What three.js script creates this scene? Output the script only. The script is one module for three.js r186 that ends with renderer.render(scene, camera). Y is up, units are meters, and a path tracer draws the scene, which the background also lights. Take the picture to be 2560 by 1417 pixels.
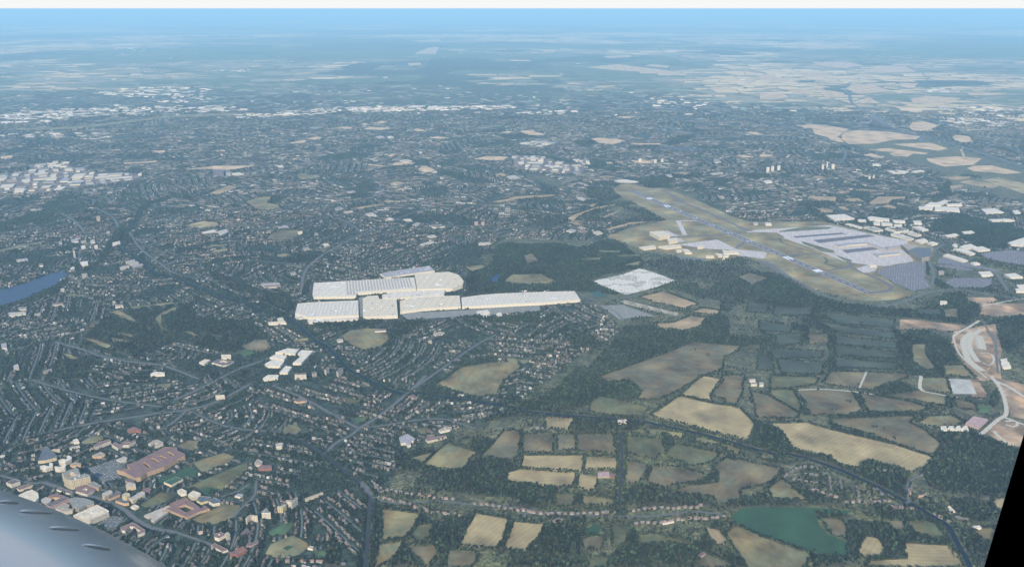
import * as THREE from 'three';
import { mergeGeometries } from 'three/addons/utils/BufferGeometryUtils.js';

// ------------------------------------------------------------------ camera, sky, sun, exposure
const ALT = 1518;                                   // height of flight in metres
const scene = new THREE.Scene();
const camera = new THREE.PerspectiveCamera(36.32, 1024 / 566, 0.1, 400000);
camera.position.set(0, ALT, 0);
camera.rotation.set(THREE.MathUtils.degToRad(-17.6556), 0, 0);
const renderer = new THREE.WebGLRenderer({ antialias: true });
renderer.toneMapping = THREE.LinearToneMapping;
renderer.toneMappingExposure = 1.46;
renderer.shadowMap.enabled = true;

{ // clear summer sky: white at the horizon, blue overhead
  const w = 64, h = 256, px = new Float32Array(w * h * 4);
  for (let j = 0; j < h; j++) {
    const el = ((j + 0.5) / h - 0.5) * Math.PI, s = Math.max(0, Math.sin(el)), k = Math.exp(-s * 3.2);
    const c = [0.29 + 0.355 * k, 0.48 + 0.165 * k, 0.90 - 0.265 * k];
    for (let i = 0; i < w; i++) px.set([...c, 1], (j * w + i) * 4);
  }
  const sky = new THREE.DataTexture(px, w, h, THREE.RGBAFormat, THREE.FloatType);
  sky.mapping = THREE.EquirectangularReflectionMapping; sky.magFilter = sky.minFilter = THREE.LinearFilter; sky.needsUpdate = true;
  scene.background = sky; scene.environment = sky;
}
const SUN_EL = THREE.MathUtils.degToRad(28), SUN_AZ = THREE.MathUtils.degToRad(8);   // behind the camera, a little to its left
const sun = new THREE.DirectionalLight(new THREE.Color().setRGB(1, 0.90, 0.72), 4.8);
sun.position.set(-Math.sin(SUN_AZ) * Math.cos(SUN_EL), Math.sin(SUN_EL), Math.cos(SUN_AZ) * Math.cos(SUN_EL)).multiplyScalar(9000).add(new THREE.Vector3(0, 0, -6000));
sun.target.position.set(0, 0, -6000); sun.castShadow = true;
Object.assign(sun.shadow.camera, { left: -9000, right: 9000, top: 9000, bottom: -9000, near: 10, far: 30000 }); sun.shadow.mapSize.set(4096, 4096);
scene.add(sun, sun.target);
scene.fog = new THREE.FogExp2(new THREE.Color().setRGB(0.43, 0.78, 1.0), 3.1e-5);

// ------------------------------------------------------------------ the map, in metres: x east of the camera, z south of it
const MAP = {
  fields: [
    ["t",[-412,-2400,-291,-2370,-305,-2288,-328,-2239,-390,-2236]],
    ["t",[-397,-2212,-326,-2226,-342,-2159,-387,-2095]],
    ["o",[-287,-2310,-250,-2318,-248,-2253,-277,-2219,-305,-2253]],
    ["b",[-323,-2198,-232,-2205,-221,-2165,-242,-2095,-273,-2139]],
    ["s",[-111,-2377,-13,-2343,-29,-2226,-52,-2185,-152,-2205,-129,-2310]],
    ["s",[8,-2328,99,-2318,87,-2267,60,-2219,35,-2178,-24,-2185]],
    ["b",[-186,-2178,-99,-2165,-119,-2095,-184,-2095]],
    ["t",[-367,-2724,-281,-2772,-300,-2719,-316,-2686]],
    ["t",[-310,-2672,-279,-2748,-237,-2833,-124,-2767,-148,-2728,-173,-2653,-200,-2640]],
    ["o",[-198,-2848,-145,-2880,-148,-2828,-182,-2828]],
    ["b",[-26,-2938,27,-2928,21,-2738,0,-2714,-111,-2738,-65,-2838]],
    ["o",[-716,-3248,-654,-3216,-612,-3190,-640,-3165,-675,-3178]],
    ["t",[-868,-2944,-862,-2988,-824,-2983,-795,-2944,-817,-2890,-853,-2911]],
    ["t",[-720,-2165,-717,-2212,-686,-2246,-661,-2260,-610,-2219,-602,-2198,-620,-2159,-670,-2139]],
    ["g",[-742,-2274,-708,-2318,-674,-2314,-688,-2271,-722,-2246]],
    ["g",[-610,-3022,-600,-3057,-560,-3034,-578,-3017]],
    ["g",[-582,-2178,-542,-2178,-548,-2152,-568,-2152]],
    ["t",[-363,-2949,-328,-2966,-303,-2944,-314,-2917,-343,-2911]],
    ["t",[-320,-3354,-225,-3532,-100,-3596,18,-3603,39,-3546,-36,-3398,-66,-3261,-158,-3243]],
    ["t",[-28,-3654,85,-3617,56,-3582,-16,-3603]],
    ["s",[125,-3040,147,-3057,240,-3040,208,-2938,133,-2960]],
    ["b",[45,-2906,151,-2911,142,-2772,38,-2767]],
    ["b",[171,-2901,231,-2906,230,-2787,167,-2777]],
    ["b",[246,-2906,375,-2906,366,-2762,235,-2782]],
    ["s",[43,-2748,254,-2748,238,-2630,143,-2635,32,-2662]],
    ["s",[268,-2738,367,-2728,361,-2653,307,-2653,251,-2644]],
    ["s",[-14,-2626,28,-2649,217,-2626,200,-2547,161,-2526,-14,-2564]],
    ["s",[235,-2617,286,-2604,278,-2538,249,-2509,219,-2526]],
    ["b",[145,-2488,203,-2488,196,-2424,142,-2416]],
    ["t",[233,-2480,327,-2456,328,-2424,225,-2428]],
    ["o",[431,-2890,552,-2864,549,-2777,505,-2724,459,-2738,410,-2762]],
    ["o",[562,-2777,600,-2828,662,-2797,742,-2762,699,-2700,652,-2676,619,-2676,550,-2738]],
    ["b",[402,-2700,470,-2686,464,-2644,424,-2556,378,-2547]],
    ["b",[492,-2672,604,-2649,664,-2599,629,-2564,546,-2556,510,-2530,457,-2564]],
    ["b",[758,-2728,934,-2653,894,-2590,841,-2547,747,-2513,744,-2464,665,-2424,658,-2472,612,-2484,536,-2501,588,-2538,697,-2564,711,-2626,703,-2653]],
    ["t",[505,-2955,646,-2917,628,-2874,564,-2911,514,-2911]],
    ["t",[679,-2880,718,-2874,827,-2792,806,-2748,781,-2782,761,-2822,683,-2848]],
    ["t",[875,-2719,914,-2772,938,-2748,924,-2709]],
    ["s",[548,-3069,694,-3242,813,-3165,879,-3147,910,-3122,928,-2988,875,-2864,760,-2928,661,-2994,560,-3045]],
    ["s",[702,-3254,828,-3446,906,-3403,813,-3254,809,-3197,787,-3197]],
    ["b",[919,-3446,1006,-3446,959,-3294,896,-3153,863,-3159,873,-3203,827,-3254]],
    ["b",[995,-3281,1056,-3242,1127,-3081,1111,-3045,957,-3040,967,-3116]],
    ["o",[1086,-3307,1167,-3294,1167,-3190,1136,-3092,1062,-3242]],
    ["o",[320,-3178,359,-3242,417,-3216,548,-3135,504,-3057,399,-3057,308,-3092]],
    ["r",[598,-2296,626,-2288,650,-2219,623,-2205,595,-2226]],
    ["o",[387,-2260,435,-2257,546,-2219,537,-2195,473,-2219,417,-2219,379,-2205]],
    ["e",[231,-2296,258,-2318,274,-2310,260,-2260,227,-2246]],
    ["b",[214,-2232,240,-2253,271,-2239,261,-2185,214,-2185]],
    ["o",[312,-2318,342,-2325,353,-2281,331,-2205,302,-2192]],
    ["o",[222,-2139,277,-2146,268,-2095,222,-2095]],
    ["b",[521,-2114,566,-2165,632,-2114,632,-2095,513,-2095]],
    ["t",[842,-2513,911,-2582,933,-2522,964,-2452,857,-2460]],
    ["e",[689,-2362,728,-2401,791,-2413,963,-2408,1086,-2392,1052,-2374,958,-2383,955,-2347,946,-2310,959,-2261,988,-2240,1000,-2220,971,-2153,878,-2176,754,-2259,694,-2320]],
    ["t",[648,-2261,689,-2310,751,-2248,872,-2160,846,-2126,825,-2080,678,-2080,665,-2153]],
    ["b",[372,-3431,686,-3676,869,-3846,1086,-3791,964,-3647,929,-3519,832,-3451,684,-3285,588,-3205,513,-3205,541,-3298,502,-3398,404,-3373]],
    ["r",[702,-4517,855,-4615,1000,-4401,896,-4311,884,-4350,794,-4412]],
    ["r",[941,-4271,1018,-4330,1095,-4291,1062,-4233,974,-4242]],
    ["r",[718,-4094,827,-4112,930,-4214,999,-4176,934,-4049,858,-4005,750,-4023]],
    ["o",[560,-5493,730,-5478,697,-5402,569,-5417]],
    ["o",[438,-5286,593,-5329,551,-5229,442,-5229]],
    ["o",[669,-5373,824,-5388,830,-5314,685,-5300]],
    ["o",[375,-5173,549,-5201,512,-5146]],
    ["o",[698,-5146,819,-5243,786,-5119,708,-5106]],
    ["b",[75,-5344,125,-5417,168,-5229,96,-5146]],
    ["b",[1335,-4886,1431,-4974,1519,-4861,1382,-4730]],
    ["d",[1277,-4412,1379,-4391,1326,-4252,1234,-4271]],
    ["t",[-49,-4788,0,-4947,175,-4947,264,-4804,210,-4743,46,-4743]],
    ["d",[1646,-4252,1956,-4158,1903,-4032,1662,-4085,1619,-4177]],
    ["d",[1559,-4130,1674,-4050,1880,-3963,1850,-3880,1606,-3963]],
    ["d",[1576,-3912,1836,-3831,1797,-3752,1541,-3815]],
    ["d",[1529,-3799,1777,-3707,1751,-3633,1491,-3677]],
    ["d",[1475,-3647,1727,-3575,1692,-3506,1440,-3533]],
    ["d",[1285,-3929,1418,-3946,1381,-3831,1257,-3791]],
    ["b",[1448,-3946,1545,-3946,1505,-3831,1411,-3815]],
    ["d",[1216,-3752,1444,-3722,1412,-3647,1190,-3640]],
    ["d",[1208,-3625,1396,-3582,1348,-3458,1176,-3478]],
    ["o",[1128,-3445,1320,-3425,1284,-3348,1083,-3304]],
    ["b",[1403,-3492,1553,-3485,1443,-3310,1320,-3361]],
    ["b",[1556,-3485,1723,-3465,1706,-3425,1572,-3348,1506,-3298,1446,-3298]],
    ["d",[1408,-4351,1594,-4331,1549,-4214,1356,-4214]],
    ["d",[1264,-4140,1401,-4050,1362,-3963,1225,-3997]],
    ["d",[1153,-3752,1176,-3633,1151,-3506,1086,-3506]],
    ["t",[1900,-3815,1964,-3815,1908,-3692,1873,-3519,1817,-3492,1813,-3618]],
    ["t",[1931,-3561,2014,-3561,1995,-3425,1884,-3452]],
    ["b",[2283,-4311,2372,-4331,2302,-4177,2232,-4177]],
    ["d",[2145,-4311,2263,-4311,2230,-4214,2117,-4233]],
    ["t",[1770,-3425,1872,-3425,1814,-3262,1713,-3298]],
    ["c",[1880,-3419,1969,-3406,1922,-3262,1824,-3262]],
    ["k",[1988,-4158,2058,-4158,2285,-4067,2201,-3997,2080,-4014,1969,-4014,1926,-4014]],
    ["k",[2166,-3963,2232,-3997,2357,-4050,2299,-3847,2199,-3647,2076,-3478,2041,-3452,2061,-3633,2117,-3863]],
    ["k",[2546,-4412,2814,-4412,2711,-4233,2497,-4195,2440,-4233]],
    ["k",[2504,-4517,2655,-4517,2655,-4454,2522,-4392,2489,-4433]],
    ["k",[2178,-3989,2443,-4094,2298,-3768,2094,-3406,2007,-3396,2029,-3589,2093,-3831]],
    ["k",[1940,-3412,2001,-3406,1968,-3262,1913,-3206,1894,-3238]],
    ["k",[2178,-3618,2151,-3506,2104,-3399,2082,-3438,2076,-3478]],
    ["k",[2078,-3446,2204,-3321,2024,-3011,1946,-3057,2007,-3178,2034,-3321]],
    ["k",[1740,-2901,1904,-3057,1986,-2944,1901,-2797,1800,-2828,1785,-2912]],
    ["b",[1184,-3294,1414,-3294,1392,-3104,1305,-3057,1172,-3069,1189,-3203]],
    ["b",[1444,-3268,1621,-3178,1658,-3129,1604,-3093,1509,-3093,1408,-3093]],
    ["b",[1522,-3242,1700,-3294,1788,-3242,1734,-3141,1632,-3203]],
    ["b",[1803,-3216,1868,-3172,1844,-3104,1782,-3129]],
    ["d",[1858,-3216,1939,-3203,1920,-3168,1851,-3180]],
    ["g",[1864,-3159,1923,-3153,1878,-3087,1843,-3093]],
    ["s",[972,-2994,1134,-3000,1194,-2950,1293,-2890,1395,-2823,1491,-2734,1430,-2663,1374,-2631,1350,-2649,1314,-2686,1259,-2714,1226,-2691,1189,-2654,1132,-2691,1139,-2738,1018,-2792,1021,-2933]],
    ["b",[1244,-3034,1573,-3057,1532,-3000,1564,-2922,1569,-2828,1498,-2748,1402,-2838,1316,-2922,1234,-2977]],
    ["t",[1563,-3000,1631,-3057,1723,-3063,1744,-3000,1697,-2977,1599,-2966]],
    ["t",[871,-2719,904,-2768,936,-2748,927,-2714]],
    ["b",[959,-2347,1024,-2340,1028,-2296,1005,-2243,976,-2254,972,-2310]],
    ["s",[1014,-2172,1072,-2250,1100,-2240,1096,-2179,1073,-2153,1030,-2143]],
    ["s",[1171,-2216,1294,-2206,1303,-2159,1284,-2096,1000,-2096,1038,-2133,1150,-2140]],
    ["s",[1565,-2460,1635,-2460,1581,-2378,1542,-2401]],
    ["o",[1228,-2318,1255,-2332,1306,-2325,1310,-2246,1270,-2240,1235,-2260]],
    ["b",[1156,-2336,1213,-2332,1203,-2289,1172,-2275]],
    ["b",[1119,-2370,1158,-2381,1154,-2362,1122,-2355]],
    ["t",[1329,-2460,1357,-2464,1354,-2432,1331,-2416]],
    ["t",[1437,-2296,1484,-2292,1433,-2219,1406,-2268]],
    ["t",[-1126,-2700,-1034,-2767,-986,-2738,-994,-2700,-1063,-2626]],
    ["o",[-1088,-2530,-998,-2626,-932,-2700,-914,-2644,-958,-2513,-1027,-2522]],
    ["e",[-1207,-2582,-1118,-2662,-1069,-2630,-1134,-2556,-1171,-2547]],
    ["o",[-1192,-2424,-1159,-2505,-1095,-2488,-1148,-2400]],
    ["t",[-999,-2340,-933,-2424,-873,-2424,-869,-2354,-930,-2310]],
    ["t",[-1584,-2848,-1559,-2901,-1509,-2890,-1520,-2848,-1565,-2828]],
    ["t",[-1222,-2817,-1192,-2858,-1157,-2858,-1147,-2787,-1199,-2797]],
    ["t",[-2122,-4252,-2083,-4311,-1900,-4121,-1911,-4103,-2026,-4195]],
    ["t",[-2061,-4350,-1846,-4432,-1821,-4401,-2006,-4330]],
    ["t",[-1840,-4176,-1837,-4252,-1790,-4371,-1769,-4350,-1816,-4214,-1765,-4067,-1701,-3997,-1732,-3997]],
    ["t",[-2092,-3904,-1984,-3863,-1877,-3783,-1887,-3752,-1968,-3814]],
    ["t",[-1957,-3895,-1823,-3863,-1801,-3838,-1915,-3855]],
    ["t",[-1957,-3979,-1864,-3945,-1825,-3895,-1911,-3929]],
    ["t",[-2127,-4067,-2129,-4139,-2095,-4121,-2092,-4031]],
    ["t",[-1640,-3997,-1578,-3979,-1512,-3912,-1545,-3920]],
    ["t",[-1853,-4085,-1781,-3997,-1799,-3997]],
    ["t",[-2079,-3706,-2037,-3691,-1963,-3632,-1999,-3625]],
    ["g",[-1542,-3979,-1346,-3879,-1352,-3863,-1506,-3945]],
    ["b",[-1272,-3791,-1239,-3863,-1184,-3879,-1131,-3767,-1170,-3721,-1237,-3752]],
    ["g",[-1275,-3706,-1243,-3752,-1189,-3706,-1227,-3661]],
    ["t",[-1507,-3360,-1448,-3373,-1435,-3310,-1471,-3310]],
    ["s",[-2413,-6159,-2296,-6216,-2154,-6159,-2244,-6066]],
    ["t",[-1718,-5783,-1630,-5886,-1502,-5886,-1521,-5750,-1586,-5716]],
    ["t",[-2041,-5619,-1926,-5651,-1914,-5587,-2009,-5571]],
    ["t",[-1978,-5478,-1891,-5540,-1870,-5448,-1946,-5432]],
    ["t",[-3406,-5463,-3321,-5635,-3220,-5716,-3195,-5683,-3277,-5555,-3372,-5402]],
    ["t",[-2488,-4560,-2437,-4582,-2423,-4538,-2459,-4528]],
    ["t",[-836,-3912,-803,-3997,-723,-4031,-628,-4014,-589,-3863,-613,-3783,-681,-3736,-747,-3783]],
    ["t",[-1531,-5373,-1478,-5417,-1427,-5373,-1468,-5314]],
    ["t",[-298,-5106,-176,-5146,-166,-5066,-246,-4987]],
    ["t",[-1061,-3871,-975,-3912,-972,-3871,-1037,-3846]],
    ["t",[-1410,-5146,-1299,-5132,-1297,-5092,-1385,-5106]],
    ["t",[-2201,-6990,-2129,-7185,-2033,-7207,-2009,-6948,-1898,-6865,-1849,-6744,-1919,-6647,-2039,-6705]],
    ["s",[-2414,-6162,-2322,-6316,-2199,-6264,-2149,-6162,-2252,-6064]],
    ["f",[-3280,-8457,-3016,-8706,-2562,-8706,-2828,-8427,-3020,-8518]],
    ["r",[-2620,-7298,-2552,-7683,-2434,-7583,-2511,-7252]],
    ["t",[-3845,-10978,-3756,-11130,-3584,-11028,-3483,-10880]],
    ["t",[-3634,-10234,-3606,-10384,-3466,-10234]],
    ["f",[-4040,-8868,-3720,-9003,-3692,-8902,-3969,-8783]],
    ["f",[-4533,-9697,-4482,-9776,-4332,-9658]],
    ["f",[-4038,-9658,-3907,-9697,-3835,-9543,-3908,-9482]],
    ["f",[-5515,-9283,-5425,-9356,-5338,-9176,-5415,-9106]],
    ["t",[-6608,-11553,-5949,-11720,-5698,-12008,-5348,-12629,-5049,-13101,-4453,-13285,-3290,-13285,-3197,-12894,-4349,-12962,-5057,-12694,-5495,-11891,-5872,-11444,-6504,-11391]],
    ["f",[-5808,-10978,-5748,-11079,-5523,-10735,-5610,-10641]],
    ["f",[-4962,-10366,-4984,-10502,-4890,-10411]],
    ["t",[-2831,-9543,-2720,-9857,-2646,-9857,-2738,-9467]],
    ["f",[-3329,-9697,-3244,-9737,-3182,-9581]],
    ["f",[-2658,-10191,-2550,-10502,-2473,-10456,-2462,-10234]],
    ["f",[-2531,-10594,-2438,-10783,-2337,-10688,-2390,-10502]],
    ["f",[-2402,-11553,-2273,-11720,-2130,-11664,-2145,-11498]],
    ["f",[-1944,-12068,-1852,-12373,-1733,-12188,-1818,-12032]],
    ["f",[-1962,-11444,-1905,-11720,-1588,-11553,-1724,-11391]],
    ["f",[-1315,-11444,-1254,-11553,-1084,-11285,-1237,-11254]],
    ["f",[-1030,-10688,-932,-10812,-760,-10688,-885,-10566]],
    ["t",[-2046,-8108,-2051,-8308,-1940,-8192,-1818,-8108,-1860,-7970,-1962,-7970]],
    ["t",[-1646,-8835,-1629,-9003,-1561,-8935,-1556,-8770]],
    ["f",[-1534,-8770,-1461,-8802,-1275,-8674,-1302,-8630]],
    ["f",[-1239,-8738,-1204,-8902,-989,-8902,-1009,-8770,-1137,-8718]],
    ["r",[-1141,-7785,-1061,-7864,-929,-7759,-1053,-7724]],
    ["r",[-1026,-7438,-1006,-7583,-913,-7534,-976,-7414]],
    ["f",[-421,-9106,-265,-9320,-40,-9247,-96,-9003,-234,-9037]],
    ["f",[-938,-8518,-880,-8706,-759,-8457,-812,-8326,-901,-8367]],
    ["r",[-1070,-7011,-1022,-7054,-953,-7011,-1006,-6939]],
    ["r",[-1268,-6744,-1106,-6886,-1002,-6906,-1143,-6784,-1219,-6713]],
    ["r",[-201,-6969,-58,-7075,24,-7207,371,-7275,366,-7185,88,-7097,-93,-6927]],
    ["b",[-1696,-5754,-1706,-5905,-1658,-6047,-1543,-6031,-1474,-5936,-1500,-5814,-1576,-5725]],
    ["t",[-1330,-6064,-1327,-6129,-1276,-6113,-1268,-6031]],
    ["r",[-362,-6948,-328,-6998,-290,-6948,-333,-6906]],
    ["r",[-172,-8221,-110,-8308,-36,-8192,-77,-8108]],
    ["f",[-1353,-9320,-1325,-9467,-1248,-9430,-1296,-9247]],
    ["f",[-1497,-9106,-1460,-9247,-1420,-9212,-1450,-9106]],
    ["f",[-2349,-9092,-2320,-9162,-2257,-9092,-2290,-9037]],
    ["f",[108,-11285,222,-11338,357,-11079,269,-10880,160,-10978]],
    ["f",[-160,-11181,-48,-11274,37,-11212,-62,-11109]],
    ["f",[104,-11338,261,-11338,433,-10978,306,-10880,185,-11028]],
    ["f",[953,-10594,1069,-10688,1247,-10594,1376,-10456,1179,-10106,1051,-10234]],
    ["f",[1400,-10234,1749,-10234,1744,-10122,1437,-10122]],
    ["f",[1510,-12787,1671,-12921,1884,-12827,1637,-12655]],
    ["f",[1244,-9037,1480,-9003,1442,-8835,1264,-8848]],
    ["r",[1557,-8279,1679,-8367,1752,-8250,1641,-8164]],
    ["r",[812,-8108,910,-8153,985,-8080,856,-8036]],
    ["f",[2987,-11181,3100,-11233,3184,-10978,3060,-10929]],
    ["f",[2416,-9320,2529,-9393,2623,-9212,2474,-9176]],
    ["r",[418,-6405,503,-6552,678,-6784,850,-6906,823,-6824,670,-6705,515,-6478,471,-6334,551,-6299,564,-6264,450,-6264]],
    ["r",[688,-6441,839,-6666,865,-6666,729,-6441]],
    ["r",[656,-6047,874,-6264,1009,-6299,1020,-6264,860,-6162,698,-5999]],
    ["r",[611,-6824,654,-6906,698,-6906,660,-6784]],
    ["r",[418,-6264,452,-6299,556,-6162,477,-6179]],
    ["r",[31,-7207,190,-7252,272,-7207,122,-7119]],
    ["t",[538,-10322,686,-10384,731,-10278,632,-10140]],
    ["f",[966,-8902,1026,-8935,1049,-8835,978,-8802]],
    ["f",[3854,-11862,4238,-11916,4460,-11492,4084,-10862,4354,-11242,4221,-11096,3962,-10593,3901,-10253,3897,-10771,3846,-11001,3987,-11544]],
    ["f",[4152,-10908,4314,-11242,4544,-11391,4893,-11193,5075,-10771,4925,-10549,4630,-10506,4247,-10171,3956,-10171,4037,-10593]],
    ["f",[3913,-10816,4051,-10771,3950,-10253,3865,-10463]],
    ["f",[4477,-10171,4970,-10294,4962,-9819,4786,-9669,4603,-9934]],
    ["f",[5472,-10771,5591,-10936,5699,-10816,5519,-10336,5350,-10294,5359,-10463]],
    ["f",[3810,-9383,3952,-9489,3997,-9213,3896,-9179]],
    ["f",[4156,-9489,4378,-9633,4444,-9524,4270,-9280,4128,-9314]],
    ["f",[4408,-9146,4780,-9280,4999,-9146,4717,-8764,4365,-8644,4332,-8888]],
    ["f",[4007,-9744,4310,-9857,4588,-9489,4510,-9418,4148,-9633]],
    ["f",[4549,-8556,4686,-8704,4874,-8704,4940,-8300,4770,-8246,4629,-8356,4523,-8384]],
    ["r",[4076,-8059,4221,-8138,4371,-8086,4190,-7956,4084,-7956]],
    ["r",[4099,-7831,4254,-7931,4408,-7686,4260,-7545,4198,-7638,4142,-7710]],
    ["s",[4369,-7931,4591,-8059,4667,-7782,4608,-7454,4407,-7322,4394,-7592]],
    ["r",[3902,-7638,4098,-7734,3986,-7545,3892,-7522]],
    ["r",[2782,-7343,2884,-7454,2949,-7387,2855,-7300]],
    ["r",[3001,-7477,3100,-7522,3218,-7454,3120,-7387]],
    ["r",[2822,-8059,2916,-8165,2968,-8059,2863,-8008]],
    ["r",[2461,-7069,2526,-7214,2746,-7193,2672,-6988,2577,-7008]],
    ["r",[2755,-7029,2819,-7131,2914,-7131,2910,-6988,2808,-6988]],
    ["r",[2905,-6910,3112,-7193,3348,-7193,3268,-7069,3148,-7029,3057,-6890,2932,-6871]],
    ["r",[2952,-7029,3010,-7090,3045,-7069,2970,-6988]],
    ["r",[2967,-6794,3057,-6890,3100,-6757,3020,-6683]],
    ["r",[2429,-6720,2483,-6757,2547,-6683,2492,-6574,2416,-6610]],
    ["r",[2620,-6794,2676,-6813,2669,-6683,2612,-6683]],
    ["t",[3326,-6949,3405,-7049,3464,-7029,3367,-6910]],
    ["r",[3628,-7365,3703,-7410,3734,-7343,3624,-7278]],
    ["r",[2383,-7236,2434,-7257,2396,-7110]],
    ["f",[2718,-9453,2855,-9418,2804,-9280,2652,-9213]],
    ["f",[5072,-9781,5088,-9744,4857,-9213,4835,-9213]],
    ["f",[5319,-11648,5603,-12197,5814,-12313,5820,-11862,5439,-11341,5229,-11291]],
    ["f",[4652,-16524,5128,-16628,4972,-15831,4633,-15460,4361,-15460]],
    ["f",[5907,-21114,6156,-20786,6104,-19285,5669,-18875,5564,-19859]],
    ["f",[6619,-17507,7128,-18482,7459,-18228,7371,-17057,6470,-16422]],
    ["f",[5912,-15105,6392,-15737,6200,-14765,5922,-14765]],
    ["f",[8666,-22161,10253,-24594,10880,-24594,10191,-22346,9210,-21980]],
    ["f",[6977,-21625,7869,-21801,7317,-20786,6854,-20625]],
    ["f",[8924,-26528,9999,-26528,9888,-25051,8825,-23727,8570,-24594]],
    ["f",[12774,-39134,14374,-39702,12730,-35565,12156,-35565]],
    ["f",[8325,-19010,8648,-18742,8255,-18104,8055,-18228]],
    ["f",[7008,-15460,7556,-16023,8006,-15643,7379,-14765,6772,-14765]],
    ["f",[6067,-17507,6276,-16628,6002,-15831,5636,-15737]],
    ["f",[5356,-17057,5828,-17279,5632,-16220,5258,-16422]],
    ["f",[8592,-16628,9234,-16628,9090,-16220,8413,-16121]],
    ["f",[10806,-20468,11913,-20786,11280,-20159,10654,-19859]],
    ["f",[1995,-24087,3002,-25466,4201,-22273,3975,-21462,2698,-22847]],
    ["f",[3702,-24758,3985,-25466,4398,-24758,4142,-23765]],
    ["f",[3023,-29703,4093,-30722,3896,-29218,3110,-28565]],
    ["f",[-4934,-44340,-3806,-46624,-3385,-43279,-4338,-42267]],
    ["f",[-3416,-36312,-3033,-37059,-2674,-31258,-3439,-31258]],
    ["f",[-7988,-50523,-6949,-51970,-6747,-49153]],
    ["f",[-3033,-25836,-2709,-26216,-2552,-25107,-2866,-24758]],
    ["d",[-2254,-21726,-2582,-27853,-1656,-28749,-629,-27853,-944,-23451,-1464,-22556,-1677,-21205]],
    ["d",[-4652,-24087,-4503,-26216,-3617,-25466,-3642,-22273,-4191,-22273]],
  ],
  woods: [
    [0.8,[-2028,-3767,-2100,-3997,-2094,-4233,-2017,-4311,-1878,-4291,-1777,-4371,-1693,-4495,-1709,-4330,-1648,-4214,-1508,-4158,-1255,-4049,-1178,-3879,-1274,-3799,-1270,-3691,-1452,-3752,-1597,-3879,-1721,-3647,-1792,-3706,-1884,-3721]],
    [0.8,[-2055,-3546,-2038,-3647,-1936,-3647,-1836,-3589,-1869,-3491,-1836,-3411,-1926,-3398,-2010,-3438]],
    [0.8,[-2741,-4371,-2629,-4538,-2625,-4837,-2608,-4861,-2549,-4627,-2630,-4412,-2696,-4291]],
    [0.8,[-2747,-5146,-2725,-5229,-2652,-5173,-2634,-5039,-2657,-4962]],
    [0.8,[-2615,-5229,-2733,-5651,-2832,-5992,-2902,-6216,-2856,-6216,-2660,-5619,-2578,-5286,-2576,-5013,-2597,-4962]],
    [0.8,[-2752,-5992,-2631,-5851,-2573,-5651,-2637,-5683]],
    [0.8,[-1878,-5039,-1619,-4837,-1417,-4582,-1507,-4582,-1705,-4765]],
    [1,[-1007,-4085,-800,-4121,-723,-4195,-688,-4214,-646,-4103,-691,-4067,-819,-4014,-870,-3962,-954,-4014]],
    [1,[-621,-4103,-525,-4139,-441,-4121,-490,-3997,-557,-3895,-572,-3783,-666,-3752,-595,-3863]],
    [1,[-574,-4176,-410,-4271,-203,-4311,-173,-4214,-31,-4176,147,-4291,142,-4103,-81,-4103,-210,-4176,-340,-4214,-463,-4158]],
    [1,[-1446,-5257,-1370,-5402,-1238,-5314,-1268,-5201,-1378,-5173]],
    [1,[-1408,-4582,-1248,-4582,-1173,-4412,-1160,-4252,-1259,-4330,-1372,-4453]],
    [1,[-1207,-4672,-1207,-4765,-1178,-4861,-1123,-4582,-1157,-4517]],
    [1,[-294,-3574,-96,-3676,-72,-3617,-214,-3532]],
    [1,[-338,-4766,-245,-4963,-137,-5150,-107,-5586,-24,-5679,135,-5627,331,-5668,448,-5525,598,-5711,729,-5679,769,-5525,834,-5230,814,-5090,615,-4963,462,-4835,503,-4720,549,-4617,637,-4546,394,-4624,275,-4624,45,-4624,-228,-4581]],
    [1,[338,-3532,387,-3647,475,-3830,568,-4049,701,-4067,717,-4014,859,-3979,946,-4049,1005,-4176,1093,-4252,1120,-4176,1066,-3929,1262,-3895,1250,-3830,1084,-3783,980,-3814,869,-3846,689,-3691,378,-3438,515,-3411,541,-3298,487,-3205,98,-3205,179,-3310,251,-3464]],
    [0.55,[1095,-4627,1242,-4837,1374,-4813,1386,-4718,1563,-4886,1637,-4672,1480,-4176,1350,-4291,1371,-4412,1288,-4453,1132,-4252,1095,-4291,1126,-4453,1026,-4495,921,-4672,1053,-4765]],
    [0.35,[856,-5229,1047,-5286,1218,-5201,1438,-5146,1510,-4962,1341,-4911,1146,-4861,958,-4837,840,-5066]],
    [0.8,[245,-3945,382,-3979,416,-3830,474,-3814,409,-3752,289,-3783]],
    [1,[101,-3116,144,-3268,362,-3446,478,-3446,536,-3281,511,-3216,417,-3216,359,-3242,314,-3165,256,-3104]],
    [1,[932,-3022,1019,-2966,1002,-2817,946,-2767,870,-2828,876,-2869]],
    [1,[0,-2178,64,-2239,108,-2318,232,-2354,227,-2253,206,-2185,214,-2095,-16,-2095]],
    [1,[272,-2095,300,-2178,378,-2198,468,-2212,535,-2185,540,-2133,513,-2095]],
    [1,[354,-2354,377,-2310,364,-2185,340,-2178,340,-2246]],
    [1,[591,-2260,604,-2212,566,-2146,537,-2159,544,-2212]],
    [1,[18,-2556,77,-2564,160,-2522,145,-2488,138,-2424,68,-2408,17,-2424]],
    [1,[372,-2496,433,-2556,517,-2522,540,-2496,612,-2480,656,-2424,587,-2424,414,-2424,357,-2448]],
    [1,[394,-2944,423,-2911,406,-2758,392,-2700,376,-2547,359,-2538,358,-2653,375,-2777]],
    [1,[32,-3141,102,-3129,296,-3081,399,-3057,503,-3045,541,-3022,488,-2944,394,-2922,237,-2922,239,-3022,126,-3045,31,-3057]],
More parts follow.
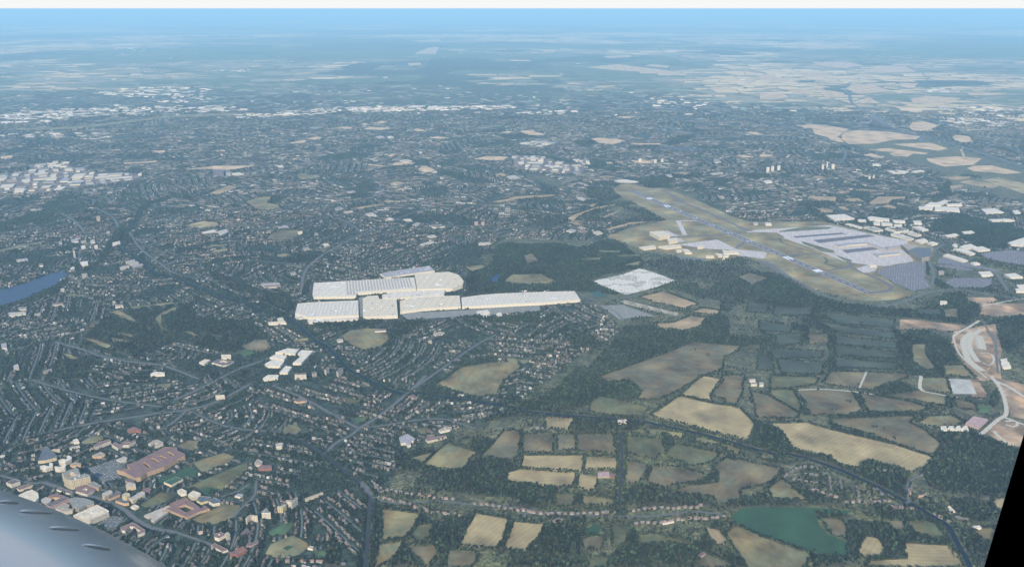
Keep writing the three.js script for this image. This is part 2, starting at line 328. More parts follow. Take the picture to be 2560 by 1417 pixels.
    [1,[553,-2901,585,-2911,602,-2838,557,-2777,545,-2797]],
    [1,[698,-2653,716,-2626,697,-2564,588,-2538,575,-2564,662,-2590]],
    [1,[428,-2556,475,-2653,477,-2700,488,-2681,473,-2608]],
    [1,[852,-2538,933,-2626,936,-2608,843,-2505]],
    [1,[665,-2424,755,-2472,843,-2505,838,-2472,936,-2464,923,-2424,730,-2408]],
    [1,[203,-2488,233,-2480,225,-2428,198,-2424]],
    [1,[604,-2303,650,-2325,670,-2303,640,-2281]],
    [1,[590,-2185,640,-2178,686,-2114,689,-2095,636,-2095]],
    [1,[1140,-3475,1200,-3461,1177,-3403,1119,-3362]],
    [1,[-419,-2758,-278,-2797,-283,-2738,-311,-2681,-266,-2653,-200,-2635,-164,-2653,-120,-2728,0,-2700,28,-2700,4,-2599,58,-2564,94,-2556,90,-2440,-31,-2472,-164,-2488,-254,-2513,-327,-2573,-290,-2608,-406,-2653]],
    [1,[-136,-2901,-85,-2869,-65,-2838,-111,-2738,-151,-2777,-148,-2828]],
    [1,[30,-2933,45,-2922,35,-2738,21,-2719]],
    [1,[-458,-2448,-420,-2400,-394,-2219,-396,-2103,-412,-2103]],
    [1,[-402,-2219,-378,-2219,-378,-2192,-399,-2198]],
    [1,[-292,-2362,-259,-2370,-250,-2318,-287,-2310,-306,-2260,-328,-2239,-305,-2288]],
    [1,[-251,-2332,-119,-2370,-129,-2310,-152,-2205,-190,-2178,-222,-2178,-248,-2253]],
    [1,[-358,-2103,-342,-2159,-323,-2198,-273,-2139,-242,-2103]],
    [1,[-129,-2393,-115,-2377,-129,-2318]],
    [1,[-13,-2347,8,-2332,-24,-2185,-52,-2185,-29,-2226]],
    [1,[-220,-2205,-190,-2178,-188,-2095,-238,-2095]],
    [1,[-72,-3229,113,-3165,110,-3081,15,-3057,-63,-3022,-139,-2966,-90,-3057,15,-3104]],
    [1,[-550,-2219,-528,-2226,-488,-2103,-534,-2103]],
    [0.9,[1886,-2738,1846,-2787,1763,-2869,1745,-2912,1742,-2966,1679,-2901,1570,-2797,1489,-2729,1431,-2654,1395,-2626,1416,-2591,1384,-2530,1426,-2497,1528,-2472,1625,-2488,1739,-2488]],
    [0.9,[1201,-2663,1254,-2700,1288,-2681,1348,-2644,1360,-2608,1291,-2472,1247,-2472,1218,-2530,1188,-2591]],
    [0.9,[957,-2977,1013,-2977,1007,-2838,1011,-2787,1136,-2729,1193,-2654,1174,-2591,1134,-2644,1004,-2748,912,-2797]],
    [0.9,[1042,-2332,1096,-2332,1117,-2310,1165,-2318,1175,-2226,1152,-2146,1068,-2140,1098,-2185,1100,-2240,1074,-2254,1017,-2179,1004,-2114,858,-2096,872,-2159,971,-2153,1006,-2226,1028,-2296]],
    [0.9,[1355,-2246,1394,-2260,1436,-2246,1408,-2179,1349,-2096,1328,-2146]],
    [0.9,[1382,-2362,1439,-2332,1510,-2325,1555,-2393,1542,-2432,1466,-2472,1400,-2424]],
    [0.9,[957,-2378,995,-2378,1043,-2347,971,-2332]],
    [0.9,[949,-2393,1054,-2378,1071,-2355,978,-2355]],
    [0.9,[1157,-2432,1193,-2448,1246,-2408,1230,-2332,1162,-2340]],
    [0.9,[1207,-2318,1231,-2325,1239,-2260,1216,-2226,1200,-2282]],
    [0.9,[1176,-2236,1270,-2240,1311,-2233,1290,-2206,1170,-2212]],
    [0.9,[933,-2522,1004,-2505,1071,-2424,959,-2424]],
    [0.9,[1198,-3069,1263,-3057,1456,-3093,1583,-3093,1631,-3069,1568,-3046,1441,-3057,1250,-3022]],
    [0.9,[1782,-3242,1810,-3254,1776,-3129,1733,-3117]],
    [0.9,[1520,-3321,1663,-3376,1702,-3348,1516,-3242]],
    [0.9,[1668,-3334,1706,-3294,1550,-3216,1505,-3254]],
    [0.9,[1998,-3294,2039,-3307,1988,-3203,1916,-3129]],
    [0.9,[1168,-3294,1171,-3216,1172,-3069,1142,-3057]],
    [0.9,[1324,-3229,1362,-3229,1334,-3166,1273,-3178]],
    [0.9,[1426,-3294,1428,-3242,1402,-3104,1381,-3104]],
    [0.9,[1594,-2912,1690,-2944,1679,-2901,1569,-2818]],
    [0.9,[881,-2738,977,-2738,988,-2681,896,-2691]],
    [0.9,[1210,-3011,1234,-2977,1406,-2848,1392,-2828,1206,-2955]],
    [0.9,[1473,-2912,1493,-2912,1469,-2869,1459,-2880]],
    [0.9,[866,-2318,760,-2296,747,-2246]],
    [0.85,[1496,-4988,1586,-4962,1643,-4695,1696,-4517,1808,-4412,2020,-4311,2130,-4291,2311,-4412,2412,-4582,2523,-4582,2511,-4371,2398,-4177,2294,-4085,2079,-4177,1972,-4195,1652,-4272,1574,-4252,1528,-4311,1440,-4412,1350,-4454]],
    [0.85,[2423,-4103,2604,-4214,2700,-4214,2480,-3831,2310,-3737,2286,-3799]],
    [0.85,[1968,-3997,2054,-3997,2102,-3831,2012,-3589,1933,-3575,1884,-3452,1995,-3425,1723,-3452,1737,-3547,1828,-3799,1896,-3929]],
    [0.85,[3117,-6216,3608,-6140,3657,-5993,3681,-5921,3583,-5750,3445,-5716,3280,-5524,3108,-5524,3122,-5684,3067,-5957]],
    [0.85,[1569,-3997,1588,-3963,1419,-3506,1382,-3478]],
    [0.85,[1574,-4252,1619,-4177,1556,-4121,1606,-3963,1557,-3963,1501,-4014,1468,-4121]],
    [0.85,[2484,-4886,2511,-4789,2523,-4695,2444,-4650,2438,-4789]],
    [0.85,[1422,-3980,1454,-3946,1404,-3831,1361,-3768]],
    [0.85,[1418,-4103,1500,-4050,1454,-3963,1391,-3997]],
    [0.85,[2650,-5315,2703,-5344,2488,-4911,2489,-4962]],
    [0.85,[1225,-3997,1279,-3929,1248,-3799,1176,-3633,1163,-3768]],
    [0.85,[1890,-4032,1919,-3997,1723,-3452,1708,-3506,1856,-3880]],
    [0.8,[3167,-6301,3342,-6504,3518,-6539,3477,-6334,3416,-6140,3774,-6018,3621,-5754,3125,-5754,3168,-5899,3014,-5988,3092,-6172]],
    [0.8,[2320,-6949,2638,-6988,2617,-6832,2441,-6757,2338,-6794]],
    [0.8,[2856,-6683,3149,-6794,3215,-6646,3304,-6610,3246,-6504,2944,-6504,2790,-6557]],
    [0.8,[3114,-6988,3217,-7069,3267,-6988,3182,-6910]],
    [0.8,[2338,-6794,2429,-6720,2416,-6610,2356,-6504,2420,-6504,2407,-6334,2310,-6367]],
    [0.8,[4150,-8034,4336,-8192,4468,-8086,4364,-8034]],
    [0.8,[4288,-7831,4284,-7592,4186,-7545]],
    [0.8,[3930,-7734,4028,-7782,3832,-7454,3800,-7278,3470,-6949,3510,-7110]],
    [0.7,[1175,-7683,1274,-7943,1486,-8052,1479,-7837,1375,-7583,1196,-7559]],
    [0.7,[614,-7438,694,-7583,902,-7534,925,-7163,801,-6948,639,-7163]],
    [0.7,[1754,-10106,2021,-10735,2274,-10851,2068,-10278,1841,-10021]],
    [0.7,[2135,-8221,2403,-8279,2490,-8108,2260,-7943]],
    [0.7,[58,-6096,262,-6441,414,-6478,416,-6230,264,-6096]],
    [0.7,[479,-6441,679,-6441,698,-6299,629,-6264]],
    [0.7,[879,-6784,1043,-6705,1154,-6334,1080,-6334]],
    [0.7,[661,-6096,800,-6334,975,-6405,1129,-6334,1023,-6282,874,-6264]],
    [0.7,[546,-6666,734,-6824,796,-6824,707,-6552,529,-6441]],
    [0.7,[1495,-8164,1821,-8279,1826,-8052,1507,-7998]],
    [0.7,[1324,-9938,1677,-10021,1688,-9857,1328,-9776]],
    [0.7,[724,-10366,1002,-10548,988,-10106,796,-9938]],
    [0.7,[-2293,-6824,-2247,-6906,-2172,-6744,-2221,-6705]],
    [0.7,[-2821,-7207,-2763,-7252,-2697,-7119,-2755,-7075]],
    [0.7,[-2063,-6948,-2023,-7207,-1956,-7163,-1933,-6865]],
    [0.7,[-3747,-9071,-3484,-9141,-3424,-9037,-3695,-8969]],
    [0.7,[-2514,-8052,-2260,-8108,-2259,-8025]],
    [0.7,[-3857,-7275,-3600,-7207,-3577,-7119,-3764,-7163]],
    [0.6,[-2005,-7163,-1906,-7207,-1888,-6990,-1935,-7032]],
    [0.6,[-1326,-6824,-1252,-6906,-1046,-6906,-1268,-6744]],
    [0.6,[-31,-7075,88,-7163,368,-7230,363,-7119,86,-6948]],
    [0.6,[-390,-12760,-6,-12894,247,-12629,-163,-12500]],
    [0.6,[-212,-10929,133,-11028,346,-10735,-5,-10548]],
  ],
  water: [
    [-2989,-4495,-2898,-4649,-2820,-4765,-2776,-4962,-2735,-5013,-2658,-4949,-2631,-4718,-2666,-4582,-2699,-4453,-2747,-4381,-2831,-4233],
    [-144,-4825,-96,-4962,-62,-4936,-93,-4777],
    [1187,-10783,1287,-10831,1342,-10716,1237,-10622],
    [1746,-9980,1970,-9897,2186,-9737,2162,-9682,1939,-9737,1753,-9873],
    [-4862,-16166,-4654,-15857,-4675,-15657],
    [4091,-10954,4220,-11242,4493,-11544,4482,-11441,4314,-11242,4122,-10862],
    [5049,-10771,5060,-10681,4954,-10420,4885,-10378],
  ],
  canal: [-2821,-7207,-2870,-7141,-2938,-7032,-2962,-6865,-2932,-6705,-2843,-6405,-2783,-6162,-2763,-5968,-2694,-5754,-2778,-5992,-2687,-5750,-2582,-5524,-2456,-5373,-2232,-5092,-2165,-5000,-1971,-4861,-1767,-4672,-1549,-4495,-1417,-4391,-1291,-4271,-1197,-4195,-1259,-4281,-1148,-4176,-1061,-4049,-990,-3929,-924,-3846,-852,-3752,-783,-3632,-736,-3532,-662,-3451,-566,-3347,-485,-3285,-430,-3261,-413,-3268,-316,-3242,-204,-3209,-93,-3172,42,-3122,32,-3110,164,-3075,294,-3051,406,-3028,499,-3017,575,-2977,688,-2922,776,-2869,860,-2807,922,-2767,985,-2738,955,-2778,1025,-2738,1082,-2695,1134,-2644,1184,-2582,1220,-2534,1250,-2480,1281,-2440,1303,-2401,1324,-2355,1345,-2310,1337,-2260,1326,-2206,1320,-2153,1306,-2096],
  roads: [
    [16,0,[-374,-3446,-439,-3254,-533,-3034,-583,-2955]],
    [14,0,[-1014,-3348,-847,-3216,-689,-3057,-589,-2960]],
    [12,0,[-583,-2955,-499,-2977,-376,-3022,-272,-3034,-138,-2955]],
    [14,0,[-583,-2955,-596,-2911,-647,-2838,-670,-2758]],
    [18,2,[-940,-2901,-777,-2848,-666,-2738,-569,-2626,-488,-2530,-454,-2456]],
    [30,0,[-512,-2564,-488,-2530,-463,-2480]],
    [15,2,[-461,-2456,-449,-2354,-436,-2246,-418,-2083]],
    [11,0,[-457,-2472,-377,-2432,-249,-2448,-117,-2424,12,-2408,89,-2385]],
    [11,0,[25,-2377,152,-2370,320,-2358,448,-2362,579,-2385,661,-2370]],
    [10,2,[407,-2922,392,-2738,367,-2573,346,-2432,350,-2362]],
    [10,0,[1106,-2448,1174,-2444,1227,-2424,1283,-2444,1364,-2488]],
    [9,0,[1285,-2448,1328,-2556,1387,-2608]],
    [18,0,[-1576,-2564,-1456,-2505,-1328,-2456,-1246,-2408,-1178,-2347,-1103,-2296,-1025,-2274]],
    [16,0,[-1766,-2911,-1604,-3000,-1425,-3069,-1289,-3116,-1215,-3165,-1109,-3362]],
    [12,0,[-1289,-3116,-1312,-2977,-1340,-2944]],
    [12,0,[-1280,-3104,-1077,-2966,-871,-2922]],
    [13,0,[-1746,-2608,-1603,-2556,-1576,-2564]],
    [12,0,[-1485,-2564,-1419,-2538,-1302,-2496]],
    [12,0,[-1025,-2274,-926,-2226,-782,-2146]],
    [12,0,[-2062,-3403,-1852,-3294,-1633,-3203,-1400,-3141]],
    [10,0,[-863,-2573,-843,-2472,-864,-2408,-875,-2347]],
    [10,0,[-949,-2472,-900,-2513,-881,-2556]],
    [16,0,[-2184,-3846,-2014,-3752,-1851,-3647,-1720,-3603,-1563,-3560,-1346,-3411]],
    [16,2,[-1720,-3632,-1672,-3783,-1597,-3879]],
    [16,0,[-1068,-3691,-1214,-3505,-1310,-3310,-1375,-3205]],
    [15,0,[-2467,-4987,-2286,-5039,-2166,-5119,-2088,-5329,-1967,-5257]],
    [14,0,[-2640,-5555,-2471,-5587,-2362,-5851,-2148,-5992,-1695,-6140]],
    [14,0,[-2743,-5992,-2462,-5524,-2176,-5146,-1998,-4936,-1846,-4861,-1597,-4765]],
    [12,0,[-3616,-5921,-3421,-6102,-3214,-6294]],
    [13,0,[-3375,-5493,-3220,-5716]],
    [13,0,[-2866,-5524,-2690,-5173,-2623,-5146]],
    [16,0,[-1186,-4582,-1258,-5119,-1161,-5619,-1028,-5992,-979,-6140]],
    [13,0,[-428,-3285,-164,-3814,-78,-3945]],
    [13,0,[-1588,-5229,-1417,-5173,-1258,-5119]],
    [14,0,[-435,-5524,-200,-5886,202,-6066]],
    [17,0,[-1847,-6162,-1708,-6247,-1487,-6352,-1201,-6608,-964,-6441,-736,-6264,-323,-6146,202,-6047]],
    [15,0,[-1336,-6423,-1166,-6162,-1064,-5936]],
    [15,0,[-979,-5936,-839,-6441,-652,-6784]],
    [14,0,[-899,-6031,-740,-6299]],
    [14,0,[-2435,-8279,-1789,-8221,-1680,-8902]],
    [14,0,[-1322,-8052,-1179,-7633,-1180,-7252]],
    [16,0,[-721,-8518,-540,-8397,-306,-8457,55,-9393]],
    [14,0,[-814,-9106,-341,-8518]],
    [14,0,[-235,-6906,-4,-6865,230,-6948]],
    [20,0,[-3625,-5936,-3477,-6096,-3343,-6478]],
    [18,0,[-3497,-6552,-3273,-6299,-3066,-5999]],
    [16,0,[-3358,-6784,-3058,-6441,-2858,-6096]],
    [16,0,[-3882,-7344,-3382,-6990]],
    [16,0,[-3852,-7438,-3301,-7054]],
    [16,0,[-2767,-6162,-2643,-6405,-2398,-6666,-2099,-6824]],
    [14,0,[-2938,-6784,-2657,-6906,-2437,-7344,-2319,-7943]],
    [60,0,[5518,-13599,5397,-13055,5188,-12313,5074,-11242,5151,-10549,5180,-9857,5154,-8644,5148,-8384]],
    [34,0,[3476,-12551,3744,-11916,3779,-10954,3884,-10171,3958,-9560,4162,-8888,4281,-8469,4417,-8138,4695,-7831]],
    [26,0,[3742,-10012,3769,-9857,3592,-9280,3361,-8826]],
    [34,0,[5993,-12673,5924,-11341,5631,-9489]],
    [70,0,[6599,-17507,6221,-16220,5732,-14765,5543,-13830,5428,-13135,5198,-12267,5069,-11712]],
    [50,0,[6535,-17279,7283,-19010,7765,-19568]],
    [40,0,[5862,-15019,6620,-16220,7485,-17279,8094,-17742,9662,-20468]],
    [40,0,[10552,-22918,9361,-19568,9544,-19010]],
    [40,0,[2966,-13386,3454,-12694,3692,-11891,3755,-11338]],
    [20,0,[79,-8518,394,-8279,689,-7998]],
    [18,0,[950,-8052,1134,-8279,1472,-8279]],
    [22,0,[1554,-5258,1631,-4937,1673,-4789,1735,-4550,1820,-4443,1903,-4381,1992,-4371,2148,-4454,2327,-4594,2500,-4650,2634,-4582,2838,-4454]],
    [18,0,[2413,-4718,2557,-5013,2634,-5229,2812,-5524,2938,-5651]],
    [18,0,[2920,-4988,2857,-4789,2797,-4627]],
    [14,1,[2385,-4140,2289,-4050,2205,-3980,2141,-3912]],
    [12,0,[2398,-4140,2352,-3980,2303,-3831,2226,-3677,2125,-3478]],
    [30,1,[2272,-3980,2179,-3880,2111,-3737,2069,-3604,2071,-3499]],
    [26,1,[2333,-4014,2261,-3946,2187,-3847,2137,-3737,2103,-3604]],
    [40,1,[2270,-3929,2232,-3831,2197,-3752]],
    [9,1,[2141,-3912,2072,-3722,2054,-3618,2048,-3425]],
    [9,1,[2167,-3707,2208,-3707,2191,-3633,2131,-3561,2118,-3589]],
    [10,1,[2511,-4371,2613,-4412,2812,-4496]],
    [9,1,[1748,-3399,1707,-3298,1738,-3274,1827,-3226]],
    [8,1,[1553,-3485,1453,-3310]],
    [16,1,[2078,-3446,2051,-3321,1937,-3069,1892,-3034,1750,-2901]],
    [14,1,[1817,-2933,1813,-2869,1827,-2823]],
    [18,1,[2071,-3389,2093,-3334,2103,-3242,2121,-3178]],
    [12,1,[1914,-3057,1960,-2988,1979,-2933]],
    [12,1,[1905,-3011,1948,-3022,1939,-2988,1906,-2966,1893,-2988]],
    [9,1,[1198,-3301,1307,-3307,1412,-3287,1500,-3254]],
    [14,1,[1712,-3294,1715,-3321,1775,-3446]],
    [14,0,[378,-4582,451,-4474,590,-4495,708,-4560]],
    [14,0,[43,-4391,367,-4432,457,-4391,535,-4252]],
    [11,0,[472,-4412,539,-4291,573,-4139]],
  ],
  rural: [
    [-418,-2479,-388,-2773,-62,-3061,16,-3168,375,-3770,551,-3980,468,-4338,357,-4574,452,-4914,-310,-4914,-82,-5754,770,-5754,875,-5350,1476,-4914,2199,-4403,2598,-4683,3801,-4835,1745,-1958,-409,-1958,-450,-2431],
    [3913,-12099,5084,-12322,5084,-10493,5110,-8567,5622,-7384,5332,-6978,4257,-7056,3956,-7524,4168,-8346,3971,-9864,3835,-10662],
    [905,-7559,1292,-7650,1527,-7384,1733,-6408,1892,-6216,2276,-6216,2422,-5977,2882,-5350,3540,-5168,3332,-4835,2526,-4539,1983,-4403,1476,-4914,824,-5350,798,-6753],
    [0,-8346,549,-7299,380,-8135],
  ],
  airfield: [890,-7510,994,-7734,1139,-7708,1196,-7559,1376,-7534,1429,-7344,1580,-6906,1690,-6441,1778,-6299,1922,-6230,1847,-6268,2321,-6308,2382,-6220,2531,-5985,2739,-5733,2846,-5635,2711,-5344,2611,-5229,2520,-5201,2208,-4988,2209,-4742,2239,-4582,2213,-4539,2089,-4475,1937,-4449,1839,-4496,1727,-4627,1638,-4962,1570,-5258,1561,-5146,1520,-5344,1224,-5229,845,-5540,663,-5851,832,-6064,1162,-6334,1066,-6744,925,-7163,886,-7391],
  aprons: [
    [1728,-6029,2342,-6178,2522,-5939,2722,-5733,2614,-5524,2533,-5229,2300,-5119,2210,-5146,2131,-5201,2086,-5403,1904,-5817,1885,-5957,1713,-5975],
    [1118,-5635,1416,-5766,1489,-5524,1398,-5502,1273,-5534],
    [980,-5992,1116,-6011,1170,-5869,1002,-5800],
    [1071,-5800,1166,-5800,1184,-5716,1082,-5667],
    [1417,-5587,1498,-5509,1663,-5426,1608,-5286,1460,-5358],
    [2110,-5066,2210,-5146,2256,-5106,2204,-5013,2121,-4975],
  ],
  islands: [
    [1904,-5993,2147,-6140,2340,-6121,2293,-6066,1916,-5971],
    [1986,-5723,2120,-5478,2103,-5418,2032,-5457,1972,-5651],
    [2091,-5373,2152,-5258,2136,-5215,2100,-5243],
  ],
  stands: [
    [2072,-5750,2517,-5904,2540,-5852,2087,-5667],
    [2175,-5494,2427,-5571,2427,-5509,2180,-5418],
    [1967,-5852,2344,-5957,2366,-5921,1971,-5810],
  ],
  runway: [1045,-7436,2001,-4596],
  keys: [1163,-7119,1860,-5021],
  pairs: [1254,-6824,1764,-5300],
  taxi: [
    [26,0,[1086,-7462,1266,-7448,1333,-7391,1410,-6948,1521,-6628,1614,-6299,1696,-6015]],
    [40,1,[1898,-5824,2004,-5571,2110,-5229]],
    [26,0,[2131,-5201,2092,-5119,2039,-5079,1914,-5026]],
    [26,0,[2090,-5092,2123,-4962,2157,-4862,2173,-4707,2142,-4650,2079,-4616,2000,-4594]],
    [30,1,[1676,-5974,1842,-6029,2092,-6102]],
    [26,0,[948,-5783,1271,-5851,1500,-5904,1676,-5974]],
    [34,1,[1246,-6299,1217,-5890]],
    [22,1,[1224,-6309,1390,-6323]],
    [22,0,[1618,-5750,1489,-5540]],
    [30,1,[1448,-5509,1662,-5423]],
    [24,0,[1217,-6865,1392,-6948]],
    [20,0,[1745,-5315,1876,-5403,2008,-5388]],
    [14,2,[1861,-5800,1839,-5684,1983,-5433]],
    [14,2,[1999,-5315,1994,-5243,1958,-5174,2029,-5092]],
    [24,0,[1600,-5229,1667,-4765]],
  ],
  carparks: [
    [2201,-4988,2302,-5106,2512,-5201,2611,-5229,2489,-4962,2447,-4886,2395,-4695,2266,-4627,2226,-4765],
    [2499,-4765,2610,-4874,2831,-4862,2767,-4742,2687,-4684,2517,-4684],
    [2716,-5286,2788,-5338,2971,-5013,2924,-4995,2766,-5146,2666,-5179],
    [2640,-5141,2766,-5146,2816,-5019,2748,-5034,2630,-5087],
    [3045,-5403,3272,-5494,3441,-5433,3243,-5092,3073,-5201,3031,-5315],
    [-1473,-2653,-1404,-2719,-1348,-2709,-1358,-2635,-1325,-2590,-1377,-2564],
    [-1282,-2318,-1256,-2362,-1215,-2354,-1213,-2303,-1240,-2288],
    [1052,-5358,1236,-5286,1209,-5229,1065,-5257],
    [-583,-4252,-203,-4311,151,-4412,147,-4291,-179,-4214,-540,-4158],
    [-845,-4495,-825,-4538,-770,-4204,-789,-4204],
    [475,-4371,591,-4391,748,-4204,684,-4204,550,-4158],
  ],
  yard: [463,-4801,682,-4962,779,-5066,826,-5026,956,-4825,826,-4695,638,-4556],
  strip: [591,-4449,620,-4464,879,-4252,845,-4210,606,-4407],
  sportspad: [428,-4600,492,-4615,534,-4549,462,-4512],
  buildings: [
    ["factory_hall","factory","long pale factory hall with a corrugated grey middle roof beside the suburb",15,"white","white",[-1140.6,-4729.6,-738.5,-4813.4,-574.4,-4837.8,-538.9,-4625.7,-860.5,-4552.1,-857.3,-4493.5,-1086.6,-4482.7,-1105.3,-4536.8],[],0,"ridgebig",""],
    ["factory_hall","factory","broad cream factory hall with a rounded far end",19,"white","cream",[-578.7,-4899.4,-377.3,-4937.5,-314.2,-4874.4,-278.4,-4752.5,-281.7,-4682,-334.1,-4617.9,-532.1,-4602.1],[],0,"plant",""],
    ["factory_hall","factory","low lilac grey factory hall behind the cream one",10,"white","lilac",[-788.2,-4928.9,-682.9,-5005.9,-568,-5058.5,-511,-5098.6,-467.6,-4992.9,-557.3,-4954.3,-744.4,-4853.9],[],0,"",""],
    ["factory_hall","factory","pale factory hall with a ribbed sawtooth roof by the canal",14,"white","white",[-1148.5,-4370.8,-1073.3,-4391.3,-833,-4422.4,-789.4,-4184.3,-1040.5,-4156.2,-1123.9,-4212.8],[],0,"saw",""],
    ["factory_hall","factory","square white factory hall with rooftop vents",17,"white","cream",[-812.4,-4445,-793.6,-4487.5,-735.3,-4498.2,-719.2,-4434.4,-627.6,-4445,-587,-4176,-762.4,-4157.2],[],0,"plant",""],
    ["factory_hall","factory","narrow white factory hall between the two long rows",12,"white","white",[-718.8,-4524,-664.3,-4578.9,-375.7,-4612.4,-375.7,-4519.7,-622.4,-4476.7,-706.2,-4459.8],[],0,"plant",""],
    ["factory_hall","factory","cream factory hall between the square hall and the ribbed hall",15,"white","cream",[-605.7,-4409,-534.9,-4472.1,-288.5,-4504.2,-271.4,-4323.4,-469.2,-4287.6,-582,-4238.8],[],0,"plant",""],
    ["factory_hall","factory","very long ribbed white factory hall reaching the dark sports pad",15,"white","white",[-277.1,-4466.8,-182.6,-4508.2,-81.9,-4536.2,153.5,-4564.4,225,-4571.6,350.3,-4578.7,370.5,-4432.8,139.3,-4379.5,42.7,-4366.3,-201.4,-4327.2,-264.6,-4320.8],[],0,"saw",""],
    ["factory_hall","factory","thin white factory shed along the dark trees",9,"white","white",[-1041.1,-4129.2,-795.5,-4170,-784.4,-4142.1,-1026.2,-4090.9],[],0,"",""],
    ["factory_hall","factory","small white factory gatehouse by the canal bank",9,"white","white",[-1129.4,-4242.2,-1066.2,-4217.2,-1053.7,-4173.7,-1096,-4147.6,-1117.6,-4179.4],[],0,"",""],
    ["works_shed","shed","small white works shed beside the long ribbed factory hall",7,"white","white",[-187.6,-4263.3,-129.8,-4290.7,-115.7,-4247.8,-169.7,-4217.1],[],0,"","works sheds by the long hall"],
    ["works_shed","shed","small white works shed beside the long ribbed factory hall",7,"white","white",[-153.6,-4217.1,-128.1,-4228.6,-117.7,-4198.1,-146.1,-4184.9],[],0,"","works sheds by the long hall"],
    ["works_shed","shed","small white works shed beside the long ribbed factory hall",7,"white","white",[-83,-4232.4,-57.4,-4247.8,-50.4,-4203.8,-75.9,-4190.6],[],0,"","works sheds by the long hall"],
    ["aircraft_hangar","hangar","large cream aircraft hangar on the pale apron by the runway",24,"cream","cream",[966,-5880.1,1068.3,-5919.1,1095.7,-5799.9,1012.6,-5738.6],[],0,"",""],
    ["aircraft_hangar","hangar","smaller cream hangar beside the large aircraft hangar",18,"cream","cream",[1059.9,-5714.5,1132.6,-5754.9,1130.2,-5681.4,1058.4,-5632.2],[],0,"",""],
    ["airport_building","building","low cream cargo shed nearest the large hangar",9,"cream","cream",[844.7,-5538,955.2,-5585.4,957.6,-5522.4,869.5,-5482.1],[],0,"",""],
    ["airport_building","building","long low cargo shed between hangar and old terminal",9,"cream","cream",[970.9,-5553.7,1125.5,-5607.8,1130.3,-5544.3,1019.2,-5497.6],[],0,"",""],
    ["airport_building","building","square cream cargo building by the curved access road",10,"cream","cream",[1074.9,-5466.2,1113.8,-5478.5,1111,-5441.8,1075.8,-5426.7],[],0,"",""],
    ["airport_building","building","stepped cream airport building on the curved road",10,"cream","cream",[1117.2,-5487.7,1158.7,-5478.5,1168.2,-5390.7,1121.5,-5390.7],[],0,"",""],
    ["airport_building","building","small cream building alone at the apron corner",9,"cream","cream",[1229.7,-5566.4,1279.3,-5585.4,1271.4,-5528.6,1228.7,-5513.1],[],0,"",""],
    ["airport_building","building","long white airside building facing the pale taxiway",9,"cream","cream",[1380.6,-5466.8,1476,-5418.2,1469.4,-5382.3,1369.9,-5379.4],[],0,"",""],
    ["airport_building","building","white airside shed below the long airside building",9,"cream","cream",[1313.4,-5385.3,1404.3,-5355.7,1382.9,-5306,1322.1,-5317.6],[],0,"",""],
    ["airport_building","building","small white office on the dark airport car park",8,"cream","cream",[1243.3,-5338.7,1297.8,-5332.8,1290.8,-5298,1238.5,-5298],[],0,"",""],
    ["terminal_pier","terminal","pale terminal pier reaching onto the apron between two dark stands",11,"cream","lilac",[2144.2,-5571.8,2199.4,-5610.1,2261.4,-5642.4,2404.5,-5665.2,2395.5,-5616.6,2254.3,-5578.2,2169.7,-5527.8],[],1,"",""],
    ["terminal_pier","terminal","diagonal terminal pier leading towards the tan terminal block",10,"cream","lilac",[2373.6,-5646.2,2408.1,-5652.7,2484.1,-5472.6,2453.9,-5439.1],[],1,"",""],
    ["terminal_pier","terminal","pale stub pier at the foot of the grey terminal block",10,"cream","lilac",[2341.9,-5382,2519.1,-5420.9,2521.3,-5379,2346.7,-5314.4],[],1,"",""],
    ["terminal_building","terminal","tan terminal block with two steps beside the apron",26,"tan","tan",[2583.6,-5538.4,2639.9,-5554.3,2683.6,-5522.7,2657.4,-5460.4,2573.3,-5420.6],[],1,"",""],
    ["multi_storey_car_park","car park","grey multi storey car park next to the tan terminal block",30,"tan","slate",[2565.2,-5384.9,2643.2,-5451.9,2737.8,-5445.8,2690.5,-5340.1,2631.3,-5232.5,2571.6,-5204.1],[],2,"",""],
    ["terminal_hall","terminal","long low lilac terminal hall behind the dark stands",14,"tan","lilac",[2474.3,-5529.3,2608.6,-5573.4,2608.7,-5535.5,2480.9,-5485.7],[],0,"",""],
    ["service_building","building","small pale service sheds by the purple car park",7,"cream","cream",[2204.6,-5133.5,2258.4,-5133.5,2249.2,-5101,2205,-5095.7],[],0,"",""],
    ["radar_building","building","small round tan building beside the purple car parks",12,"tan","tan",[2566.9,-4973.8,2595.4,-4994.4,2602.8,-4973.8,2578.6,-4927.8,2549,-4927.8],[],0,"",""],
    ["white_barn","barn","white barn alone in the trees south of the runway road",9,"white","white",[2322.1,-4431.3,2358.5,-4427.1,2339.9,-4385.8,2301.9,-4385.8],[],0,"",""],
    ["site_building","building","white building beside the earthworks road",9,"white","white",[2206.1,-3611,2244.8,-3625.5,2223.9,-3582.3,2192.3,-3575.1],[],0,"","white buildings by the earthworks"],
    ["site_building","building","white building beside the earthworks road",9,"white","white",[2185.7,-3568,2229.5,-3582.3,2209.6,-3526,2163.7,-3512.1],[],0,"","white buildings by the earthworks"],
    ["warehouse","warehouse","white warehouse with a notched corner beside the flats",10,"white","white",[-980.1,-3565.1,-961.6,-3651.9,-985.6,-3681.7,-977.3,-3719.5,-921,-3711.9,-927.6,-3651.9,-941.4,-3565.1],[],0,"",""],
    ["warehouse","warehouse","square white warehouse at the edge of the estate by the school",10,"white","white",[-1102.9,-3558,-1076.5,-3615.3,-1022.5,-3579.3,-1026.6,-3530,-1082.6,-3534.2],[],0,"",""],
    ["warehouse","warehouse","white warehouse behind the square one in the canal estate",10,"white","white",[-1101.2,-3634.2,-1080.6,-3674.2,-1024.8,-3644.5,-1029,-3605.1],[],0,"",""],
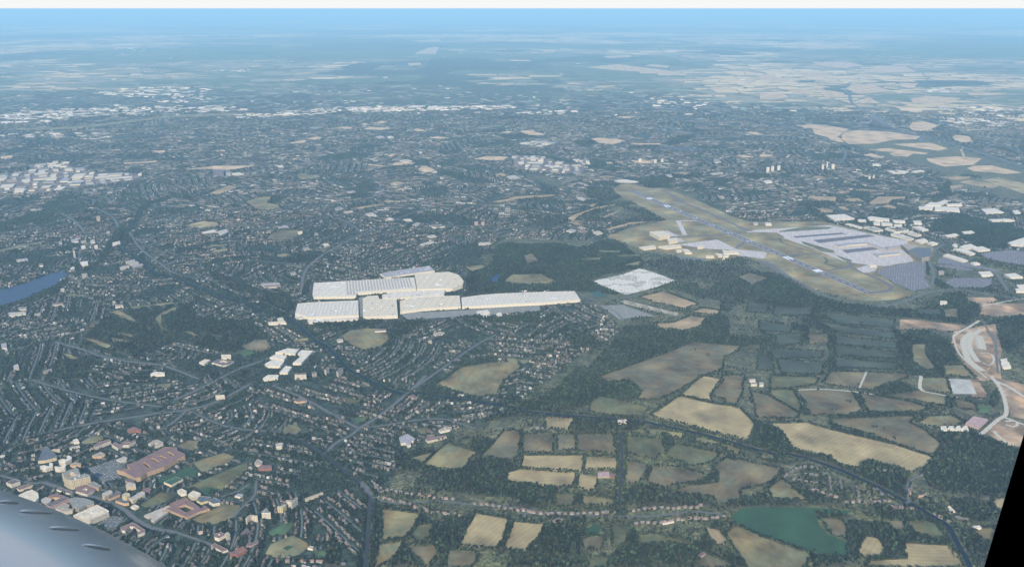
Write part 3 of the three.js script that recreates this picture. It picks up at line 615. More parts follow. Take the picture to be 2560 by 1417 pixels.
    ["warehouse","warehouse","rear white warehouse of the small canal estate",10,"white","white",[-1091.4,-3693.7,-1046.3,-3742.5,-990.6,-3727.1,-994.8,-3672.7],[],0,"",""],
    ["warehouse","warehouse","narrow pale warehouse facing the flats",10,"white","white",[-1013,-3460.2,-1005.6,-3534.2,-972.7,-3523,-976.3,-3460.2],[],0,"",""],
    ["warehouse","warehouse","low cream warehouse with rounded ends by the estate road",10,"white","white",[-1068.3,-3402,-1055.9,-3434.8,-1007.6,-3434.8,-1005.1,-3404.6,-1058.7,-3386.4],[],0,"",""],
    ["flat_block","flats","long white slab block of flats by the warehouses",22,"white","brown",[-936.2,-3420.7,-886.1,-3423.4,-882.8,-3408.8,-932.7,-3406.2],[],1,"",""],
    ["flat_block","flats","pink slab block of flats on the canal slope",22,"white","brown",[-864.4,-3434,-853.9,-3447.4,-843,-3434,-854.7,-3414.1],[],1,"",""],
    ["flat_block","flats","white slab block of flats below the curved terrace",22,"white","brown",[-817.8,-3467.7,-809.3,-3492.2,-799,-3481.3,-806.9,-3454.1],[],1,"",""],
    ["flat_block","flats","tall white slab block of flats beside the canal",22,"white","brown",[-761.5,-3447.4,-747.5,-3481.3,-736.2,-3473.1,-749.6,-3430],[],1,"",""],
    ["white_house","house","white three storey house between the canal and the round field",9,"white","lilac",[-839.8,-3856,-814.9,-3865.7,-806.5,-3846.2,-829.5,-3833.3],[],1,"",""],
    ["pavilion","pavilion","dark roofed pavilion on the edge of the round field",6,"white","brown",[-680.3,-3998.1,-626.1,-4005,-620.1,-3984.2,-673.6,-3973.9],[],0,"",""],
    ["school","school","low white school with many wings by the golf wood",7,"white","brown",[-1347.1,-3579.3,-1330.9,-3615.2,-1251.3,-3593.6,-1265.9,-3551,-1285.7,-3544],[[-1316.9,-3589.3,-1298.3,-3600.8,-1276.1,-3583.6,-1293.8,-3569.3]],1,"",""],
    ["school_hall","school","cream hall behind the low white school",9,"cream","cream",[-1333.1,-3666.2,-1288.6,-3669.2,-1276.8,-3636.6,-1317.9,-3627.9],[],0,"",""],
    ["shop_block","shop","white flat roofed shop building among crescent streets",8,"white","white",[-1571.7,-3452.7,-1561.9,-3475.6,-1514.9,-3466.2,-1505.1,-3443.4,-1562.1,-3435.4],[],0,"",""],
    ["office_block","office","cream box shaped office block beside the cross roads",14,"cream","cream",[-1212.6,-3219,-1178.4,-3226.1,-1171.6,-3214.2,-1204.4,-3204.8],[],1,"",""],
    ["church","church","small white church with a tower near the lake",16,"white","white",[-2689.2,-5033.1,-2677.9,-5059.6,-2656.9,-5022.6,-2666.8,-4996.4],[],0,"",""],
    ["apartment_block","flats","white apartment blocks in a row above the canal bend",14,"white","lilac",[-2399.9,-5058.4,-2362.3,-5098.6,-2346.4,-5071.7,-2382.8,-5029.3],[],1,"",""],
    ["apartment_block","flats","tan apartment block beside the canal bend",14,"tan","lilac",[-2330.4,-5077.1,-2291.6,-5131.2,-2272.9,-5104,-2309.4,-5045.1],[],1,"",""],
    ["apartment_block","flats","pale apartment block behind the tan one at the canal bend",14,"white","lilac",[-2375.8,-5139.4,-2341.3,-5186.4,-2319.9,-5147.6,-2353.2,-5104],[],1,"",""],
    ["apartment_block","flats","grey roofed apartment block farthest from the canal bend",14,"cream","lilac",[-2416.5,-5180.8,-2377.1,-5225.6,-2360.3,-5194.7,-2394.7,-5147.6],[],1,"",""],
    ["tower_block","tower","slim white tower block near the lake end",42,"white","white",[-2812.4,-5326.4,-2804.2,-5332.3,-2792.5,-5311.6,-2800,-5305.6],[],1,"",""],
    ["hospital","hospital","large hospital of red roofed ranges round four courtyards",15,"apricot","mauve",[-1352.6,-2619,-1310.2,-2627.4,-1333.6,-2657.2,-1317.7,-2665.8,-1302.5,-2692,-1286.5,-2723,-1265.8,-2754.7,-1254.2,-2782.3,-1205.3,-2777.7,-1194.5,-2754.7,-1159.6,-2732,-1154.7,-2718.5,-1173,-2696.4,-1187.7,-2665.8,-1199.5,-2640.1,-1242.3,-2602.3,-1251.7,-2573.6,-1267.3,-2565.5,-1320.5,-2606.5],[[-1287.4,-2665.8,-1280.1,-2674.5,-1242.5,-2640.1,-1251.2,-2635],[-1271.1,-2695.5,-1263.7,-2704.3,-1229.6,-2678.8,-1234.6,-2669.3],[-1249.2,-2715,-1242.1,-2722.1,-1211.9,-2700.8,-1216.9,-2691.1],[-1230.2,-2740.1,-1222.6,-2746.5,-1192,-2723.9,-1197.1,-2714.1]],1,"dormer",""],
    ["hotel","hotel","tall cream hotel with a stepped plan beside the main road",34,"sand","greygreen",[-1494.5,-2541,-1467.7,-2535,-1438.8,-2557.2,-1434.3,-2565.3,-1410.8,-2553.1,-1405.6,-2544.3,-1431.7,-2529,-1455.8,-2519.1,-1470.1,-2523.1],[],1,"plant",""],
    ["hotel_wing","hotel","pale grey wing behind the tall cream hotel",30,"stone","greygreen",[-1515.8,-2574.3,-1484.5,-2607.5,-1472,-2601.2,-1450.9,-2568.2,-1460.6,-2562.1,-1480,-2580.5,-1490.5,-2580.5,-1501.4,-2560],[],0,"",""],
    ["courtyard_offices","office","low red roofed offices round a courtyard in front of the hotel",9,"white","mauve",[-1445.6,-2517.9,-1419.6,-2539.5,-1375.8,-2512,-1375.7,-2498.4,-1386.6,-2473.5,-1414.4,-2485,-1432.4,-2492.6],[[-1417.7,-2500.4,-1410.8,-2512,-1399.8,-2506.2,-1396.7,-2490.7,-1408.1,-2488.8]],1,"",""],
    ["office_block","office","grey roofed brick offices next to the courtyard offices",11,"apricot","greygreen",[-1417.8,-2536.2,-1403.2,-2554.1,-1361.5,-2524.3,-1365.7,-2508.7,-1378.7,-2514.5],[],1,"",""],
    ["office_block","office","long white office block with mauve roof beyond the car park",12,"white","mauve",[-1515.4,-2799.6,-1508.1,-2825.6,-1475.6,-2844.7,-1466.8,-2832.7,-1485.7,-2811.3,-1503.3,-2785.6],[],1,"",""],
    ["office_block","office","cross shaped white office block with mauve roof",12,"white","mauve",[-1454.7,-2809,-1444.5,-2820.8,-1422.4,-2806.6,-1419,-2830.3,-1394.2,-2825.6,-1382.9,-2842.3,-1376.1,-2831.3,-1389.7,-2804.3,-1410.3,-2799.6,-1416.6,-2777.7],[],1,"",""],
    ["care_home","building","small white home round an open court",8,"white","tan",[-1327.3,-2821.2,-1319.5,-2842.6,-1304.5,-2851.3,-1273.5,-2829.2,-1271.3,-2818.8,-1292.6,-2797.6,-1298.5,-2807,-1289.5,-2818.8,-1305.6,-2830.7,-1314,-2811.7],[],1,"",""],
    ["brick_hall","hall","tan flat roofed hall between hospital and offices",9,"apricot","tan",[-1490,-2731.6,-1472.5,-2758.8,-1445.4,-2740.7,-1445.7,-2731.6,-1473.8,-2720.5],[],0,"",""],
    ["clinic","clinic","pale flat roofed clinic on the hospital car park",8,"stone","stone",[-1392,-2704.5,-1375.1,-2726.7,-1358.1,-2717.8,-1355,-2700.1,-1368.7,-2691.3],[],0,"",""],
    ["plant_house","building","dark roofed plant house below the hospital front",9,"tan","brown",[-1300.8,-2563.5,-1289.2,-2575.7,-1267.3,-2563.5,-1266.4,-2551.5,-1284.4,-2549.5],[],0,"",""],
    ["boiler_house","building","beige windowless block beside the hospital road",16,"sand","stone",[-1281.9,-2523.8,-1275.3,-2537.7,-1251.2,-2529.7,-1246.1,-2519.9,-1272.1,-2508.1],[],0,"",""],
    ["sports_hall","hall","cream hall with a green roof on the sports pitch",8,"cream","turf",[-1166.9,-2553.2,-1137.1,-2585.6,-1109.4,-2573.3,-1134.3,-2533.3],[],0,"",""],
    ["apartment_house","flats","white apartment house with an open court beside the brick hall",14,"white","white",[-1587.6,-2689.4,-1578.9,-2698.2,-1561.4,-2693.8,-1573.4,-2720.4,-1566.7,-2722.6,-1551.4,-2711.4,-1546,-2698.2,-1557.1,-2676.3,-1576.7,-2676.3],[],1,"",""],
    ["apartment_house","flats","white apartment house with an open court beside the warehouse",13,"white","white",[-1632.8,-2650,-1621,-2656.5,-1599.3,-2647.9,-1610.3,-2671.5,-1606.7,-2675,-1594,-2665.1,-1586.4,-2647.9,-1601.3,-2630.9,-1620.7,-2635.1],[],1,"",""],
    ["apartment_house","flats","white angled apartment house nearest the hotel",13,"white","white",[-1581,-2647.9,-1559.4,-2645.8,-1552.9,-2658.6,-1542.6,-2650,-1539.1,-2639.4,-1552,-2630.9,-1570.3,-2633],[],1,"",""],
    ["warehouse","warehouse","dark roofed warehouse with cream walls behind the apartments",11,"sand","slate",[-1659.1,-2688.2,-1690.1,-2785.1,-1676.7,-2789.7,-1606.3,-2721.3,-1606.7,-2713.3,-1634.5,-2694.7],[],0,"",""],
    ["depot","depot","small cream depot on the dark warehouse yard",9,"sand","sand",[-1660.2,-2765.7,-1650.4,-2777.2,-1626.8,-2779.5,-1624.5,-2772.6,-1648.9,-2761.1],[],0,"",""],
    ["brick_villa","house","brick hall half hidden by trees beside the apartments",9,"apricot","tan",[-1538.5,-2670,-1527.4,-2685.2,-1500.4,-2674.3,-1497.4,-2663.5,-1521.4,-2659.2],[],0,"",""],
    ["swimming_hall","hall","white box hall beside the tan field",9,"white","white",[-1615.1,-2848,-1602.6,-2857.6,-1585.3,-2836,-1601.2,-2828.8],[],0,"",""],
    ["tennis_hall","hall","pale low hall below the white box hall",6,"white","stone",[-1599.7,-2792,-1575.9,-2813.1,-1565.8,-2801.3,-1588.4,-2782.7],[],0,"",""],
    ["office_block","office","sand coloured office block by the main road",15,"sand","stone",[-1336,-2469.4,-1317.9,-2490.4,-1306.3,-2482.7,-1304,-2475.1,-1319.2,-2452.4,-1329.8,-2458],[],1,"",""],
    ["brick_offices","office","orange brick offices joined to a grey hall",8,"apricot","brown",[-1309.5,-2492.4,-1302.6,-2500.1,-1281.2,-2488.5,-1279.5,-2475.2,-1302.4,-2448.8,-1308.1,-2452.5],[],0,"",""],
    ["office_tower","office","yellow rounded office tower beside the cream slab",22,"yellow","sand",[-1261.8,-2450.3,-1254.6,-2464.3,-1238.8,-2457.9,-1233.8,-2448.5,-1241.1,-2437.2,-1253.9,-2439.1],[],1,"",""],
    ["library","library","orange brick hall with a slate roof by the yellow tower",9,"apricot","slate",[-1278.3,-2437.9,-1266.5,-2454.7,-1232.5,-2434.2,-1228.8,-2423.1,-1241.3,-2419.5],[],0,"",""],
    ["slab_offices","office","long cream office slab behind the orange hall",14,"cream","stone",[-1234.1,-2440.9,-1213.2,-2484.4,-1198.7,-2478.6,-1195.8,-2469.1,-1219.7,-2431.7],[],1,"",""],
    ["brown_hall","hall","brown roofed hall at the end of the cream slab",9,"mauve","mauve",[-1218.1,-2502.3,-1205.6,-2519.8,-1189.6,-2508.1,-1189.3,-2494.6,-1201.4,-2488.8],[],0,"",""],
    ["department_store","shop","large pale flat roofed store beside the cowling",18,"stone","cream",[-1364.8,-2338.8,-1319.2,-2400,-1265.9,-2365,-1262.3,-2356.8,-1300.5,-2311.1,-1328.6,-2318.9],[],0,"plant",""],
    ["shopping_hall","shop","grey roofed shopping hall with windows beside the pale store",17,"tan","greygreen",[-1427.9,-2435.3,-1408.9,-2443.9,-1367.9,-2435.3,-1336.9,-2418.3,-1330.1,-2403.6,-1350,-2397.4,-1363.3,-2372.6,-1395.6,-2397.4],[],1,"plant",""],
    ["red_store","shop","mauve roofed store with a pink lit wall",13,"pink","brown",[-1481.6,-2403.8,-1459.1,-2450.4,-1432.5,-2448.3,-1428.6,-2442.7,-1464.9,-2393.4],[],0,"",""],
    ["brick_court","shop","orange brick shop wing round a yard",11,"apricot","mauve",[-1505.1,-2460.1,-1490.6,-2475.4,-1450.3,-2460.1,-1449.6,-2449.4,-1479.7,-2453.7,-1491.4,-2449.4],[],0,"",""],
    ["shop_roofs","shop","cream shop roofs stepping down behind the cowling",12,"white","cream",[-1605.4,-2465,-1595,-2482.5,-1580.9,-2500.2,-1548.1,-2478.1,-1531,-2449.9,-1530.3,-2426.4,-1557.8,-2439.2],[],0,"",""],
    ["stone_hall","hall","pale hall between the cream shops and the red store",11,"stone","stone",[-1519.5,-2440.8,-1511,-2455.8,-1485.8,-2442.9,-1482.9,-2428,-1489.1,-2413.3],[],0,"",""],
    ["tan_yard_block","shop","tan block with a courtyard in front of the shopping hall",12,"stone","tan",[-1447.8,-2390.8,-1433.9,-2418,-1410.4,-2407.5,-1403.8,-2384.7,-1385.7,-2384.7,-1386.2,-2376.5,-1409.4,-2368.3],[],0,"",""],
    ["white_office","office","white office with dark roof at the end of the main road",13,"white","brown",[-1688.9,-2543.7,-1671.5,-2562.2,-1649.6,-2555.2,-1644.7,-2548.3,-1663.3,-2527.8],[],1,"",""],
    ["row_shops","shop","low dark roofed shops along the main road verge",6,"white","brown",[-1505.4,-2510.2,-1498,-2521.4,-1444.5,-2494.6,-1448.6,-2483.6],[],0,"",""],
    ["row_shops","shop","small terrace of shops with a mauve roof by the white office",7,"cream","mauve",[-1640.9,-2517.5,-1617.3,-2540.1,-1594.6,-2535.6,-1606.4,-2519.7,-1624,-2504.1],[],0,"",""],
    ["brick_school","school","mauve roofed school ranges round a green courtyard",8,"apricot","mauve",[-1099.2,-2391.5,-1048.6,-2446.7,-1018.5,-2422.8,-986.2,-2391.5,-984.3,-2411,-958.4,-2391.5,-988.1,-2372.3,-1013.2,-2342.1],[[-1065.8,-2399.3,-1045.8,-2414.9,-1007.5,-2391.5,-1024.8,-2368.5]],1,"",""],
    ["school_range","school","long mauve school range beside the courtyard school",7,"apricot","mauve",[-1097.5,-2420.4,-1062.4,-2460.4,-1050.2,-2450.7,-1087.9,-2406.3],[],1,"",""],
    ["school_range","school","grey roofed school range with a bay by the olive lawn",7,"stone","stone",[-1152.7,-2354.9,-1096.7,-2412.6,-1085.8,-2400.9,-1120.2,-2373.9,-1083.4,-2377.7,-1107.9,-2321.4,-1121.8,-2330.3,-1116.9,-2354.9,-1133.5,-2343.7],[],1,"",""],
    ["college","school","cream college block with rows of windows by the round lawn",12,"cream","cream",[-1056,-2468.5,-1047.1,-2493.2,-1015.9,-2476.7,-1013,-2464.4,-1035.6,-2448.2],[],1,"",""],
    ["college","school","white square college block beside the playing field",10,"white","cream",[-1100.7,-2496.5,-1090.7,-2509,-1066.9,-2492.4,-1065.3,-2481.6,-1080.8,-2475.9],[],0,"",""],
    ["theatre","theatre","slate roofed fan shaped hall with a yellow wall",8,"yellow","slate",[-1018.9,-2442.7,-1016.4,-2466.9,-976.5,-2458.8,-980.7,-2438.7,-998.3,-2426.7],[],0,"",""],
    ["college","school","small grey roofed college wing beside the fan shaped hall",10,"white","slate",[-975.9,-2431.5,-963,-2451.5,-938.2,-2435.4,-936.6,-2423.5,-955.5,-2415.6],[],1,"",""],
    ["kiosk","kiosk","small white square roof in the trees by the lawn",6,"white","cream",[-1216.7,-2406.3,-1209.3,-2419.7,-1189.4,-2407.9,-1196.8,-2394.7],[],0,"",""],
    ["care_home","building","mauve roofed home round an open garden near the cowling",9,"white","mauve",[-1196.2,-2285.7,-1172,-2311,-1154.4,-2303.7,-1114.4,-2271.4,-1112.2,-2260.8,-1126.7,-2246.8,-1133.1,-2257.3,-1127.3,-2267.9,-1156.6,-2289.3,-1170.5,-2292.9,-1174.2,-2267.9,-1186,-2271.4],[],1,"",""],
    ["police_station","building","low white building beside the olive sports field road",7,"white","lilac",[-903.2,-2468.5,-898.2,-2480.8,-877.1,-2476.7,-876.7,-2460.4],[],0,"",""],
    ["brick_block","building","cream block on the lane by the playing field",9,"stone","tan",[-900.8,-2683.8,-895.7,-2707.5,-871.5,-2688.5,-869.8,-2665.1,-889,-2667],[],0,"",""],
    ["brick_block","building","red brick hall on the lane by the playing field",9,"brick","mauve",[-877.7,-2646.7,-871.6,-2663.3,-833.7,-2661.4,-828.6,-2642.1,-869.1,-2637.5],[],0,"",""],
    ["red_house","house","red hipped roof house among trees beyond the offices",9,"brick","brick",[-1448.1,-2926.5,-1436.8,-2953.9,-1392.4,-2926.5,-1393,-2915.6,-1416.8,-2924.3,-1432.4,-2913.5],[],0,"",""],
    ["red_hall","hall","dark red roofed hall amid the lower suburb trees",9,"brick","brick",[-821.1,-2153.8,-794.1,-2190.7,-774.8,-2172.1,-796.4,-2146],[],0,"",""],
    ["church","church","white church with a pale tower in the lower suburb",11,"white","mauve",[-897.8,-2247.3,-879.4,-2259.2,-862.3,-2243.8,-876.9,-2226.5,-891.2,-2233.4],[],0,"",""],
    ["church_tower","tower","pale square tower beside the white church",22,"stone","stone",[-860.7,-2235.7,-852.8,-2242.7,-843.7,-2233,-850.3,-2224.6],[],0,"",""],
    ["village_hall","hall","long white hall with a mauve roof below the church",7,"white","mauve",[-889.4,-2196.3,-883.5,-2208.5,-833,-2175,-845.7,-2165.1],[],0,"",""],
    ["tower_flats","flats","cream angled block of flats nearest the dark roofed school",20,"cream","tan",[-823.4,-2319.4,-815.3,-2337.9,-790.4,-2334.2,-788.8,-2328.6,-807.4,-2328.6,-815.5,-2310.3],[],1,"",""],
    ["tower_flats","flats","white angled block of flats beside the footpath",20,"white","greygreen",[-783.3,-2353.6,-777.3,-2373.7,-767.9,-2369.9,-765.3,-2356.6,-753.9,-2352.9,-753.4,-2347.2,-780.8,-2348.4],[],1,"",""],
    ["tower_flats","flats","yellow angled block of flats between the two white ones",20,"yellow","stone",[-743.5,-2385.2,-730.4,-2387.9,-722.6,-2398.7,-715.7,-2394.8,-724.1,-2379.4,-738.3,-2377.5],[],1,"",""],
    ["tower_flats","flats","white V shaped block of flats beside the long cream block",22,"white","tan",[-722.2,-2418.9,-701.4,-2416.9,-695,-2434.8,-688,-2430.8,-699.7,-2401.3,-707,-2409.1,-719.2,-2411.1],[],1,"",""],
    ["terrace_block","flats","long cream two storey block with a tan roof",8,"cream","tan",[-670.9,-2451.5,-622.7,-2490,-618.1,-2483.9,-665.8,-2443.5],[],1,"",""],
    ["clubhouse","building","pale clubhouse beside the cricket oval",6,"white","stone",[-602.3,-2185.4,-597.6,-2195.4,-585,-2192,-585.4,-2180.5],[],0,"",""],
    ["school","school","dark roofed school wings in the lower suburb",6,"brown","brown",[-821.9,-2258.4,-813,-2290.2,-781.4,-2258.4,-783.5,-2251.5,-803.7,-2265.4,-811.7,-2251.5],[],0,"",""],
    ["school","school","dark roofed school wing with a pink front",6,"pink","brown",[-783.2,-2202,-760.1,-2225.7,-754.2,-2218.9,-773.3,-2195.4],[],0,"",""],
    ["leisure_centre","hall","white roofed leisure centre with a stepped plan",10,"white","lilac",[-417,-2865.7,-388.7,-2892.2,-357.2,-2855.3,-359.9,-2834.5,-371.3,-2839.7,-366.7,-2806.9,-378.6,-2803.9,-388.3,-2824.2,-404.8,-2819.1],[],1,"",""],
    ["school","school","white school with dark mauve roofs by the pasture",8,"white","mauve",[-318.5,-2853.8,-315.5,-2885.4,-291,-2890.7,-284.2,-2869.5,-248,-2885.4,-242.1,-2872.7,-308.7,-2838.3],[],1,"",""],
    ["church","church","cream hall with a brown roof beyond the white school",9,"white","tan",[-276.3,-2926.5,-250.5,-2953.9,-227.2,-2948.4,-233.7,-2931.9,-267.7,-2913.5],[],0,"",""],
    ["office_block","office","white block with flat roof on the main avenue",14,"white","stone",[-857.6,-2803.5,-842.5,-2816.7,-830.4,-2811.6,-831.1,-2791.4,-850.5,-2787.4],[],1,"",""],
    ["villa","house","large pink villa beside the canal bridge",8,"pink","mauve",[-424.4,-3224.4,-409.6,-3239.9,-385.6,-3211.6,-394.1,-3198.8],[],0,"",""],
    ["mansion","house","tan roofed mansion on the leafy avenue",8,"apricot","brown",[-881.4,-3179.9,-863.1,-3218,-832.6,-3192.5,-837.9,-3179.9,-863,-3171.1],[],0,"",""],
    ["riverside_house","house","white house on the canal bank in the trees",8,"white","white",[406.9,-3012.1,441.1,-3015.6,446.3,-2995,406.9,-2989.4],[],0,"",""],
    ["farmhouse","farm","white farmhouse with a tan roof beside its small annexe",9,"white","tan",[1012.2,-3362.9,1037.6,-3365.4,1033.4,-3340,1007.6,-3337.5],[],1,"",""],
    ["farmhouse","farm","small white annexe beside the red roofed farmhouse",9,"white","stone",[1048.4,-3360.3,1066.3,-3360.3,1059.9,-3333.7,1041.8,-3332.5],[],1,"",""],
    ["barn","barn","pale barn behind the white farmhouse",7,"white","stone",[1014.1,-3395.7,1042.4,-3402.2,1039.5,-3385.3,1012.7,-3380.2],[],0,"",""],
    ["barn","barn","pink roofed farm barn beside the straw fields",6,"tan","pink",[293.6,-2620.1,332.1,-2626.4,332.2,-2593.3,291.8,-2590.7],[],0,"",""],
    ["barn","barn","red roofed barn joined to the pink one",6,"brick","mauve",[334.1,-2611.1,354.4,-2612,353.2,-2593.3,332.8,-2590.7],[],0,"",""],
    ["barn","barn","mauve barn beside the tan field at the bottom wood",6,"tan","mauve",[541.1,-2150.3,558.2,-2166.6,564.3,-2158.1,547.6,-2143.8],[],0,"",""],
    ["cottage_row","houses","long pink roofed white cottage row on the village road",6,"white","pink",[463.6,-2319.3,501.2,-2331.8,501.9,-2324.4,464.3,-2311.2],[],0,"",""],
    ["greenhouse","greenhouse","large pink roofed plant hall at the earthworks edge",8,"pink","pink",[1734.6,-2983.9,1795.8,-3043.4,1840,-3018,1766,-2945],[],0,"",""],
    ["tent_hall","hall","white zigzag row of tents beside the pink hall",6,"white","white",[1628.4,-2959.9,1651.5,-2965.5,1645,-2941.2,1663.3,-2963.3,1679.7,-2965.5,1672.9,-2941.2,1695,-2965.5,1705.3,-2965.5,1699.4,-2943.4,1720.6,-2965.5,1732.3,-2963.3,1721.9,-2932.5,1616.9,-2930.3],[],0,"",""],
    ["barn","barn","white metal barn above the canal by the black pillar",6,"white","white",[1414.2,-2298.8,1436.8,-2300.9,1436.3,-2288.4,1414.9,-2286.3],[],0,"",""],
    ["nursery","greenhouse","cream glasshouse roofs by the village canal",5,"cream","cream",[1390.9,-2409.5,1400.6,-2414,1401.5,-2380.3,1383.2,-2378.1],[],0,"",""],
    ["pub","pub","brick pub with mauve roof at the village bridge",7,"brick","mauve",[1213,-2401.8,1229.3,-2410.8,1231.9,-2399.5,1216.3,-2386],[],0,"",""],
    ["cottage_row","houses","pink cottage row along the village lane",6,"apricot","pink",[1311.6,-2516,1324.3,-2518.5,1309.1,-2487,1299.1,-2484.7],[],0,"",""],
    ["cottage_row","houses","low apricot cottages above the village green",6,"apricot","tan",[1324.5,-2472.8,1354.3,-2482.3,1354.6,-2477.5,1324.5,-2467.1],[],0,"",""],
    ["office_tower","tower","dark square office tower with purple sides above the suburbs",45,"purple","purple",[-2870.6,-8206.1,-2825.7,-8235.6,-2755.4,-8206.1,-2736,-8118.9,-2818.9,-8118.9],[],0,"",""],
    ["office_tower","tower","lower grey office tower beside the dark one",22,"lilac","lilac",[-2757.4,-8228.2,-2713.8,-8239.8,-2683.4,-8158.9,-2726.7,-8147.4],[],0,"",""],
    ["clinic_block","building","white office building beside the dark tower",14,"white","white",[-2692.5,-8202.5,-2631.4,-8243,-2568.7,-8191,-2624.5,-8117],[],0,"",""],
    ["tower_block","tower","square pink tower block in the left suburb",36,"tan","tan",[-3116.9,-6313.3,-3095.5,-6324.1,-3081.7,-6299.1,-3103,-6288.4],[],0,"",""],
    ["tower_block","tower","white tower block in the row of three beyond the runway",42,"white","white",[2484.9,-8376,2518.3,-8387.5,2508.9,-8347.3,2475.6,-8335.9],[],0,"","white towers in a row of three"],
    ["tower_block","tower","white tower block in the row of three beyond the runway",42,"white","white",[2547,-8428,2578.7,-8439.6,2569,-8399,2537.4,-8387.5],[],0,"","white towers in a row of three"],
    ["tower_block","tower","white tower block in the row of three beyond the runway",42,"white","white",[2619.7,-8468.9,2651.7,-8480.6,2641.6,-8439.6,2609.8,-8428],[],0,"","white towers in a row of three"],
    ["tower_block","tower","pale tower block in the cluster beside the far road",42,"white","white",[3074.1,-8510.1,3096.5,-8516,3083.3,-8474.7,3062,-8468.9],[],0,"","pale towers by the far road"],
    ["tower_block","tower","pale tower block in the cluster beside the far road",42,"white","white",[3144.9,-8581.7,3162.4,-8587.7,3150.9,-8551.8,3133.4,-8545.8],[],0,"","pale towers by the far road"],
    ["tower_block","tower","pale tower block in the cluster beside the far road",42,"white","white",[3185.8,-8551.8,3217.8,-8563.7,3202.8,-8516,3173.1,-8510.1],[],0,"","pale towers by the far road"],
    ["tower_block","tower","small pale tower block of a pair in the eastern suburb",26,"white","tan",[3337.4,-7998.9,3358.7,-8004.1,3350.4,-7978.1,3329.1,-7972.9],[],0,"","pair of pale towers"],
    ["tower_block","tower","small pale tower block of a pair in the eastern suburb",26,"white","tan",[3388.5,-8030.3,3408,-8035.6,3399.4,-8009.4,3380,-8004.1],[],0,"","pair of pale towers"],
    ["tower_block","tower","pink tower block of a pair beside the long road",24,"pink","pink",[-276.6,-6189.1,-252.8,-6199.4,-250.4,-6178.9,-274.1,-6168.7],[],0,"","pair of pink towers"],
    ["tower_block","tower","pink tower block of a pair beside the long road",24,"pink","pink",[-228.1,-6182.3,-204.2,-6189.1,-202,-6168.7,-225.7,-6158.5],[],0,"","pair of pink towers"],
    ["tower_block","tower","pale tower block by the playing field beyond the airport",30,"white","white",[1318,-8960.2,1348.4,-8974,1345.7,-8939.7,1315.4,-8926],[],0,"","towers by the far playing field"],
    ["tower_block","tower","pale tower block by the playing field beyond the airport",30,"white","white",[1466.6,-8892,1497,-8905.6,1493.9,-8871.7,1463.6,-8858.2],[],0,"","towers by the far playing field"],
    ["tower_block","tower","pale tower block by the playing field beyond the airport",30,"white","white",[1547.9,-8939.7,1575.1,-8953.4,1571.7,-8919.2,1544.5,-8905.6],[],0,"","towers by the far playing field"],
    ["warehouse","warehouse","white roofed warehouse in the business park beyond the airport",11,"white","white",[2558.3,-6058.4,2626.9,-6095.6,2652.2,-6003.3,2584.4,-5967.1],[],0,"","warehouses beyond the airport"],
    ["warehouse","warehouse","white roofed warehouse in the business park beyond the airport",11,"white","white",[2685,-6039.9,2789,-6095.6,2838.6,-6003.3,2763.2,-5931.3,2718.1,-5949.2],[],0,"","warehouses beyond the airport"],
    ["warehouse","warehouse","white roofed warehouse in the business park beyond the airport",11,"white","white",[2654.7,-5860.9,2713,-5895.9,2765.5,-5758.2,2733.6,-5724.7],[],0,"","warehouses beyond the airport"],
    ["warehouse","warehouse","white roofed warehouse in the business park beyond the airport",11,"white","white",[2776.4,-5931.3,2840.4,-5967.1,2863.1,-5860.9,2821.6,-5826.3],[],0,"","warehouses beyond the airport"],
    ["warehouse","warehouse","white roofed warehouse in the business park beyond the airport",11,"white","white",[2751.7,-5708,2842.4,-5758.2,2837.3,-5691.5,2764.5,-5642.4],[],0,"","warehouses beyond the airport"],
    ["warehouse","warehouse","white roofed warehouse in the business park beyond the airport",11,"white","white",[2806.4,-5642.4,2863.5,-5675.1,2874.2,-5626.2,2817.5,-5594.1],[],0,"","warehouses beyond the airport"],
    ["warehouse","warehouse","white roofed warehouse in the business park beyond the airport",11,"white","white",[3019.8,-5843.6,3123.4,-5895.9,3123.7,-5843.6,3021,-5792],[],0,"","warehouses beyond the airport"],
    ["warehouse","warehouse","white roofed warehouse in the business park beyond the airport",11,"white","white",[2942.9,-5578.2,2991.3,-5626.2,2976.5,-5562.3,2936.4,-5530.9],[],0,"","warehouses beyond the airport"],
    ["warehouse","warehouse","white roofed warehouse in the business park beyond the airport",11,"white","white",[2977,-5546.6,3083.5,-5610.1,3092.8,-5530.9,2987.1,-5484.3],[],0,"","warehouses beyond the airport"],
    ["warehouse","warehouse","white roofed warehouse in the business park beyond the airport",11,"white","white",[3027.3,-5515.3,3133.8,-5546.6,3142.4,-5469,3045.2,-5438.5],[],0,"","warehouses beyond the airport"],
    ["warehouse","warehouse","white roofed warehouse in the business park beyond the airport",11,"white","white",[3351.4,-5642.4,3531.9,-5775.1,3556.8,-5708,3411.8,-5562.3,3349.9,-5594.1],[],0,"","warehouses beyond the airport"],
    ["warehouse","warehouse","white roofed warehouse in the business park beyond the airport",11,"white","white",[2905.4,-5484.3,2978.5,-5499.8,2998.3,-5378.4,2951.2,-5348.9],[],0,"","warehouses beyond the airport"],
    ["warehouse","warehouse","white roofed warehouse in the business park beyond the airport",11,"white","white",[2768.6,-5334.2,2814.6,-5363.6,2870,-5219.4,2824.9,-5191.4],[],0,"","warehouses beyond the airport"],
    ["warehouse","warehouse","white roofed warehouse in the business park beyond the airport",11,"white","white",[2801.2,-4964.2,2882.5,-4977.1,2860.6,-4900.8,2784.1,-4888.3],[],0,"","warehouses beyond the airport"],
    ["warehouse","warehouse","white roofed warehouse in the business park beyond the airport",11,"white","white",[2930.1,-4913.3,3010.6,-4938.6,3017.1,-4863.4,2932.8,-4851.1],[],0,"","warehouses beyond the airport"],
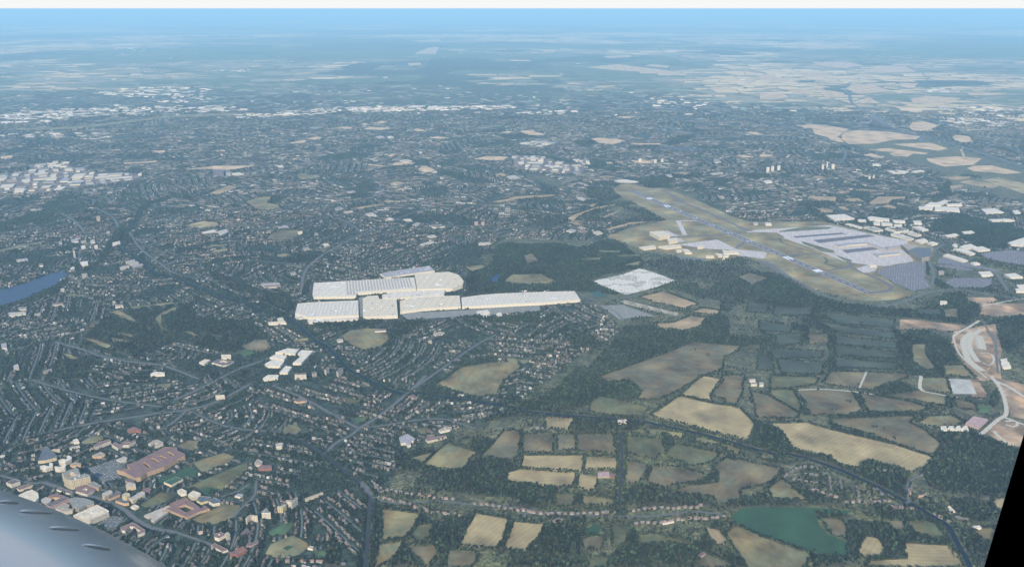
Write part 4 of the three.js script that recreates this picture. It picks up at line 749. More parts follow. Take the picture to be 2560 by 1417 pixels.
    ["warehouse","warehouse","white roofed warehouse in the business park beyond the airport",11,"white","white",[2889.3,-4707.4,2952.7,-4719.1,2955.1,-4661.2,2871.2,-4649.8],[],0,"","warehouses beyond the airport"],
    ["warehouse","warehouse","white roofed warehouse in the business park beyond the airport",11,"white","white",[2843.8,-4638.5,2899.9,-4638.5,2888.3,-4593.5,2825.8,-4593.5],[],0,"","warehouses beyond the airport"],
    ["warehouse","warehouse","white roofed warehouse in the business park beyond the airport",11,"white","white",[2857.5,-5163.7,2903.2,-5177.5,2907.9,-5141.7,2863.8,-5130.8],[],0,"","warehouses beyond the airport"],
    ["warehouse","warehouse","white roofed warehouse in the business park beyond the airport",11,"white","white",[2402.2,-6456.9,2564.9,-6491.6,2584.4,-6354.6,2415.3,-6294.7],[],0,"","warehouses beyond the airport"],
    ["warehouse","warehouse","white roofed warehouse in the business park beyond the airport",11,"white","white",[2694.8,-6388.3,2735.7,-6422.4,2841.7,-6337.8,2814.1,-6271.6,2677.4,-6314.5],[],0,"","warehouses beyond the airport"],
    ["warehouse","warehouse","white roofed warehouse in the business park beyond the airport",11,"white","white",[2675.7,-6232.5,2731.7,-6239,2703.2,-6165.2,2653.8,-6158.8],[],0,"","warehouses beyond the airport"],
    ["warehouse","warehouse","white roofed warehouse in the business park beyond the airport",11,"white","white",[2733.9,-6229.3,2805.8,-6197.1,2779.1,-6133.6,2705.3,-6146.2],[],0,"","warehouses beyond the airport"],
    ["warehouse","warehouse","white roofed warehouse in the business park beyond the airport",11,"white","white",[2851,-6304.6,2936.4,-6288.1,2917.5,-6235.8,2832.4,-6242.3],[],0,"","warehouses beyond the airport"],
    ["warehouse","warehouse","white roofed warehouse in the business park beyond the airport",11,"white","white",[2990.7,-6271.6,3044.5,-6271.6,3020.2,-6184.3,2962.4,-6190.7],[],0,"","warehouses beyond the airport"],
    ["warehouse","warehouse","white roofed warehouse in the business park beyond the airport",11,"white","white",[3333.7,-6821.1,3425.6,-6930,3461.4,-6898.5,3585.6,-7017.9,3582.2,-6957.7,3452.9,-6809.6,3383,-6802],[],0,"","warehouses beyond the airport"],
    ["warehouse","warehouse","white roofed warehouse in the business park beyond the airport",11,"white","white",[3250,-6764,3373.6,-6764,3317,-6659.9,3219.7,-6678.3],[],0,"","warehouses beyond the airport"],
    ["warehouse","warehouse","white roofed warehouse in the business park beyond the airport",11,"white","white",[3381.8,-6764,3552.8,-6726.5,3498,-6590.9,3324.7,-6641.6],[],0,"","warehouses beyond the airport"],
    ["warehouse","warehouse","white roofed warehouse in the business park beyond the airport",11,"white","white",[3704.3,-6670.9,3828,-6689.3,3824.3,-6562.3,3665.8,-6519.7],[],0,"","warehouses beyond the airport"],
    ["warehouse","warehouse","white roofed warehouse in the business park beyond the airport",11,"white","white",[3518.3,-6859.6,3653.1,-6879,3627,-6809.6,3502.6,-6809.6],[],0,"","warehouses beyond the airport"],
    ["warehouse","warehouse","white roofed warehouse in the business park beyond the airport",11,"white","white",[2595,-6321.2,2654.2,-6314.5,2634.9,-6255.3,2583.7,-6271.6],[],0,"","warehouses beyond the airport"],
    ["warehouse","warehouse","white roofed warehouse in the business park beyond the airport",11,"white","white",[2448.3,-6174.7,2489.7,-6184.3,2536.9,-6071.3,2509.8,-6058.9],[],0,"","warehouses beyond the airport"],
    ["warehouse","warehouse","white roofed warehouse in the business park beyond the airport",11,"white","white",[2547.9,-6080.5,2591.3,-6096,2652.1,-5989,2606.9,-5968],[],0,"","warehouses beyond the airport"],
    ["warehouse","warehouse","white roofed warehouse in the business park beyond the airport",11,"white","white",[2705.7,-6065.1,2795.9,-6102.3,2842.7,-6004.1,2736,-5944.1],[],0,"","warehouses beyond the airport"],
    ["warehouse","warehouse","white roofed warehouse in the business park beyond the airport",11,"white","white",[2779.9,-5944.1,2819.5,-5968,2864.4,-5856.3,2820.6,-5839.1],[],0,"","warehouses beyond the airport"],
    ["warehouse","warehouse","white roofed warehouse in the business park beyond the airport",11,"white","white",[2660.3,-5885.3,2716.2,-5914.6,2769.8,-5756.9,2722.1,-5729],[],0,"","warehouses beyond the airport"],
    ["warehouse","warehouse","white roofed warehouse in the business park beyond the airport",11,"white","white",[2797.3,-6158.8,2864.5,-6174.7,2841.1,-6111.6,2780.9,-6102.3],[],0,"","warehouses beyond the airport"],
    ["warehouse","warehouse","white roofed warehouse in the business park beyond the airport",11,"white","white",[2905.4,-6096,2972.3,-6111.6,2982.8,-6004.1,2927.6,-5980],[],0,"","warehouses beyond the airport"],
    ["warehouse","warehouse","white roofed warehouse in the business park beyond the airport",11,"white","white",[3189,-5944.1,3277.2,-5974,3268.9,-5914.6,3181.5,-5885.3],[],0,"","warehouses beyond the airport"],
    ["warehouse","warehouse","white roofed warehouse in the business park beyond the airport",11,"white","white",[3908.1,-6598.1,3968.6,-6634.3,3950.4,-6544.5,3882.9,-6509.2],[],0,"","warehouses beyond the airport"],
    ["warehouse","warehouse","white roofed warehouse in the business park beyond the airport",11,"white","white",[3577.3,-6321.2,3741.1,-6337.8,3760,-6288.1,3576.8,-6261.8],[],0,"","warehouses beyond the airport"],
    ["warehouse","warehouse","white roofed warehouse in the business park beyond the airport",11,"white","white",[3775.2,-8407.6,3859.5,-8323.2,3761.8,-8213.1,3709.3,-8323.2],[],0,"","warehouses beyond the airport"],
    ["warehouse","warehouse","white roofed warehouse in the business park beyond the airport",11,"white","white",[3660.8,-8351.1,3763.1,-8379.3,3722.2,-8213.1,3666,-8267.8],[],0,"","warehouses beyond the airport"],
    ["warehouse","warehouse","white roofed warehouse in the business park beyond the airport",11,"white","white",[3879.5,-8323.2,4007.6,-8407.6,4022.4,-8351.1,3884.9,-8267.8],[],0,"","warehouses beyond the airport"],
    ["warehouse","warehouse","white roofed warehouse in the business park beyond the airport",11,"white","white",[2306.2,-7813.9,2386.4,-7863.7,2377.8,-7784.3,2308.5,-7754.9],[],0,"","warehouses beyond the airport"],
    ["warehouse","warehouse","white roofed warehouse in the business park beyond the airport",11,"white","white",[3661.3,-8731.4,3747,-8762,3730.8,-8670.7,3647.6,-8670.7],[],0,"","warehouses beyond the airport"],
    ["public_building","building","pale flat roofed public building among suburban streets",9,"stone","stone",[-229.8,-5649.7,-150.4,-5666,-142.7,-5623.8,-223.9,-5604.6],[],0,"","pale buildings among the suburban streets"],
    ["public_building","building","pale flat roofed public building among suburban streets",9,"white","white",[-605.9,-6133.8,-526.4,-6160.4,-485.8,-6103.7,-563.8,-6066.4],[],0,"","pale buildings among the suburban streets"],
    ["public_building","building","pale flat roofed public building among suburban streets",9,"tan","cream",[-1277,-5617.4,-1246.9,-5633.5,-1220.4,-5585.4,-1252.6,-5560],[],0,"","pale buildings among the suburban streets"],
    ["public_building","building","pale flat roofed public building among suburban streets",9,"stone","greygreen",[-1332.5,-4957.6,-1307.7,-4978.1,-1290.4,-4937.2,-1315.8,-4919.5],[],0,"","pale buildings among the suburban streets"],
    ["public_building","building","pale flat roofed public building among suburban streets",9,"white","stone",[-617,-5617.4,-549.1,-5698.9,-530.2,-5675.8,-596.6,-5579],[],0,"","pale buildings among the suburban streets"],
    ["public_building","building","pale flat roofed public building among suburban streets",9,"tan","lilac",[-1451.3,-4741.4,-1348.8,-4760.3,-1332.6,-4724.9,-1435,-4708.6],[],0,"","pale buildings among the suburban streets"],
    ["public_building","building","pale flat roofed public building among suburban streets",9,"stone","mauve",[-1426,-4701.6,-1330.8,-4717.9,-1320.1,-4690,-1403.6,-4671.6],[],0,"","pale buildings among the suburban streets"],
    ["public_building","building","pale flat roofed public building among suburban streets",9,"white","tan",[-383.6,-3938.9,-352.3,-3964.3,-329.8,-3947.3,-365.7,-3905.3],[],0,"","pale buildings among the suburban streets"],
    ["public_building","building","pale flat roofed public building among suburban streets",9,"tan","stone",[-401.6,-3839.8,-384.6,-3847.8,-379.5,-3823.7,-398.7,-3820.5],[],0,"","pale buildings among the suburban streets"],
    ["public_building","building","pale flat roofed public building among suburban streets",9,"stone","white",[-1201.6,-4151.4,-1176.8,-4166.2,-1163,-4136.6,-1192.7,-4129.2],[],0,"","pale buildings among the suburban streets"],
    ["public_building","building","pale flat roofed public building among suburban streets",9,"white","cream",[-1234.4,-4096.3,-1151.1,-4114.5,-1137.6,-4085.5,-1222.3,-4074.7],[],0,"","pale buildings among the suburban streets"],
    ["public_building","building","pale flat roofed public building among suburban streets",9,"tan","greygreen",[-1388.7,-5522.4,-1351.1,-5538,-1332.4,-5491.4,-1369.8,-5476],[],0,"","pale buildings among the suburban streets"],
    ["public_building","building","pale flat roofed public building among suburban streets",9,"stone","stone",[-595.7,-5833.9,-546.8,-5868.6,-525.6,-5823.6,-575.2,-5799.6],[],0,"","pale buildings among the suburban streets"],
    ["public_building","building","pale flat roofed public building among suburban streets",9,"white","lilac",[-3027.1,-5732.1,-2991.6,-5755.6,-2949.7,-5682.4,-2986.5,-5666],[],0,"","pale buildings among the suburban streets"],
    ["public_building","building","pale flat roofed public building among suburban streets",9,"tan","mauve",[-3038.2,-5816.7,-3011.9,-5833.9,-2979.9,-5775.8,-3009.3,-5765.7],[],0,"","pale buildings among the suburban streets"],
    ["public_building","building","pale flat roofed public building among suburban streets",9,"stone","tan",[-2943.2,-5698.9,-2920.3,-5722.1,-2894.3,-5675.8,-2915.6,-5649.7],[],0,"","pale buildings among the suburban streets"],
    ["public_building","building","pale flat roofed public building among suburban streets",9,"white","stone",[-2887.4,-5715.4,-2865.4,-5732.1,-2830.7,-5666,-2852.6,-5649.7],[],0,"","pale buildings among the suburban streets"],
    ["public_building","building","pale flat roofed public building among suburban streets",9,"tan","white",[-2881.6,-5569.5,-2860.1,-5585.4,-2818.9,-5506.8,-2843.2,-5497.6],[],0,"","pale buildings among the suburban streets"],
    ["public_building","building","pale flat roofed public building among suburban streets",9,"stone","cream",[-2799,-5579,-2779.9,-5591.8,-2744,-5522.4,-2764.4,-5513.1],[],0,"","pale buildings among the suburban streets"],
    ["public_building","building","pale flat roofed public building among suburban streets",9,"white","greygreen",[-3087.3,-5682.4,-3071.1,-5695.6,-3038.6,-5633.5,-3055.5,-5623.8],[],0,"","pale buildings among the suburban streets"],
    ["public_building","building","pale flat roofed public building among suburban streets",9,"tan","stone",[-2882.1,-5949.8,-2862.1,-5964.2,-2841.7,-5914.2,-2861.3,-5907.2],[],0,"","pale buildings among the suburban streets"],
    ["public_building","building","pale flat roofed public building among suburban streets",9,"stone","lilac",[-3132.3,-5240.2,-3077,-5268.6,-3054.8,-5231.7,-3111.4,-5209.2],[],0,"","pale buildings among the suburban streets"],
    ["public_building","building","pale flat roofed public building among suburban streets",9,"white","mauve",[-2937.4,-5137.3,-2919,-5153.7,-2894.9,-5110.1,-2916.7,-5102],[],0,"","pale buildings among the suburban streets"],
    ["public_building","building","pale flat roofed public building among suburban streets",9,"tan","tan",[-2574.3,-4932.1,-2545.7,-4942.3,-2513.7,-4881.9,-2540.8,-4869.5],[],0,"","pale buildings among the suburban streets"],
    ["public_building","building","pale flat roofed public building among suburban streets",9,"stone","stone",[-2556.7,-4644.2,-2539.8,-4655.6,-2514.3,-4608.1,-2533,-4603.6],[],0,"","pale buildings among the suburban streets"],
    ["public_building","building","pale flat roofed public building among suburban streets",9,"white","white",[-2701.9,-5184.1,-2664.5,-5203.6,-2625.7,-5129.1,-2658.9,-5102],[],0,"","pale buildings among the suburban streets"],
    ["public_building","building","pale flat roofed public building among suburban streets",9,"tan","cream",[-2705.6,-5649.7,-2676.5,-5698.9,-2637.1,-5617.4,-2660.5,-5547.4],[],0,"","pale buildings among the suburban streets"],
    ["public_building","building","pale flat roofed public building among suburban streets",9,"stone","greygreen",[-2618.9,-4320.6,-2580.4,-4328.6,-2561.4,-4296.8,-2600.3,-4289],[],0,"","pale buildings among the suburban streets"],
    ["public_building","building","pale flat roofed public building among suburban streets",9,"white","stone",[-2624.7,-4236.4,-2547.8,-4255.7,-2523.7,-4223,-2591.7,-4188.8],[],0,"","pale buildings among the suburban streets"],
    ["public_building","building","pale flat roofed public building among suburban streets",9,"tan","lilac",[-2481.9,-4223,-2456.6,-4236.4,-2442.4,-4211.5,-2466.6,-4200.1],[],0,"","pale buildings among the suburban streets"],
    ["public_building","building","pale flat roofed public building among suburban streets",9,"stone","mauve",[-2470.9,-4385.3,-2422.4,-4401.8,-2405.8,-4375.1,-2455.1,-4360.9],[],0,"","pale buildings among the suburban streets"],
    ["public_building","building","pale flat roofed public building among suburban streets",9,"white","tan",[-2123.5,-4360.9,-2083.9,-4369,-2069.7,-4340.7,-2106.1,-4328.6],[],0,"","pale buildings among the suburban streets"],
    ["public_building","building","pale flat roofed public building among suburban streets",9,"tan","stone",[-2100.4,-5957,-2052.7,-6029.5,-2012.2,-5957,-2034.3,-5833.9],[],0,"","pale buildings among the suburban streets"],
    ["public_building","building","pale flat roofed public building among suburban streets",9,"stone","white",[-2200.1,-5939.1,-2135.9,-6011.2,-2100.4,-5957,-2170.5,-5903.7],[],0,"","pale buildings among the suburban streets"],
    ["public_building","building","pale flat roofed public building among suburban streets",9,"white","cream",[-1403.3,-3581.7,-1386.2,-3613.3,-1360.4,-3603.2,-1372.4,-3556.1],[],0,"","pale buildings among the suburban streets"],
    ["public_building","building","pale flat roofed public building among suburban streets",9,"tan","greygreen",[-2050.5,-3477.4,-2029.9,-3511.5,-2018.3,-3491,-2038.1,-3463.9],[],0,"","pale buildings among the suburban streets"],
    ["public_building","building","pale flat roofed public building among suburban streets",9,"stone","stone",[-2214.7,-3539.3,-2204.2,-3560.4,-2173.2,-3511.5,-2189.1,-3497.8],[],0,"","pale buildings among the suburban streets"],
    ["public_building","building","pale flat roofed public building among suburban streets",9,"white","lilac",[-2416.9,-3799.8,-2396.7,-3810.9,-2357,-3745,-2380.2,-3745],[],0,"","pale buildings among the suburban streets"],
    ["public_building","building","pale flat roofed public building among suburban streets",9,"tan","mauve",[-604.8,-6125.9,-547.8,-6159.3,-489.3,-6125.9,-540.2,-6066.6],[],0,"","pale buildings among the suburban streets"],
    ["public_building","building","pale flat roofed public building among suburban streets",9,"stone","tan",[-732,-6159.3,-707.2,-6227.2,-673.1,-6210.1,-688.5,-6125.9],[],0,"","pale buildings among the suburban streets"],
    ["public_building","building","pale flat roofed public building among suburban streets",9,"white","stone",[-1133.8,-6513,-1089,-6550.5,-1043.9,-6476,-1088.4,-6439.3],[],0,"","pale buildings among the suburban streets"],
    ["public_building","building","pale flat roofed public building among suburban streets",9,"tan","white",[-954.8,-6349.3,-922.6,-6385,-886.6,-6331.6,-917.9,-6289.4],[],0,"","pale buildings among the suburban streets"],
    ["public_building","building","pale flat roofed public building among suburban streets",9,"stone","cream",[-820.9,-6331.6,-769.5,-6349.3,-747.2,-6296.4,-794.2,-6279],[],0,"","pale buildings among the suburban streets"],
    ["public_building","building","pale flat roofed public building among suburban streets",9,"white","greygreen",[-1407.5,-6704.4,-1366.7,-6763.8,-1338.1,-6704.4,-1377.3,-6638.2],[],0,"","pale buildings among the suburban streets"],
    ["public_building","building","pale flat roofed public building among suburban streets",9,"tan","stone",[-1316.5,-6588.3,-1255.1,-6626.6,-1236.5,-6569.3,-1282.7,-6542.9],[],0,"","pale buildings among the suburban streets"],
    ["public_building","building","pale flat roofed public building among suburban streets",9,"stone","lilac",[-1433.8,-7370.3,-1373.2,-7403.3,-1354,-7346.9,-1406.4,-7323.7],[],0,"","pale buildings among the suburban streets"],
    ["public_building","building","pale flat roofed public building among suburban streets",9,"white","mauve",[-932.4,-7538.2,-906.2,-7562.7,-884.6,-7499.2,-915.5,-7475],[],0,"","pale buildings among the suburban streets"],
    ["public_building","building","pale flat roofed public building among suburban streets",9,"tan","tan",[-921.3,-8622.4,-887.1,-8666.7,-843.2,-8609.7,-888.9,-8572.1],[],0,"","pale buildings among the suburban streets"],
    ["public_building","building","pale flat roofed public building among suburban streets",9,"stone","stone",[-1680.6,-10719,-1640.5,-10815.4,-1565.8,-10671.5,-1619.3,-10577.5],[],0,"","pale buildings among the suburban streets"],
    ["public_building","building","pale flat roofed public building among suburban streets",9,"white","white",[-1545.5,-10719,-1515.3,-10796,-1451.5,-10671.5,-1499.3,-10577.5],[],0,"","pale buildings among the suburban streets"],
    ["public_building","building","pale flat roofed public building among suburban streets",9,"tan","cream",[-2058.1,-11937.3,-2026.6,-12020,-1964.5,-11913.8,-2012.9,-11844],[],0,"","pale buildings among the suburban streets"],
    ["public_building","building","pale flat roofed public building among suburban streets",9,"stone","greygreen",[-2031,-11729.4,-1990.6,-11797.9,-1957.5,-11684.1,-2001.4,-11639.2],[],0,"","pale buildings among the suburban streets"],
    ["public_building","building","pale flat roofed public building among suburban streets",9,"white","stone",[-1180.4,-8983.3,-1106.9,-9038.1,-1039.7,-8949.3,-1100,-8882],[],0,"","pale buildings among the suburban streets"],
    ["public_building","building","pale flat roofed public building among suburban streets",9,"tan","lilac",[-1700,-6092.8,-1648.9,-6142.6,-1620.7,-6092.8,-1666.2,-6053.6],[],0,"","pale buildings among the suburban streets"],
    ["public_building","building","pale flat roofed public building among suburban streets",9,"stone","mauve",[-1935.2,-7687.8,-1927.4,-7739,-1875.5,-7538.2,-1889.1,-7513.8],[],0,"","pale buildings among the suburban streets"],
    ["public_building","building","pale flat roofed public building among suburban streets",9,"white","tan",[-792.2,-8346.9,-754.7,-8406.7,-725.9,-8317.3,-765.8,-8288],[],0,"","pale buildings among the suburban streets"],
    ["public_building","building","pale flat roofed public building among suburban streets",9,"tan","stone",[-55.6,-8059.8,16.6,-8144,77.8,-8004.6,-14.2,-7939.3],[],0,"","pale buildings among the suburban streets"],
    ["public_building","building","pale flat roofed public building among suburban streets",9,"stone","white",[-2373.4,-8654,-2326.4,-8685.9,-2285.9,-8590.9,-2330.3,-8572.1],[],0,"","pale buildings among the suburban streets"],
    ["public_building","building","pale flat roofed public building among suburban streets",9,"white","cream",[-1523,-5948,-1499.3,-5979.6,-1476.9,-5916.7,-1504.2,-5901.1],[],0,"","pale buildings among the suburban streets"],
    ["public_building","building","pale flat roofed public building among suburban streets",9,"tan","greygreen",[-1396.4,-5901.1,-1380,-5932.3,-1355.2,-5870.2,-1375.3,-5839.7],[],0,"","pale buildings among the suburban streets"],
    ["public_building","building","pale flat roofed public building among suburban streets",9,"stone","stone",[542.3,-7098.4,582.2,-7142.4,616.4,-7054.9,579.6,-6990.6],[],0,"","pale buildings among the suburban streets"],
    ["public_building","building","pale flat roofed public building among suburban streets",9,"white","lilac",[388.2,-5979.6,419,-6034.1,459.9,-6001.9,436,-5938.6],[],0,"","pale buildings among the suburban streets"],
    ["public_building","building","pale flat roofed public building among suburban streets",9,"tan","mauve",[471.2,-5995.6,504.9,-6027.7,540.1,-5979.6,511.7,-5916.7],[],0,"","pale buildings among the suburban streets"],
    ["public_building","building","pale flat roofed public building among suburban streets",9,"stone","tan",[469.1,-6076.4,503.3,-6109.3,531.6,-6066.6,505.4,-6034.1],[],0,"","pale buildings among the suburban streets"],
    ["public_building","building","pale flat roofed public building among suburban streets",9,"white","stone",[572.4,-5948,618.1,-5979.6,642.9,-5916.7,600.5,-5876.4],[],0,"","pale buildings among the suburban streets"],
    ["public_building","building","pale flat roofed public building among suburban streets",9,"tan","white",[939.9,-7869.7,1047.3,-7923.1,1164.2,-7816.9,1127,-7764.8,970.9,-7790.8],[],0,"","pale buildings among the suburban streets"],
    ["public_building","building","pale flat roofed public building among suburban streets",9,"stone","cream",[2302.4,-7843.2,2364.6,-7885.6,2385.2,-7816.9,2330.5,-7764.8],[],0,"","pale buildings among the suburban streets"],
    ["public_building","building","pale flat roofed public building among suburban streets",9,"white","greygreen",[2119.4,-9052,2176.9,-9052,2160.6,-8882,2085.4,-8848.8],[],0,"","pale buildings among the suburban streets"],
    ["public_building","building","pale flat roofed public building among suburban streets",9,"tan","stone",[1905,-8229.8,2044.7,-8288,2028.4,-8218.2,1913.4,-8172.4],[],0,"","pale buildings among the suburban streets"],
    ["public_building","building","pale flat roofed public building among suburban streets",9,"stone","lilac",[1464.5,-8172.4,1518.7,-8183.8,1517.6,-8059.8,1470.9,-8087.7],[],0,"","pale buildings among the suburban streets"],
    ["public_building","building","pale flat roofed public building among suburban streets",9,"white","mauve",[1864.1,-7120.4,1909.1,-7209.4,1886.1,-7098.4,1855.8,-7067.9],[],0,"","pale buildings among the suburban streets"],
    ["public_building","building","pale flat roofed public building among suburban streets",9,"tan","tan",[1736.6,-7164.6,1787.9,-7186.9,1788.7,-7111.6,1746,-7085.3],[],0,"","pale buildings among the suburban streets"],
    ["public_building","building","pale flat roofed public building among suburban streets",9,"stone","stone",[1786.6,-6227.2,1823.7,-6244.3,1809.2,-6176.1,1774.4,-6166],[],0,"","pale buildings among the suburban streets"],
    ["public_building","building","pale flat roofed public building among suburban streets",9,"white","white",[1871.6,-6227.2,1918.2,-6220.3,1904.7,-6159.3,1860.7,-6159.3],[],0,"","pale buildings among the suburban streets"],
  ],
  estates: [
    ["white roofed factory unit in the dense works estate beyond the lake","works estate beyond the lake",75,[-4882,-8052,-4842,-8279,-4746,-8457,-4470,-8642,-4265,-8580,-4081,-8279,-3891,-8279,-3810,-8337,-3550,-8221,-3488,-7943,-3698,-7734,-3922,-7583,-4061,-7344,-4476,-7344]],
    ["white roofed unit at the far corner of the lake works estate","far corner works",14,[-4957,-8770,-4637,-8935,-4448,-8642,-4757,-8518]],
    ["pale unit in the trading estate north of the airport","trading estate north of the airport",40,[16,-9320,299,-9320,456,-8902,741,-8642,690,-8279,500,-8279,79,-8518,14,-8642]],
    ["pale unit on the road end of the northern trading estate","northern estate road end",12,[635,-9037,779,-9106,818,-8770,702,-8706]],
    ["white unit along the far side of the northern estate","far side of northern estate",10,[68,-10191,256,-10502,567,-10366,394,-9938,93,-10106]],
  ],
  farestates: [
    [190,[-2838,-14136,0,-14500,32,-13904,-2319,-13352]],
    [70,[-4296,-13041,-2815,-14019,-2564,-13352,-3939,-12648]],
    [110,[-7873,-16597,-7668,-17778,-7207,-18297,-6126,-17778,-5188,-15559,-5558,-14469,-6543,-15559]],
    [190,[-7585,-12949,-7215,-13822,-5964,-14138,-4604,-14302,-4065,-13668,-5261,-13228,-6260,-12551,-6884,-11709]],
    [45,[6309,-13544,7307,-14440,8148,-13830,7604,-12875,6757,-13004]],
    [45,[6033,-12503,6780,-12749,6986,-12039,6526,-11712,6043,-12152]],
    [25,[7790,-17057,8502,-17507,8580,-16840,7989,-16628]],
    [20,[1948,-15286,2948,-15425,3437,-14500,2367,-14019]],
    [16,[-15927,-35877,-14742,-35877,-12728,-30722,-13243,-30002]],
    [14,[-8008,-22965,-6594,-22965,-6504,-22161]],
    [30,[0,-13459,1004,-13734,969,-13247,119,-13041]],
    [14,[12368,-31455,13740,-30062,12864,-28483,12176,-30062]],
    [14,[-7650,-13668,-7308,-13668,-7090,-13087,-7368,-13087]],
    [70,[-7710,-13171,-7012,-13760,-6071,-14402,-5686,-13459,-6297,-12629,-7054,-12008]],
    [26,[-6616,-11233,-5577,-11130,-4834,-11028,-4726,-10456,-5879,-10641,-6389,-10831]],
  ],
  houserows: [
    [-452,-2530,-386,-2501,-318,-2484,-250,-2468,-192,-2456],
    [-434,-2468,-352,-2436,-310,-2412],
    [-279,-2404,-260,-2385,-161,-2362],
    [-117,-2428,-78,-2420,12,-2393,55,-2385],
    [51,-2381,152,-2370,263,-2377,323,-2381],
    [362,-2385,454,-2404,532,-2404,607,-2416],
    [387,-2318,441,-2321,567,-2347,622,-2347,662,-2354],
    [129,-2332,155,-2340],
    [76,-2949,117,-2949,152,-2928],
    [926,-2600,976,-2644,1024,-2663,1054,-2654],
    [952,-2582,992,-2564,1025,-2556],
    [1000,-2617,1038,-2608],
    [1074,-2591,1057,-2530],
    [1111,-2582,1097,-2530],
    [993,-2513,1056,-2476],
    [1077,-2440,1112,-2440,1135,-2432],
    [1143,-2522,1136,-2480],
    [1173,-2497,1158,-2440],
    [1201,-2522,1219,-2488,1241,-2468],
    [1168,-2440,1218,-2444],
    [1291,-2472,1330,-2530],
    [1264,-2644,1297,-2635,1340,-2626],
    [1396,-2608,1424,-2617],
    [1331,-2370,1355,-2332],
    [1388,-2347,1414,-2340],
    [1220,-2408,1273,-2401],
  ],
  square: [-678,-2192,-664,-2206,-648,-2200,-661,-2181],
  roundlawn: [-1029,-2513,-1021,-2528,-1005,-2534,-974,-2523,-961,-2509,-972,-2488,-987,-2480,-1012,-2490],
};
const CT = [1341.8,-5262.9];
const VENTS = [[[0.5714,1.2077,-0.812],[0.5704,1.1882,-0.8409]],[[0.6082,1.1778,-0.829],[0.6034,1.1415,-0.8816]],[[0.6756,1.1657,-0.7931],[0.6768,1.1352,-0.8352]],[[0.7392,1.1399,-0.7736],[0.7469,1.1141,-0.8032]]];

// ------------------------------------------------------------------ helpers
let seed = 12345;
const rnd = () => { seed = (seed + 0x6D2B79F5) | 0; let t = Math.imul(seed ^ (seed >>> 15), 1 | seed); t = (t + Math.imul(t ^ (t >>> 7), 61 | t)) ^ t; return ((t ^ (t >>> 14)) >>> 0) / 4294967296; };
const rr = (a, b) => a + (b - a) * rnd();
const hash = (x, y, s = 0) => { let h = Math.imul(x | 0, 374761393) + Math.imul(y | 0, 668265263) + Math.imul(s, 974711); h = Math.imul(h ^ (h >>> 13), 1274126177); return ((h ^ (h >>> 16)) >>> 0) / 4294967296; };
function vnoise(x, y, s = 0) { const i = Math.floor(x), j = Math.floor(y), u = x - i, v = y - j, a = u * u * (3 - 2 * u), b = v * v * (3 - 2 * v); return (hash(i, j, s) * (1 - a) + hash(i + 1, j, s) * a) * (1 - b) + (hash(i, j + 1, s) * (1 - a) + hash(i + 1, j + 1, s) * a) * b; }
const fbm = (x, y, s = 0, o = 4) => { let t = 0, a = 0.5, f = 1, n = 0; for (let k = 0; k < o; k++) { t += a * vnoise(x * f, y * f, s + k); n += a; a *= 0.5; f *= 2.03; } return t / n; };
const rgb = (r, g, b) => new THREE.Color().setRGB(r, g, b);
const mat = (c, o = {}) => new THREE.MeshStandardMaterial({ color: Array.isArray(c) ? rgb(...c) : c, roughness: 0.92, ...o });
const used = {};
const numbered = (n) => { const k = used[n] = (used[n] ?? -1) + 1; return k ? n + '_' + String(k).padStart(3, '0') : n; };
const shade = (o) => { o.castShadow = o.receiveShadow = true; return o; };
function add(o, name, data) { o.name = numbered(name); o.userData = data; shade(o); scene.add(o); return o; }
const structure = (name, geo, m) => add(new THREE.Mesh(geo, m), name, { kind: 'structure' });
const stuff = (o, name, label, category) => add(o, name, { kind: 'stuff', label, category });
const part = (name, geo, m, parent) => { const o = shade(new THREE.Mesh(geo, m)); o.name = name; parent.add(o); return o; };
const pts = (flat) => { const r = []; for (let i = 0; i < flat.length; i += 2) r.push([flat[i], flat[i + 1]]); return r; };
const area = (p) => { let a = 0; for (let i = 0, n = p.length; i < n; i++) { const q = p[(i + 1) % n]; a += p[i][0] * q[1] - q[0] * p[i][1]; } return a / 2; };
const inside = (p, x, z) => { let c = false; for (let i = 0, j = p.length - 1; i < p.length; j = i++) if ((p[i][1] > z) !== (p[j][1] > z) && x < ((p[j][0] - p[i][0]) * (z - p[i][1])) / (p[j][1] - p[i][1]) + p[i][0]) c = !c; return c; };
const bounds = (p) => p.reduce((b, [x, z]) => [Math.min(b[0], x), Math.min(b[1], z), Math.max(b[2], x), Math.max(b[3], z)], [1e9, 1e9, -1e9, -1e9]);
const centre = (p) => { const b = bounds(p); return [(b[0] + b[2]) / 2, (b[1] + b[3]) / 2]; };
// uneven outline: edges cut up and pushed in and out by noise
function rough(p, step, amp) {
  const out = [];
  for (let i = 0; i < p.length; i++) {
    const a = p[i], b = p[(i + 1) % p.length], L = Math.hypot(b[0] - a[0], b[1] - a[1]), n = Math.max(1, Math.round(L / step)), nx = -(b[1] - a[1]) / L, nz = (b[0] - a[0]) / L;
    for (let k = 0; k < n; k++) { const t = k / n, x = a[0] + (b[0] - a[0]) * t, z = a[1] + (b[1] - a[1]) * t, d = (fbm(x / 70, z / 70, 5, 3) - 0.5) * 2 * amp; out.push([x + nx * d, z + nz * d]); }
  }
  return out;
}
